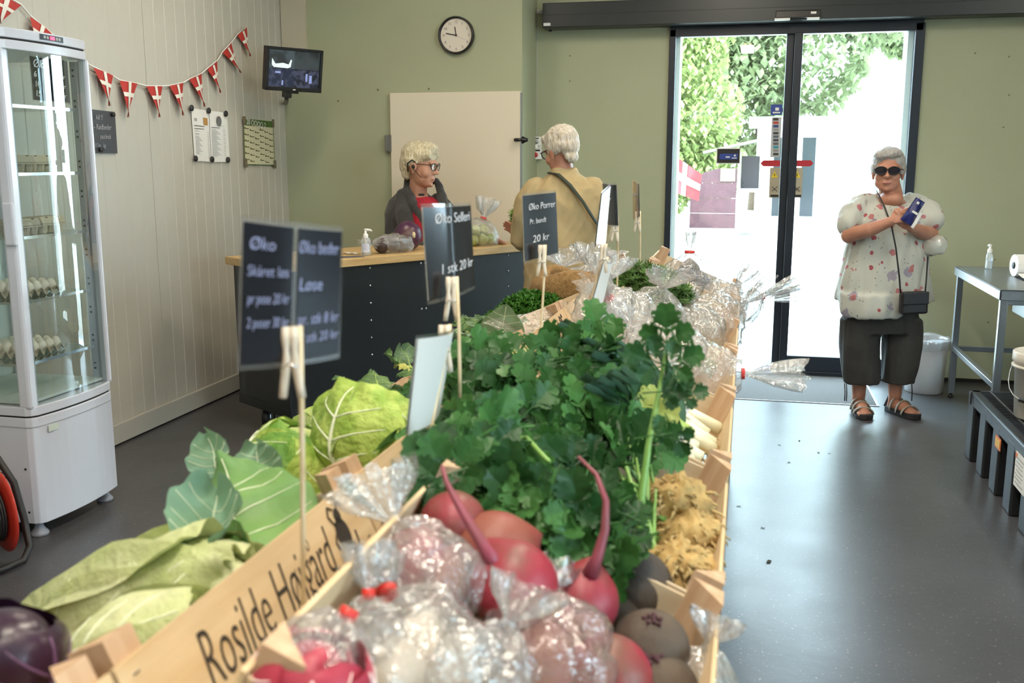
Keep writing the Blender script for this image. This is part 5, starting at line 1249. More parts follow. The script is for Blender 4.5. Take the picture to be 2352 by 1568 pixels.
while nl < 90:
    u = rr.uniform(1010, 1450); k_ = (u - 1010) / 440; v = rr.uniform(1095 + 75 * k_, 1160 + 120 * k_)
    P = on_y(u, v, 1.295 + rr.uniform(0, .03) + (1245 - v) / 140 * .03); par = CEL[1 + nl % 2]
    nrm = Vector((rr.gauss(.1, .4), rr.gauss(-.8, .3), rr.gauss(.5, .3))).normalized(); yd = Vector((rr.gauss(-.5, .6), rr.gauss(-.2, .3), rr.gauss(-.3, .5)))
    yv = (yd - nrm * yd.dot(nrm)).normalized(); Mx = Matrix((yv.cross(nrm), yv, nrm)).transposed().to_4x4(); Mx.translation = P - Vector(par.location)
    share('leaf', leaf_meshes[rr.choice((0, 1, 2, 3, 4, 5, 2))], par, Mx @ Matrix.Scale(rr.uniform(.8, 1.15), 4)); nl += 1
for k in range(46):
    q = rr.random(); u = 1030 + 190 * q + rr.uniform(-30, 30); v = 1115 - 170 * q + rr.uniform(-35, 30); P = on_x(u, v, -.405 + rr.uniform(0, .03)); par = CEL[2]
    nrm = Vector((rr.gauss(.3, .4), rr.gauss(-.7, .3), rr.gauss(.6, .3))).normalized(); yd = Vector((rr.gauss(-.5, .6), rr.gauss(-.2, .3), rr.gauss(-.1, .5)))
    yv = (yd - nrm * yd.dot(nrm)).normalized(); Mx = Matrix((yv.cross(nrm), yv, nrm)).transposed().to_4x4(); Mx.translation = P - Vector(par.location)
    share('leaf', leaf_meshes[k % 6], par, Mx @ Matrix.Scale(rr.uniform(.8, 1.1), 4))
# stalks from roots to the mass and the one tall stem
for k in range(34):
    par = CEL[k % 3]; o = Vector(par.location); u = rr.uniform(1010, 1520); v = rr.uniform(850, 1180); y = 1.44 + (1250 - v) / 460 * .6
    e = on_y(u, v, y) - o; s = Vector((rr.uniform(-.05, -.02), rr.uniform(-.03, .03), rr.uniform(.01, .04))); m1 = s * .5 + e * .5 + Vector((0, 0, -.02 + rr.uniform(-.02, .03)))
    MB().tube([s, s * .75 + m1 * .3, m1, m1 * .45 + e * .58, e], [.0055, .005, .0042, .003, .002], 6).build('stalk', M_cst, par, smooth=True)
par = CEL[1]; o = Vector(par.location)
st = [on_y(u, v, y) - o for u, v, y in ((1465, 1245, 1.50), (1475, 1130, 1.53), (1490, 1020, 1.55), (1508, 930, 1.57), (1522, 850, 1.58), (1532, 790, 1.58))]
MB().tube(st, [.0075, .0065, .0055, .0045, .0035, .002], 8).build('stalk', M_cst, par, smooth=True)
for (u, v, y, du, dv, sc, k) in ((1532, 800, 1.575, -.05, 1, 1.45, 0), (1520, 835, 1.57, -1, .35, 1.3, 1), (1528, 838, 1.57, 1, .35, 1.25, 3), (1515, 900, 1.565, 1, .05, 1.0, 4), (1560, 905, 1.56, 1, .1, .9, 1), (1495, 1000, 1.55, 1, .2, 1.0, 3), (1545, 985, 1.55, .3, -.6, 1.0, 4)):
    P = on_y(u, v, y) - o; c, s_ = math.cos(YAW), math.sin(YAW); yv = Vector((c * du, s_ * du, dv)).normalized(); nrm = Vector((.05, -.95, .35)); nrm = (nrm - yv * nrm.dot(yv)).normalized(); xv = yv.cross(nrm)
    Mx = Matrix((xv, yv, nrm)).transposed().to_4x4(); Mx.translation = P; share('leaf', leaf_meshes[k], par, Mx @ Matrix.Scale(sc * .62, 4))
# thick yellowish curved stems in the mass
for pts in (((1200, 1130, 1.47), (1215, 1085, 1.5), (1230, 1150, 1.42), (1250, 1190, 1.40)), ((1140, 1010, 1.62), (1210, 1005, 1.60), (1250, 1050, 1.55), (1262, 1060, 1.54)), ((960, 965, 1.66), (1030, 990, 1.62), (1080, 1020, 1.58))):
    MB().tube([on_y(*q) - o for q in pts], [.003, .004, .0045, .004][:len(pts)], 7).build('stalk', M_cst, par, smooth=True)

# leeks
M_lw = mat('leek_white', 'dfe0c4', .35); M_lg = mat('leek_shaft_green', 'a9c066', .4); M_ll = leafshader('leek_leaf', '3f5f4f', '587a64', 12, .45, .15, .2, 40)
LK = [((1652, 985), (1500, 905), (1250, 770)), ((1640, 1022), (1510, 935), (1300, 800)), ((1612, 1055), (1500, 985), (1330, 860)), ((1625, 1000), (1480, 890), (1220, 745)), ((1600, 1030), (1470, 960), (1400, 780)), ((1588, 1062), (1460, 1000), (1290, 850)), ((1640, 1035), (1540, 965), (1440, 800))]
LL = ['leek on top with the longest white shaft', 'leek beside the topmost one, roots at the crate post', 'leek nearest the celeriac crate board', 'leek at the back of the bunch', 'leek with leaves turned upward in the middle', 'leek lowest at the celeriac board', 'leek half hidden at the crate edge']
for i, (A, Bm, C) in enumerate(LK):
    a = pxR(*A, .075 + .008 * (i % 3)); b = pxR(*Bm, .10 + .01 * (i % 2)); c = pxR(*C, .22 + .015 * (i % 3))
    t = plant('leek', 'white and green ' + LL[i], 'leek', a, 'leeks'); b = b - a; c = c - a; d = b.normalized()
    MB().tube([Vector((0, 0, 0)), d * .004, d * .03, b * .55], [.012, .017, .0165, .0155], 12).build('white_shaft', M_lw, t, smooth=True)
    MB().tube([b * .55, b * .8, b], [.0157, .016, .018], 12).build('green_shaft', M_lg, t, smooth=True)
    rm = MB(); q = random.Random(i)
    for k in range(16): e = Vector((q.uniform(-1, 1), q.uniform(-1, 1), q.uniform(-1, 1))) * .012 - d * q.uniform(.012, .03); rm.tube([d * .003, e], [.0014, .0005], 4)
    rm.build('roots', M_rootlet, t)
    for k in range(4):
        off = Vector((q.uniform(-.03, .06), q.uniform(-.05, .09), q.uniform(-.01, .05))); tip = c + off
        s, rb = blade(b * .85, b * .3 + tip * .75, .018 * q.uniform(.8, 1.2), Vector((.3, -.4, .9)), curl=.8, wave=.15, outline=.5, nu=4, nv=10, seed=i * 5 + k, rib=False, bend=.05)
        s.build('leaf', M_ll, t, smooth=True)
# twist ties of paper round the leeks
for i, (u, v) in enumerate(((1560, 955), (1545, 1020))):
    p = pxR(u, v, .10); o = MB().lathe([(.032, -.012), (.036, -.011), (.036, .011), (.032, .012)], 16).build('paper_band', mat('band_white', 'd9d6d2', .6, col2='8a8690', nscale=60), None, smooth=True)
    o.matrix_local = Matrix.Translation(p) @ look(pxR(1640, 1010, .08) - pxR(1500, 920, .1)); tag(o, ['printed paper band round the upper leeks', 'printed paper band round the lower leeks'][i], 'paper band', 'paper bands on the leeks')
# bagged herbs and further bags, row by row
M_salad = leafshader('bagged_salad', '56703a', '7d9050', 20, .6, .2, .3, 50)
def salad(u, v, h, rx, ry, rz, lab, seed): return tuft('salad_leaves', lab, pxR(u, v, h), rx, ry, rz, 420, .02, M_salad, seed, 'salad')
salad(1600, 850, .03, .11, .1, .07, 'green salad leaves inside the bag nearest the leeks', 91); salad(1520, 800, .04, .1, .1, .07, 'green salad leaves inside the bag behind the leeks', 92)
ex = Vector((1, .15, .0))
RB(1610, 855, .09, Vector((1, .0, .02)), .10, .24, 'clear bag of salad with red tie pointing over the crate edge', 101, tail_len=.17, tail_r=.06)
RB(1510, 815, .10, (-.6, .3, .5), .11, .24, 'clear crumpled bag of salad leaning on the leek leaves', 102, tail_len=.08, tail_r=.07, tie=False)
RB(1640, 745, .09, (.7, .5, .5), .13, .27, 'clear bag in the middle of the right row, film puffed up', 103, tail_len=.16, tail_r=.045, m=M_film2, tie=False)
RB(1590, 765, .07, (-.2, .6, .5), .12, .24, 'clear bag behind the tall celery leaf', 104, tail_len=.1, tail_r=.06, m=M_film2, tie=False)
RB(1440, 735, .12, (-.5, -.5, .7), .10, .2, 'clear bag with red tie behind the curling sign', 105, tail_len=.1, tail_r=.06)
RB(1385, 705, .13, (.1, .3, .9), .09, .16, 'shiny clear bag on the ridge left of the herb bunch', 106, tail_len=.08, tail_r=.06, tie=False)
RB(1500, 720, .10, (.3, -.2, .8), .11, .2, 'clear bag opened wide in front of the herb bunch', 107, tail_len=.06, tail_r=.08, tie=False)
RB(1700, 700, .09, (.8, .1, .35), .10, .22, 'clear bag with red tie leaning towards the glass door', 108, tail_len=.16, tail_r=.05, m=M_film2)
RB(1660, 690, .12, (.5, .7, .5), .10, .2, 'milky clear bag with spiky film top before the door', 109, tail_len=.15, tail_r=.04, m=M_film2, tie=False)
RB(1722, 702, .08, (.9, .3, .3), .07, .14, 'clear bag end sticking out furthest to the right', 110, tail_len=.18, tail_r=.06, m=M_film2, tie=False)
# dark beet bag at the far end
pb = pxR(1580, 668, .07)
for i, (dx, dy, dz, lab) in enumerate(((-.06, 0, 0, 'dark beetroot left in the tied far bag'), (.05, .02, 0, 'dark beetroot right in the tied far bag'), (0, .05, .05, 'dark beetroot on top in the tied far bag'), (.0, -.06, .02, 'dark beetroot at the front of the tied far bag'))):
    beet(pb + Vector((dx, dy, dz + .03)), (0, .2, 1), .05, lab, mat('bag_beet', '3b2c2a', .5), None, None, 120 + i, 'beetroots in the far bag')
bag(pb + Vector((0, 0, .05)), (0.02, 0, 1), .135, .25, 'clear bag of dark beetroots tied upright with red tie', 125, tail_len=.09, tail_r=.035)
# pale blue bag on the floor side by the door mat
pbq = on_z(1762, 838, .02)
bag(Vector((pbq.x, pbq.y, .10)), (.5, .1, .9), .09, .18, 'pale blue clear bag standing on the door mat by the crates', 126, tail_len=.04, tail_r=.05, tie=False, m=glass_mat('bag_film_blue', 'dfeaf6', .1, .2, veil=.35, veil_col='cfe0f2'))
# far left end: burlap sack, clear bags, bread basket
M_jute = mat('jute', '9a7a4e', .95, col2='7f623b', nscale=60, bump=.6, bscale=160)
pj = pxL(1330, 668, .10)
sk = thing('jute_sack', 'brown jute sack with rolled rim on the far crates', 'sack', pj)
def sackf(a, b):
    an = 2 * math.pi * a; prof = [(.02, -.08), (.16, -.08), (.20, -.02), (.19, .05), (.165, .085), (.13, .09), (.115, .07), (.12, .02), (.1, -.02)]
    x = b * (len(prof) - 1); i = min(len(prof) - 2, int(x)); f_ = x - i; r = prof[i][0] * (1 - f_) + prof[i + 1][0] * f_; z = prof[i][1] * (1 - f_) + prof[i + 1][1] * f_
    return Vector((r * math.cos(an) * 1.15, r * math.sin(an), z)) * (1 + .10 * nz((math.cos(an), math.sin(an), b), 2.2, 5)) + Vector((0, 0, .02 * math.sin(3 * an)))
MB().grid(sackf, 40, 26).build('sack_body', M_jute, sk, smooth=True)
for i in range(14):
    q = random.Random(i); o = MB().ell((0, 0, 0), (.03, .025, .022), 10, 8).build('potato', mat('potato', 'b08d5c', .7, col2='9a7848', nscale=30), None, smooth=True)
    o.location = pj + Vector((q.uniform(-.08, .08), q.uniform(-.08, .08), -.01 + q.uniform(0, .05))); o.rotation_euler = (0, 0, q.uniform(0, 3)); tag(o, 'brown potato inside the jute sack', 'potato', 'potatoes in the jute sack')
bag(on_y(1285, 660, 4.65), (.1, .3, .9), .12, .2, 'shiny clear bag standing in front of the customer in beige', 130, tail_len=.08, tail_r=.11, tie=False)
bag(on_y(1335, 655, 4.6), (.25, .4, .9), .10, .2, 'shiny clear bag beside the beige coat, right of its neighbour', 131, tail_len=.09, tail_r=.10, tie=False)
for i, (u, v, l) in enumerate(((1262, 692, 'orange root vegetable in the shiny bag, left one'), (1285, 692, 'orange root vegetable in the shiny bag, right one'))):
    beet(on_y(u, v, 4.6), (.3, .2, 1), .04, l, mat('carrot_skin', 'c9853f', .5), None, None, 140 + i, 'orange roots in the shiny bag', name='carrot')
pq = on_y(1405, 642, 4.62)
wk = thing('bread_basket', 'round wicker basket behind the signs at the far end', 'basket', pq)
M_wick = mat('wicker', 'b8944f', .7, col2='8f6f38', nscale=80)
for k in range(5): MB().tube([(.135 * math.cos(2 * math.pi * j / 32) * (1 + .04 * k), .135 * math.sin(2 * math.pi * j / 32) * (1 + .04 * k), -.06 + k * .022 + .003 * (-1) ** (j + k)) for j in range(32)], .011, 6, closed=True).build('wicker_ring', M_wick, wk, smooth=True)
MB().lathe([(0, -.062), (.14, -.062), (.14, -.05), (0, -.05)], 24).build('basket_floor', M_wick, wk)
bag(pq + Vector((.0, 0, .03)), (0, .1, 1), .11, .15, 'clear bag of bread in the wicker basket', 133, tail_len=.03, tail_r=.05, tie=False)
# clear liner sheet edging a crate
ls = thing('plastic_liner', 'clear plastic liner sheet standing over the far lettered crate', 'plastic sheet', inL(.2, 2.9, .1))
o0 = Vector(ls.location); qa, qb, qc, qd = on_y(1110, 740, 2.95), on_y(1345, 684, 3.3), on_y(1345, 760, 3.2), on_y(1180, 790, 2.9)
MB().grid(lambda a, b: ((qa * (1 - a) + qb * a) * (1 - b) + (qd * (1 - a) + qc * a) * b) - o0 + Vector((.01, -.01, .008)) * math.sin(a * 11 + b * 3), 24, 8).build('sheet', M_film, ls, smooth=True)
# ================================================================ price signs on sticks
M_slate = mat('sign_black', '22242a', .16, coat=.6); M_lam = glass_mat('sign_laminate', 'eef0f2', .12, veil=.10); M_stick = mat('stick_wood', 'd9c9ab', .6, col2='c9b48e', nscale=10, stretch=(10, 10, 1)); M_pin = mat('clothespin_wood', 'd8cdbd', .65, col2='c8b9a4', nscale=12, stretch=(10, 10, 1))
def sign(label, c4, deps, foot, lines, panels=1, bulge=.0, dark=True, m_text=None, pin=None, back=None):
    """c4: pixel corners TL TR BR BL at given depths; foot: (u, v, depth) of stick foot; pin: (u_top, v_top)"""
    P = [at_depth(*c, d) for c, d in zip(c4, deps)]; org = at_depth(*foot)
    t = thing('price_sign', label, 'sign', org, group='price signs on sticks')
    nrm = (P[1] - P[0]).cross(P[3] - P[0]).normalized()
    if nrm.dot(O - P[0]) < 0: nrm = -nrm
    def f(s, q, lift=0): return (P[0] * (1 - s) + P[1] * s) * (1 - q) + (P[3] * (1 - s) + P[2] * s) * q - org + nrm * (lift + bulge * math.sin(math.pi * s))
    MB().grid(lambda a, b: f(a, b), 12, 4).build('laminate', M_lam, t, smooth=True)
    for k in range(panels):
        s0, s1 = (k / panels + .02, (k + 1) / panels - .015)
        cd_ = MB().grid(lambda a, b: f(s0 + (s1 - s0) * a, .035 + .925 * b, .0015), 8, 2).build('card', (M_slate if dark else M_pap), t, smooth=True)
        MB().grid(lambda a, b: f(s0 + (s1 - s0) * a, .035 + .925 * b, -.002), 8, 2).build('card_back', M_pap, t, smooth=True)
    xa = (P[1] - P[0]); ya = (P[0] - P[3]); wd = xa.length; hg = ya.length
    for (s, q, w, st, fit) in lines:
        o = text('chalk_text', w, hg * st, m_text or M_chalk, t, Matrix.Identity(4), shear=.12, bold=-hg * .0014)
        ww = max(v.co.x for v in o.data.vertices)
        for vv in o.data.vertices: vv.co = f(s + vv.co.x / ww * fit, q - vv.co.y / hg, .003 + vv.co.z)
    # clothespin and stick
    pt = at_depth(*pin) - org; down = Vector((0, 0, -1)); sd = Vector((math.cos(YAW), math.sin(YAW), 0)); fw = Vector((-math.sin(YAW), math.cos(YAW), 0))
    Lp = .078
    for s_, lean in ((-1, .05), (1, .0)):
        c = MB(); x0 = sd * (.0045 * s_)
        ps = [pt + x0 + down * (Lp * k / 6) + sd * (s_ * .006 * max(0, (k - 3) / 3)) - fw * (.006) for k in range(7)]
        c.tube(ps, [.0045, .0052, .0035, .005, .005, .0048, .0045], 8).build('clothespin', M_pin, t, smooth=True)
    MB().tube([pt + sd * .009 + down * (Lp * .55) - fw * .013, pt - sd * .001 + down * (Lp * .5) - fw * .015, pt - sd * .010 + down * (Lp * .6) - fw * .013], .0012, 6).build('pin_spring', M_wire, t, smooth=True)
    MB().tube([pt + sd * .010 + UP * .0, pt * .5 + sd * .006, Vector((0, 0, 0)), Vector((0, 0, -.05))], [.0032] * 4, 8).build('stick', M_stick, t, smooth=True)
    return t
sign('double black chalk sign for loose beets, nearest and largest', ((553, 493), (788, 520), (780, 822), (543, 852)), (1.02, 1.08, 1.10, 1.04), (697, 1405, 1.10),
     ((.07, .20, 'Øko', .115, .24), (.06, .37, 'Skåret løs', .10, .38), (.07, .55, 'pr pose 20 kr', .10, .38), (.07, .71, '2 poser 30 kr', .10, .38), (.53, .20, 'Øko beder', .12, .42), (.54, .46, 'Løse', .13, .24), (.54, .70, 'pr. stk 8 kr', .11, .42), (.56, .83, '3 stk 20 kr', .10, .40)), 2, .006, m_text=M_chalkb, pin=(668, 748, 1.06))
sign('black chalk sign for celeriac with bright reflections', ((966, 468), (1081, 464), (1091, 662), (982, 700)), (1.75, 1.83, 1.84, 1.76), (1056, 850, 1.72),
     ((.18, .20, 'Øko Selleri', .15, .74), (.22, .72, '1 stk 20 kr', .15, .72)), 1, .012, pin=(1036, 635, 1.75))
sign('black chalk sign for leeks before the customer', ((1198, 444), (1277, 436), (1283, 586), (1203, 607)), (2.5, 2.56, 2.56, 2.5), (1240, 790, 2.5),
     ((.16, .25, 'Øko Porrer', .14, .78), (.18, .45, 'Pr. bundt', .11, .48), (.25, .72, '20 kr', .15, .48)), 1, .0005, pin=(1244, 562, 2.5))
sign('narrow black chalk sign turned edge on in front of its neighbour', ((1382, 440), (1402, 422), (1390, 560), (1366, 574)), (2.6, 2.9, 2.9, 2.6), (1340, 745, 2.75),
     ((.3, .3, 'Fr', .1, .4), (.3, .68, '30', .1, .4)), 1, .0, pin=(1385, 560, 2.72))
sign('glossy dark sign turned sideways behind the edge on sign', ((1384, 418), (1417, 421), (1421, 522), (1390, 518)), (3.3, 3.2, 3.2, 3.3), (1418, 640, 3.3), ((.2, .4, '25 kr', .14, .5),), 1, .006, pin=(1412, 500, 3.24))
sign('narrow glossy sign highest on the right, seen edge on', ((1453, 412), (1467, 420), (1469, 500), (1455, 506)), (3.9, 3.7, 3.7, 3.9), (1470, 630, 3.8), ((.2, .4, '20 kr', .14, .6),), 1, .004, pin=(1464, 485, 3.75))
sign('white backed sign seen from behind beside the celery leaves', ((955, 770), (1040, 745), (1005, 930), (930, 1010)), (1.42, 1.72, 1.72, 1.42), (985, 1010, 1.52), (), 1, .02, dark=False, pin=(1020, 745, 1.6))
sign('white backed curling sign bent between the far crates', ((1385, 600), (1398, 585), (1365, 745), (1340, 755)), (2.7, 3.0, 2.9, 2.6), (1352, 770, 2.75), (), 1, .02, dark=False, pin=(1388, 590, 2.82))
# swede, beet bag and apple bag on the counter
M_sw = mat('swede_skin', '46243f', .35, col2='6b4d38', nscale=5, bump=.15, bscale=20, lo=.55, hi=.75)
sp = on_z(938, 576, .998); c_sw = Vector((sp.x, sp.y, .998 + .088)) + Vector((-.02, .05, 0))
sw = thing('swede', 'large purple swede on the wooden counter', 'swede', c_sw); 
MB().grid(lambda a, b: (lambda q: q * .09 * (1 + .06 * nz(q, 2, 3)))(Vector((math.sin(math.pi * b) * math.cos(6.2832 * a), math.sin(math.pi * b) * math.sin(6.2832 * a), -math.cos(math.pi * b)))), 28, 18).build('root_body', M_sw, sw, smooth=True)
MB().ell((.06, -.062, .01), (.012, .012, .02), 10, 8).build('stem_scar', mat('scar', 'c9b892', .7), sw, smooth=True)
bp_ = on_z(905, 582, .998); bc = Vector((bp_.x, bp_.y, .998 + .048)) + cn * .04
for i, (dx, dz, l) in enumerate(((-.06, 0, 'dark beetroot left in the counter bag'), (.02, .005, 'dark beetroot in the middle of the counter bag'), (.09, -.006, 'dark beetroot right in the counter bag'))):
    beet(bc + cd * dx + UP * dz, (.3, .1, 1), .045, l, mat('bag_beet', '', .5), None, None, 150 + i, 'beetroots in the counter bag')
bag(bc + UP * .004 + cd * .02, -cd + UP * .1, .062, .30, 'clear bag of dark beetroots lying on the counter', 155, tail_len=.06, tail_r=.05, tie=False, flat=1.0)
ap = on_z(1120, 565, .998); ac = Vector((ap.x, ap.y, .998)) + cn * .06
M_app = mat('apple_green', '7f9440', .35, col2='9aa552', nscale=8)
amb = MB().lathe([(.004, -.030), (.014, -.034), (.028, -.026), (.037, -.004), (.036, .015), (.027, .031), (.013, .034), (.003, .026), (0, .024)], 18).mesh('apple', True); amb.materials.append(M_app)
for i, (dx, dy, dz) in enumerate(((-.075, 0, .036), (.0, -.01, .036), (.075, .0, .036), (-.04, .02, .098), (.035, .02, .10), (-.04, .06, .036), (.04, .065, .036))):
    o = bpy.data.objects.new('apple', amb); COL.objects.link(o); o.location = ac + cd * dx + cn * dy + UP * dz; o.rotation_euler = (i * .5, i * .3, i)
    tag(o, ['green apple at the left bottom of the tied bag', 'green apple in the front middle of the tied bag', 'green apple at the right bottom of the tied bag', 'green apple upper left in the tied bag', 'green apple upper right in the tied bag', 'green apple at the back left in the tied bag', 'green apple at the back right in the tied bag'][i], 'apple', 'green apples in a bag')
bag(ac + UP * .085 + cd * .0 + cn * .02, (cd * .45 + UP).normalized(), .135, .19, 'clear bag of green apples with red tie on the counter', 156, tail_len=.14, tail_r=.075, crumple=.05, bend=.15)
# ================================================================ people
SD = Vector((math.cos(YAW), math.sin(YAW), 0)); FW = Vector((-math.sin(YAW), math.cos(YAW), 0))
def fuse(mb, voxel, it, name, m, parent, disp=None, M=None):
    """one continuous skin from overlapping volumes"""
    me = mb.mesh(name); o = bpy.data.objects.new('tmp', me); COL.objects.link(o)
    rm = o.modifiers.new('r', 'REMESH'); rm.mode = 'VOXEL'; rm.voxel_size = voxel
    if it: s = o.modifiers.new('s', 'SMOOTH'); s.factor = .5; s.iterations = it
    dg = bpy.context.evaluated_depsgraph_get(); dg.update()
    me2 = bpy.data.meshes.new_from_object(o.evaluated_get(dg)); bpy.data.objects.remove(o); bpy.data.meshes.remove(me)
    me2.name = name; me2.materials.clear(); me2.materials.append(m)
    if disp:
        me2.update(); nv = [v.normal.copy() for v in me2.vertices]
        for v, n in zip(me2.vertices, nv): v.co += n * disp(v.co)
    for p in me2.polygons: p.use_smooth = True
    r = bpy.data.objects.new(name, me2); COL.objects.link(r); r.parent = parent
    if M is not None: r.matrix_local = M
    return r
def loft(mb, secs, seg=20, dirx=SD, diry=FW):
    """secs: (centre, rx, ry) horizontal ellipses"""
    vs = []; fs = []
    for c, rx, ry in secs:
        for k in range(seg):
            a = 2 * math.pi * k / seg; vs.append(Vector(c) + dirx * rx * math.cos(a) + diry * ry * math.sin(a))
    n = len(secs)
    for i in range(n - 1):
        for k in range(seg): fs.append((i * seg + k, i * seg + (k + 1) % seg, (i + 1) * seg + (k + 1) % seg, (i + 1) * seg + k))
    fs.append(tuple(reversed(range(seg)))); fs.append(tuple((n - 1) * seg + k for k in range(seg)))
    return mb.add(vs, fs)
def head_parts(mb, c, fwd, s=1.0, up=UP, jowl=1.0):
    """adds a face looking along fwd; c: centre of the skull; s=1 -> 23 cm"""
    f = Vector(fwd).normalized(); up = (Vector(up) - f * f.dot(Vector(up))).normalized(); r = f.cross(up)
    Q = Matrix((r, f, up)).transposed(); c = Vector(c)
    def E(x, y, z, a, b, d): mb.ell(c + Q @ (Vector((x, y, z)) * s), (a * s, b * s, d * s), 16, 12, Q)
    E(0, -.012, .03, .074, .092, .088); E(0, .02, -.03, .062, .07, .085); E(0, .045, -.088, .038 * jowl, .04, .03)
    E(0, .03, -.065, .055 * jowl, .055, .045); E(.038, .05, -.035, .028, .03, .032); E(-.038, .05, -.035, .028, .03, .032)
    E(0, .075, .02, .052, .02, .013)                      # brow
    E(0, .089, -.012, .009, .014, .03); E(0, .100, -.028, .013, .016, .012); E(.012, .093, -.032, .008, .01, .008); E(-.012, .093, -.032, .008, .01, .008)
    E(0, .083, -.063, .024, .012, .006); E(0, .081, -.073, .02, .012, .007); E(0, .075, -.1, .016, .014, .012)
    for sg in (-1, 1): E(sg * .077, -.008, -.012, .01, .02, .032); E(sg * .076, -.006, -.04, .008, .011, .012)
    return Q
def hand(mb, wrist, fdir, palm_n, s=1.0, curl=.5, thumb=1, spread=.0):
    """palm + five unequal bent fingers; fdir along fingers, palm_n out of the palm"""
    f = Vector(fdir).normalized(); n = Vector(palm_n); n = (n - f * n.dot(f)).normalized(); x = f.cross(n) * thumb; w = Vector(wrist)
    for k in range(4):
        mb.tube([w + x * (.016 - .011 * k) * s * .8, w + f * .045 * s + x * (.026 - .018 * k) * s, w + f * .088 * s + x * (.03 - .0205 * k) * s], [.013 * s, .014 * s, .0115 * s], 8)
    for k, L in enumerate((.07, .078, .073, .058)):
        b = w + f * .085 * s + x * (.03 - .0205 * k) * s; p = [b]; d = f + x * spread * (1.5 - k) * .2
        for j, q in enumerate((.45, .32, .23)):
            d = (d + n * curl * (.6 + .3 * j)).normalized(); p.append(p[-1] + d * L * q * s)
        mb.tube(p, [.0095 * s, .009 * s, .0082 * s, .006 * s], 8); mb.ell(p[-1], .0065 * s, 8, 6)
    t0 = w + f * .025 * s + x * .028 * s; t1 = t0 + (f * .6 + x * .75 + n * .25).normalized() * .04 * s; t2 = t1 + (f * .85 + x * .2 + n * .4).normalized() * .032 * s
    mb.tube([w + f * .01 * s, t0, t1, t2], [.014 * s, .0145 * s, .0105 * s, .0075 * s], 8); mb.ell(t2, .008 * s, 8, 6)
def limb(mb, pts, rad): mb.tube(pts, rad, 12); [mb.ell(p, r * .99, 12, 8) for p, r in zip(pts, rad)]
def hairmat(name, c1, c2): return mat(name, c1, .5, col2=c2, nscale=30, stretch=(3, 3, .5), bump=.6, bscale=60, lo=.35, hi=.65, sheen=.2)
def glasses(parent, c, Q, s, m, lens_m, w=.030, h=.020, name='glasses', thick=.0022):
    c = Vector(c); P = lambda x, y, z: c + Q @ (Vector((x, y, z)) * s)
    g = MB()
    for sg in (-1, 1):
        ring_ = [P(sg * (.034 + w * math.cos(a)), .098 - .010 * (math.cos(a) * .5 + .5) ** 2, .002 + h * math.sin(a)) for a in [2 * math.pi * k / 20 for k in range(20)]]
        g.tube(ring_, thick * s, 6, closed=True); g.tube([P(sg * .066, .09, .010), P(sg * .078, .04, .008), P(sg * .082, -.015, .002)], thick * s, 6)
    g.tube([P(-.007, .1, .006), P(0, .102, .009), P(.007, .1, .006)], thick * s, 6)
    o = g.build(name, m, parent, smooth=True)
    for sg in (-1, 1):
        MB().grid(lambda a, b: P(sg * (.034 + w * b * math.cos(2 * math.pi * a)), .0985 - .010 * (b * math.cos(2 * math.pi * a) * .5 + .5) ** 2, .002 + h * b * math.sin(2 * math.pi * a)), 20, 3).build('lens', lens_m, o, smooth=True)
    return o
M_skin = mat('skin', 'b98670', .5, col2='ad7862', nscale=12, sss=.15, bump=.08, bscale=60); M_skin2 = mat('skin_b', 'c09078', .5, col2='b07f69', nscale=12, sss=.15)
M_lip = mat('lip', '8f5550', .5); M_dark = mat('eye_dark', '2a2320', .4)
def fold(sc=14, amp=.006, seed=0, vert=.35):
    return lambda p: amp * (mnoise.noise(Vector((p.x * sc, p.y * sc, p.z * sc * vert + seed))) + .5 * mnoise.noise(Vector((p.x * sc * 2.3, p.y * sc * 2.3, p.z * sc * vert * 2 + seed))))

# ---------------------------------------------------------------- woman by the door
DA = 5.97; ground = at_depth(2015, 940, DA); baseA = Vector((ground.x, ground.y, 0))
pa = thing('person', 'person in floral blouse and dark cropped trousers standing by the glass door, wearing sunglasses', 'person', baseA)
def A(u, v, d=0): return at_depth(u, v, DA + d) - baseA
mb = MB()
hc = A(2040, 392, 0); lookA = (-SD * .38 - FW * .92 + UP * .0)
QA = head_parts(mb, hc, lookA, 1.06, jowl=1.25)
limb(mb, [A(2043, 425, .02), A(2046, 450, .03)], [.062, .07]); mb.ell(A(2047, 458, -.015), (.07, .075, .055), 16, 12)
loft(mb, [(A(2045, 462, .04), .10, .085), (A(2045, 490, .04), .15, .10), (A(2035, 560, .04), .19, .13), (A(2032, 640, .04), .21, .15), (A(2025, 720, .04), .21, .16)])
# arms
sl, el, wl_ = A(1964, 480, .02), A(1950, 540, -.06), A(2046, 508, -.25)
limb(mb, [A(1990, 470, .04), sl, A(1953, 510, -.01), el, A(2000, 527, -.18), wl_], [.04, .045, .05, .05, .042, .029])
sr, er, wr = A(2124, 478, .02), A(2136, 538, -.04), A(2093, 522, -.24)
limb(mb, [A(2100, 470, .04), sr, A(2135, 505, -.01), er, A(2118, 533, -.15), wr], [.04, .045, .05, .05, .042, .029])
hand(mb, A(2048, 507, -.255), SD * .85 + UP * .42 - FW * .1, -UP * .6 + FW * .75, .95, .28, thumb=1)
hand(mb, A(2096, 522, -.245), -SD * .75 + UP * .5 - FW * .2, FW * .6 + SD * .3, .95, .45, thumb=-1)
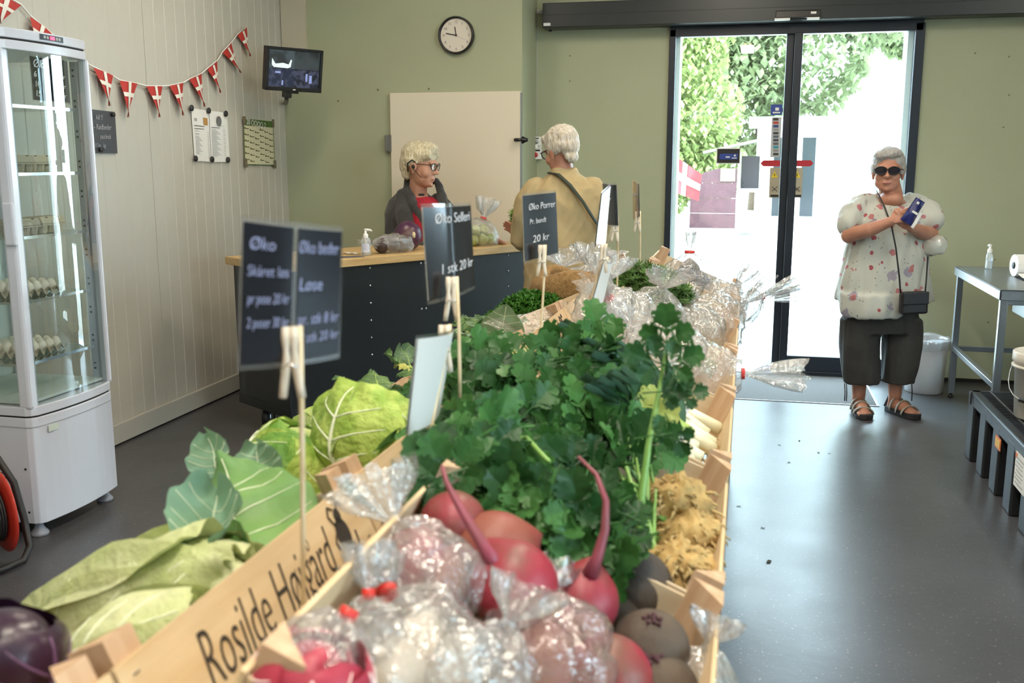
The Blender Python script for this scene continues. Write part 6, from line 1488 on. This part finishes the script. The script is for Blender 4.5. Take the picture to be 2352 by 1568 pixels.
# legs and feet
for (ua, uf, dx, tx) in ((1973, 1963, 0, -.1), (2056, 2062, .02, .35)):
    ank = A(ua, 905, .05); kn = A(ua + (10 if ua < 2000 else -2), 800, .02)
    limb(mb, [A(ua + (15 if ua < 2000 else 0), 720, .03), kn, A(ua, 850, .05), ank], [.06, .055, .052, .04])
    toe = Vector((0, 0, 0)); fd = (-FW + SD * tx).normalized()
    heel = Vector((ank.x, ank.y, .045)); limb(mb, [ank, heel - fd * .01, heel + fd * .07 + UP * .005, Vector((heel.x, heel.y, .03)) + fd * .16], [.04, .038, .040, .030])
    xs = fd.cross(UP)
    for k in range(5): b = Vector((heel.x, heel.y, .032)) + fd * (.155 - .008 * abs(k - 1)) + xs * (.034 - .017 * k) * (1 if ua < 2000 else -1); mb.tube([b, b + fd * .028, b + fd * .045 - UP * .006], [.011, .0105, .008] if k else [.0135, .013, .011], 8)
skinA = fuse(mb, .0052, 2, 'body', M_skin, pa)
M_flor = bpy.data.materials.new('floral_cloth'); M_flor.use_nodes = True
def floral(m):
    nt = m.node_tree; b = nt.nodes['Principled BSDF']; N = nt.nodes.new; L = nt.links.new; tc = N('ShaderNodeTexCoord')
    base = lin('b4b6ae'); b.inputs['Roughness'].default_value = .75
    cur = None
    def layer(prev, scale, thr, col, prob, warp=0.0, seed=(0, 0, 0)):
        mp = N('ShaderNodeMapping'); mp.inputs['Location'].default_value = seed; L(tc.outputs['Object'], mp.inputs[0]); vec = mp.outputs[0]
        if warp:
            n = N('ShaderNodeTexNoise'); n.inputs['Scale'].default_value = 40; L(vec, n.inputs['Vector']); va = N('ShaderNodeVectorMath'); va.operation = 'SCALE'; va.inputs['Scale'].default_value = warp; L(n.outputs['Color'], va.inputs[0]); vb_ = N('ShaderNodeVectorMath'); vb_.operation = 'ADD'; L(vec, vb_.inputs[0]); L(va.outputs[0], vb_.inputs[1]); vec = vb_.outputs[0]
        v = N('ShaderNodeTexVoronoi'); v.inputs['Scale'].default_value = scale; L(vec, v.inputs['Vector'])
        lt = N('ShaderNodeMath'); lt.operation = 'LESS_THAN'; lt.inputs[1].default_value = thr; L(v.outputs['Distance'], lt.inputs[0])
        sp_ = N('ShaderNodeSeparateColor'); L(v.outputs['Color'], sp_.inputs[0]); l2 = N('ShaderNodeMath'); l2.operation = 'LESS_THAN'; l2.inputs[1].default_value = prob; L(sp_.outputs[0], l2.inputs[0])
        mu = N('ShaderNodeMath'); mu.operation = 'MULTIPLY'; L(lt.outputs[0], mu.inputs[0]); L(l2.outputs[0], mu.inputs[1])
        mx = N('ShaderNodeMixRGB'); L(mu.outputs[0], mx.inputs[0]); mx.inputs[2].default_value = lin(col)
        if prev is None: mx.inputs[1].default_value = base
        else: L(prev, mx.inputs[1])
        return mx.outputs[0]
    cur = layer(None, 9, .28, '8f8a98', .4, .05, (3, 1, 2)); cur = layer(cur, 45, .2, '6d6a72', .35, .03, (1, 5, 2)); cur = layer(cur, 16, .30, 'a66a6c', .35, .03, (2, 2, 7)); cur = layer(cur, 20, .26, '9a4a50', .2, .02, (5, 9, 1))
    L(cur, b.inputs['Base Color'])
floral(M_flor)
mb = MB()
loft(mb, [(A(2044, 444, .11), .075, .04), (A(2044, 452, .09), .125, .065), (A(2044, 462, .07), .175, .09), (A(2043, 474, .045), .215, .125), (A(2041, 505, .03), .228, .155), (A(2036, 560, .02), .232, .18), (A(2033, 620, .02), .262, .20), (A(2031, 672, .02), .288, .212), (A(2031, 690, .02), .295, .215)], 32)
loft(mb, [(A(2012, 670, -.03), .22, .17), (A(2008, 705, -.04), .205, .17), (A(2004, 725, -.04), .18, .165)], 24)
limb(mb, [A(2002, 462, .05), A(1978, 468, .04), A(1958, 488, .01), A(1949, 514, -.03)], [.05, .062, .07, .070])
limb(mb, [A(2088, 462, .05), A(2112, 468, .04), A(2131, 486, .01), A(2139, 506, -.03)], [.05, .062, .068, .068])
blA = fuse(mb, .009, 7, 'blouse', M_flor, pa, fold(13, .014, 3))
# neckline: skin showing
M_trA = mat('dark_trousers', '3a3a38', .85, col2='333333', nscale=10, bump=.2, bscale=60)
mb = MB()
loft(mb, [(A(2026, 690, .03), .215, .165), (A(2024, 730, .03), .225, .17), (A(2022, 760, .03), .225, .16)], 24)
for c_ in (((1978, 730), .125, (1974, 790), .122, (1976, 840), .117, (1979, 878), .108), ((2072, 730), .118, (2072, 790), .115, (2067, 840), .108, (2062, 878), .100)):
    loft(mb, [(A(*c_[0], .03), c_[1], .13), (A(*c_[2], .03), c_[3], .125), (A(*c_[4], .03), c_[5], .115), (A(*c_[6], .03), c_[7], .10)], 20)
fuse(mb, .009, 6, 'trousers', M_trA, pa, fold(16, .010, 9, .2))
for u, v in ((1940, 880), (1944, 881), (2094, 880)): MB().tube([A(u, v, -.05), A(u + 1, v + 20, -.055), A(u, v + 40, -.05)], .0035, 6).build('hem_cord', M_blk, pa, smooth=True)
# sandals
M_sole = mat('sandal_sole', '26262b', .7); M_strap = mat('sandal_strap', '8f8a80', .7)
for (ua, tx) in ((1973, -.1), (2056, .35)):
    ank = A(ua, 905, .05); fd = (-FW + SD * tx).normalized(); xs = fd.cross(UP); h0 = Vector((ank.x, ank.y, 0))
    sl_ = thing('sandal_tmp', 'x', 'x') if False else None
    poly = [(-.055, -.03), (-.06, 0), (-.055, .03), (0, .042), (.1, .052), (.17, .05), (.205, .03), (.215, 0), (.205, -.03), (.17, -.05), (.1, -.048), (0, -.04)]
    so = MB(); so.M = frame(h0, fd, UP.cross(fd)); so.prism(poly, .036); sole = so.build('sandal_sole', M_sole, pa, bevel=.006)
    for off, hh, rr_, w_ in ((.015, .095, .050, .016), (.075, .086, .054, .015), (.13, .062, .058, .016)):
        pts = [h0 + fd * off + xs * (rr_ * math.cos(a)) + UP * (.022 + (hh - .02) * math.sin(a)) for a in [math.pi * k / 12 for k in range(13)]]
        MB().tube(pts, w_, 8, flat=.35).build('sandal_strap', M_strap if off != .125 else M_sole, pa, smooth=True)
    MB().tube([h0 - fd * .05 + xs * .03 + UP * .03, h0 - fd * .058 + UP * .085, h0 - fd * .05 - xs * .03 + UP * .03], .01, 8, flat=.5).build('heel_strap', M_sole, pa, smooth=True)
M_hairA = hairmat('grey_hair', '8f8d8c', 'b5b1ac')
mb = MB(); Eh = lambda x, y, z, a, b, d: mb.ell(hc + QA @ (Vector((x, y, z)) * 1.06), (a * 1.06, b * 1.06, d * 1.06), 18, 14, QA)
Eh(0, -.022, .052, .088, .094, .082); Eh(0, .045, .092, .07, .045, .03); Eh(.07, -.02, .012, .024, .045, .045); Eh(-.07, -.02, .012, .024, .045, .045); Eh(0, -.075, -.02, .07, .035, .06); Eh(.03, .05, .085, .05, .04, .03)
fuse(mb, .006, 2, 'hair', M_hairA, pa, lambda p: .004 * mnoise.noise(p * 45) + .003 * mnoise.noise(p * 110))
glasses(pa, hc, QA, 1.06, M_ink, mat('sun_lens', '1c1722', .1), .031, .021, 'sunglasses', .003)
MB().ell(hc + QA @ (Vector((0, .093, -.067)) * 1.06), (.024, .005, .005), 12, 8, QA).build('lips', M_lip, pa, smooth=True)
# shoulder bag with strap (carried: own thing)
hbg = thing('shoulder_bag', 'small black shoulder bag hanging at the hip of the floral blouse', 'handbag', baseA + A(2097, 722, -.22))
ob = baseA - Vector(hbg.location)
def HB(u, v, d): return A(u, v, d) + ob
M_lea = mat('black_leather', '1d1b1f', .45)
cbag = HB(2098, 695, -.24); bm_ = MB(); bm_.M = frame(cbag, SD * .98 + UP * .04, UP); bm_.box((0, 0, 0), (.155, .13, .06)); bm_.build('bag_body', M_lea, hbg, bevel=.014)
bm_ = MB(); bm_.M = frame(cbag, SD * .98 + UP * .04, UP); bm_.box((0, .03, .034), (.15, .075, .012)); bm_.build('flap', M_lea, hbg, bevel=.006)
MB().tube([HB(2068, 672, -.23), HB(2066, 640, -.245), HB(2058, 570, -.23), HB(2048, 520, -.215), HB(2032, 475, -.17), HB(2017, 445, -.10), HB(2008, 430, .03)], .0045, 8).build('strap', M_lea, hbg, smooth=True)
MB().tube([HB(2125, 672, -.23), HB(2128, 640, -.2), HB(2131, 590, -.14)], .0045, 8).build('strap', M_lea, hbg, smooth=True)
# blue packet in the hands and white carrier on the arm
pk = thing('snack_packet', 'dark blue packet held in both hands of the person by the door', 'packet', baseA + A(2097, 485, -.30)); M_navy = mat('navy_foil', '1d2358', .3, col2='2a3070', nscale=12)
mb = MB(); mb.M = frame((0, 0, 0), SD * .85 + UP * -.5, UP * .85 + SD * .5)
mb.grid(lambda a, b: (.075 * (a - .5) * (1 - .25 * b), .15 * (b - .5), .018 * math.sin(math.pi * a) * math.sin(math.pi * b) + .004 * math.sin(9 * a + 5 * b)), 10, 12); mb.grid(lambda a, b: (.075 * (a - .5) * (1 - .25 * b), .15 * (b - .5), -.012 * math.sin(math.pi * a) * math.sin(math.pi * b)), 10, 12)
mb.build('packet', M_navy, pk, smooth=True)
mb = MB(); mb.M = frame((0, 0, 0), SD * .85 + UP * -.5, UP * .85 + SD * .5); mb.box((.005, -.005, .024), (.035, .012, .002)).box((-.008, .05, .016), (.014, .014, .002)); mb.build('packet_print', M_pap, pk)
mb = MB(); mb.M = frame((0, 0, 0), SD * .85 + UP * -.5, UP * .85 + SD * .5); mb.grid(lambda a, b: (.038 + .018 * a, -.08 + .10 * b, .004 * math.sin(6 * b)), 3, 6); mb.build('packet_lining', M_white, pk, smooth=True)
cr_ = thing('carrier_bag', 'crumpled white plastic bag hanging from the forearm of the person by the door', 'plastic bag', baseA + A(2142, 562, -.08))
mb = MB().grid(lambda a, b: Vector((.075 * math.sin(math.pi * b) ** .7 * math.cos(6.283 * a), .05 * math.sin(math.pi * b) ** .7 * math.sin(6.283 * a), -.055 * math.cos(math.pi * b))) * (1 + .35 * abs(nz((math.cos(6.283 * a), math.sin(6.283 * a), b * 2), 2.2, 4))), 28, 16)
mb.build('bag_body', glass_mat('white_carrier', 'f2f2f0', .05, .2, veil=.7, veil_col='e8e4da'), cr_, smooth=True)
MB().tube([(-.03, -.02, .04), (-.06, -.06, .07), (-.10, -.10, .085)], [.02, .012, .008], 8).build('bag_handle', glass_mat('white_carrier', '', .05), cr_, smooth=True)

# ---------------------------------------------------------------- seller behind the counter
DB = 6.62; baseB = Vector((at_depth(965, 500, DB + .1).x, at_depth(965, 500, DB + .1).y, 0))
pb_ = thing('person', 'person with short pale hair, headset and dark cardigan over red top behind the counter', 'person', baseB)
def Bp(u, v, d=0): return at_depth(u, v, DB + d) - baseB
mb = MB(); hB = Bp(966, 378, 0); lookB = (SD * .93 - FW * .30 - UP * .16)
QB = head_parts(mb, hB, lookB, 1.19, UP + SD * .05)
limb(mb, [Bp(962, 405, .02), Bp(960, 440, .06), Bp(962, 470, .08)], [.058, .062, .075])
loft(mb, [(Bp(962, 455, .08), .09, .08), (Bp(962, 480, .08), .12, .09), (Bp(962, 560, .10), .13, .10), (Bp(962, 640, .12), .17, .13), (Bp(962, 760, .12), .18, .14)])
limb(mb, [Bp(918, 480, .10), Bp(909, 520, .06), Bp(927, 573, -.02), Bp(985, 575, -.12), Bp(1040, 568, -.16)], [.04, .04, .04, .036, .028])
limb(mb, [Bp(1012, 480, .07), Bp(1043, 520, .02), Bp(1075, 562, -.02), Bp(1120, 552, -.05), Bp(1140, 548, -.06)], [.04, .04, .04, .034, .028])
hand(mb, Bp(1135, 548, -.05), SD * .8 - UP * .35, -UP * .8 - SD * .3, .95, .35, thumb=1); hand(mb, Bp(1040, 568, -.16), SD * .9 - UP * .2, -UP, .95, .3, thumb=-1)
for sg in (-1, 1): limb(mb, [Bp(962, 740, .12) + SD * sg * .09, Vector((SD.x * sg * .1, SD.y * sg * .1, .5)), Vector((SD.x * sg * .1, SD.y * sg * .1, .08)), Vector((SD.x * sg * .1 - FW.x * .1, SD.y * sg * .1 - FW.y * .1, .045))], [.085, .06, .045, .04])
fuse(mb, .0055, 2, 'body', M_skin2, pb_)
M_card = mat('charcoal_wool', '2f2f30', .95, col2='3d3b3a', nscale=70, bump=.5, bscale=120, sheen=.2); M_redt = mat('red_top', 'a3162c', .8, col2='8e1226', nscale=14)
mb = MB()
loft(mb, [(Bp(970, 452, .04), .075, .065), (Bp(980, 470, -.01), .10, .09), (Bp(982, 520, -.03), .11, .10), (Bp(970, 640, .08), .165, .125), (Bp(966, 700, .1), .17, .13)], 24)
fuse(mb, .008, 2, 'red_top', M_redt, pb_, fold(20, .005, 1))
# cardigan: back, shoulders, sleeves and an open front edge
mb = MB()
loft(mb, [(Bp(950, 440, .12), .09, .07), (Bp(946, 458, .11), .15, .11), (Bp(946, 490, .10), .185, .145), (Bp(950, 600, .11), .195, .15), (Bp(955, 720, .15), .20, .15)], 26)
limb(mb, [Bp(925, 450, .06), Bp(930, 490, -.02), Bp(940, 540, -.06), Bp(945, 600, -.04)], [.05, .065, .07, .07])
limb(mb, [Bp(925, 465, .10), Bp(912, 490, .09), Bp(908, 525, .06), Bp(925, 572, -.01), Bp(985, 572, -.11)], [.075, .078, .074, .066, .055])
limb(mb, [Bp(1005, 468, .08), Bp(1028, 490, .06), Bp(1045, 522, .03), Bp(1075, 562, -.01), Bp(1105, 556, -.04)], [.07, .072, .066, .06, .05])
# lapels and collar
limb(mb, [Bp(936, 412, .10), Bp(936, 440, .03), Bp(952, 470, -.04), Bp(975, 500, -.09), Bp(985, 545, -.11), Bp(980, 600, -.08)], [.022, .03, .034, .036, .034, .034])
limb(mb, [Bp(1003, 415, .10), Bp(1012, 440, .04), Bp(1018, 470, -.02), Bp(1020, 505, -.06), Bp(1015, 560, -.08)], [.020, .028, .034, .036, .036])
limb(mb, [Bp(936, 412, .10), Bp(950, 418, .16), Bp(975, 420, .17), Bp(1003, 415, .10)], [.022, .024, .024, .02])
fuse(mb, .008, 2, 'cardigan', M_card, pb_, fold(14, .007, 5))
M_hairB = hairmat('blond_grey_hair', 'b0a27f', 'd6cbb0')
mb = MB(); s_ = 1.19; Eh = lambda x, y, z, a, b, d: mb.ell(hB + QB @ (Vector((x, y, z)) * s_), (a * s_, b * s_, d * s_), 18, 14, QB)
Eh(0, -.02, .05, .085, .1, .08); Eh(0, -.075, .0, .07, .045, .07); Eh(0, .05, .08, .058, .034, .026); Eh(.062, -.03, .02, .026, .05, .04); Eh(-.062, -.03, .02, .026, .05, .04); Eh(0, .03, .1, .06, .06, .03); Eh(0, -.07, -.05, .052, .03, .045); Eh(.05, .05, .06, .03, .03, .03); Eh(-.05, .05, .06, .03, .03, .03)
fuse(mb, .006, 3, 'hair', M_hairB, pb_, lambda p: .004 * mnoise.noise(Vector((p.x * 50, p.y * 50, p.z * 18))) + .003 * mnoise.noise(p * 110))
glasses(pb_, hB, QB, s_, mat('brown_frame', '3a2d28', .4), glass_mat('spectacle_lens', 'f0f4f4', .05), .027, .02, 'glasses', .0026)
Pq = lambda x, y, z: hB + QB @ (Vector((x, y, z)) * s_)
for sg in (-1, 1):
    MB().tube([Pq(sg * .088, -.03, -.045), Pq(sg * .092, -.038, .0), Pq(sg * .09, -.015, .022), Pq(sg * .085, .004, .012)], .005, 8).build('headset_hook', M_blk, pb_, smooth=True)
MB().tube([Pq(.09, -.01, -.015), Pq(.09, .02, -.04), Pq(.08, .05, -.065)], .0026, 6).build('headset_boom', M_blk, pb_, smooth=True)
MB().ell(Pq(.088, -.004, -.012), (.012, .012, .014), 10, 8).build('earpiece', M_blk, pb_, smooth=True)
MB().ell(Pq(0, .088, -.067), (.024, .007, .006), 12, 8, QB).build('lips', M_lip, pb_, smooth=True)
for sg in (-1, 1): MB().ell(Pq(sg * .032, .074, .004), (.009, .006, .004), 10, 8, QB).build('eye', M_dark, pb_, smooth=True)
bbox('lapel_microphone', Bp(968, 447, -.16), (.04, .015, .015), M_blk, pb_, bevel=.004)

# ---------------------------------------------------------------- customer seen from behind
DC = 5.95; baseC = Vector((at_depth(1292, 500, DC).x, at_depth(1292, 500, DC).y, 0))
pc = thing('person', 'person in beige shirt seen from behind at the counter, dark strap across the back', 'person', baseC)
def Cp(u, v, d=0): return at_depth(u, v, DC + d) - baseC
mb = MB(); hC = Cp(1288, 345, .0); lookC = (-SD * .62 + FW * .72 - UP * .30)
QC = head_parts(mb, hC, lookC, 1.10)
limb(mb, [Cp(1290, 370, .0), Cp(1294, 402, .0)], [.062, .066])
loft(mb, [(Cp(1294, 398, .0), .08, .075), (Cp(1295, 430, 0), .13, .085), (Cp(1290, 520, .0), .17, .11), (Cp(1290, 640, .0), .2, .14), (Cp(1290, 740, 0), .2, .14)])
limb(mb, [Cp(1225, 450, 0), Cp(1204, 500, .02), Cp(1199, 552, .08), Cp(1200, 560, .25), Cp(1195, 545, .36)], [.042, .042, .04, .036, .028])
limb(mb, [Cp(1360, 450, 0), Cp(1378, 510, .02), Cp(1372, 580, .06), Cp(1340, 590, .22), Cp(1310, 575, .30)], [.042, .042, .04, .036, .028])
hand(mb, Cp(1195, 545, .36), -SD * .5 + FW * .5 + UP * .5, -UP * .4 - FW * .6, .95, .4); hand(mb, Cp(1310, 575, .30), -SD * .6 + FW * .6, -UP, .95, .4, -1)
for sg in (-1, 1): limb(mb, [Cp(1290, 740, 0) + SD * sg * .09, Vector((SD.x * sg * .1, SD.y * sg * .1, .48)), Vector((SD.x * sg * .1, SD.y * sg * .1, .07)), Vector((SD.x * sg * .1 + FW.x * .12, SD.y * sg * .1 + FW.y * .12, .04))], [.09, .06, .045, .038])
fuse(mb, .0055, 2, 'body', M_skin, pc)
M_beige = mat('beige_shirt', 'a8946c', .85, col2='b19d75', nscale=8, bump=.25, bscale=30)
mb = MB()
loft(mb, [(Cp(1296, 385, .0), .072, .07), (Cp(1297, 400, .0), .085, .08), (Cp(1297, 414, .0), .15, .10), (Cp(1296, 432, 0), .205, .12), (Cp(1293, 470, 0), .228, .14), (Cp(1290, 540, .0), .225, .15), (Cp(1288, 620, .0), .225, .155), (Cp(1285, 740, 0), .22, .16), (Cp(1285, 800, 0), .225, .16)], 30)
limb(mb, [Cp(1232, 432, 0), Cp(1212, 462, 0), Cp(1202, 500, .02), Cp(1196, 548, .07), Cp(1200, 558, .22)], [.07, .074, .07, .064, .05])
limb(mb, [Cp(1360, 432, 0), Cp(1376, 462, 0), Cp(1380, 510, .02), Cp(1370, 575, .06), Cp(1345, 588, .2)], [.07, .074, .07, .062, .05])
def shirt_fold(p):
    a = .016 * (.3 - abs(mnoise.noise(Vector((p.x * 8 + p.z * 4, p.y * 8, p.z * 2.2))))) + .012 * (.25 - abs(mnoise.noise(Vector((p.x * 15 - p.z * 8, p.y * 14, p.z * 4 + 4))))); return a
fuse(mb, .008, 2, 'shirt', M_beige, pc, shirt_fold)
mb = MB()
for sg in (-1, 1): loft(mb, [(Cp(1288, 720, .0) + SD * sg * .08, .12, .14), (Vector((SD.x * sg * .1, SD.y * sg * .1, .5)), .1, .1), (Vector((SD.x * sg * .1, SD.y * sg * .1, .08)), .085, .09)], 16)
fuse(mb, .01, 2, 'trousers', M_trA, pc)
MB().tube([Cp(1288, 394, -.06), Cp(1270, 400, -.085)], .012, 8, flat=.3).build('strap', M_lea, pc, smooth=True) if False else None
stp = [Cp(1262, 397, .0), Cp(1282, 400, -.105), Cp(1310, 425, -.135), Cp(1340, 465, -.152), Cp(1362, 500, -.15), Cp(1378, 522, -.10), Cp(1385, 540, -.02)]
sb_ = thing('shoulder_strap', 'dark green strap running diagonally across the beige shirt', 'strap', baseC + stp[2]); MB().tube([p - stp[2] for p in stp], .017, 8, flat=.35).build('strap', mat('strap_green', '2a3328', .7), sb_, smooth=True)
M_hairC = hairmat('streaked_grey_hair', 'a89a80', 'cfc9c2')
mb = MB(); s_ = 1.10; Eh = lambda x, y, z, a, b, d: mb.ell(hC + QC @ (Vector((x, y, z)) * s_), (a * s_, b * s_, d * s_), 18, 14, QC)
Eh(0, -.02, .05, .088, .1, .082); Eh(0, -.065, .01, .07, .05, .065); Eh(0, .06, .08, .06, .04, .03); Eh(.064, -.02, .012, .025, .06, .045); Eh(-.064, -.02, .012, .025, .06, .045); Eh(0, -.068, -.05, .046, .028, .04)
fuse(mb, .006, 2, 'hair', M_hairC, pc, lambda p: .005 * mnoise.noise(Vector((p.x * 60, p.y * 60, p.z * 14))) + .004 * mnoise.noise(Vector((p.x * 130, p.y * 130, p.z * 30))))
glasses(pc, hC, QC, s_, mat('blue_frame', '20283c', .4), glass_mat('spectacle_lens', '', .05), .027, .02, 'glasses', .0028)
# dill held up at the counter, scissors lying on the top
pd = at_depth(1192, 512, 6.45)
tuft('dill_bunch', 'fresh green dill sprig in front of the customer at the counter', pd - UP * .0, .05, .05, .12, 260, .022, leafshader('dill', '6b8a3a', '84a34c', 20, .6, .25), 170, 'herbs', False)
gp = ctop(1.62, .33)
tag(MB().tube([gp + Vector((0, 0, .003)), gp + cd * .04 + UP * .014, gp + cd * .09 + UP * .01, gp + cd * .12 + UP * .003, gp + cd * .1 - cn * .03 + UP * .003, gp + cd * .03 - cn * .03 + UP * .003], .0022, 6, closed=True).build('wire_clip', M_steel, None, smooth=True), 'bent wire clip lying on the counter by the beige shirt', 'wire clip')
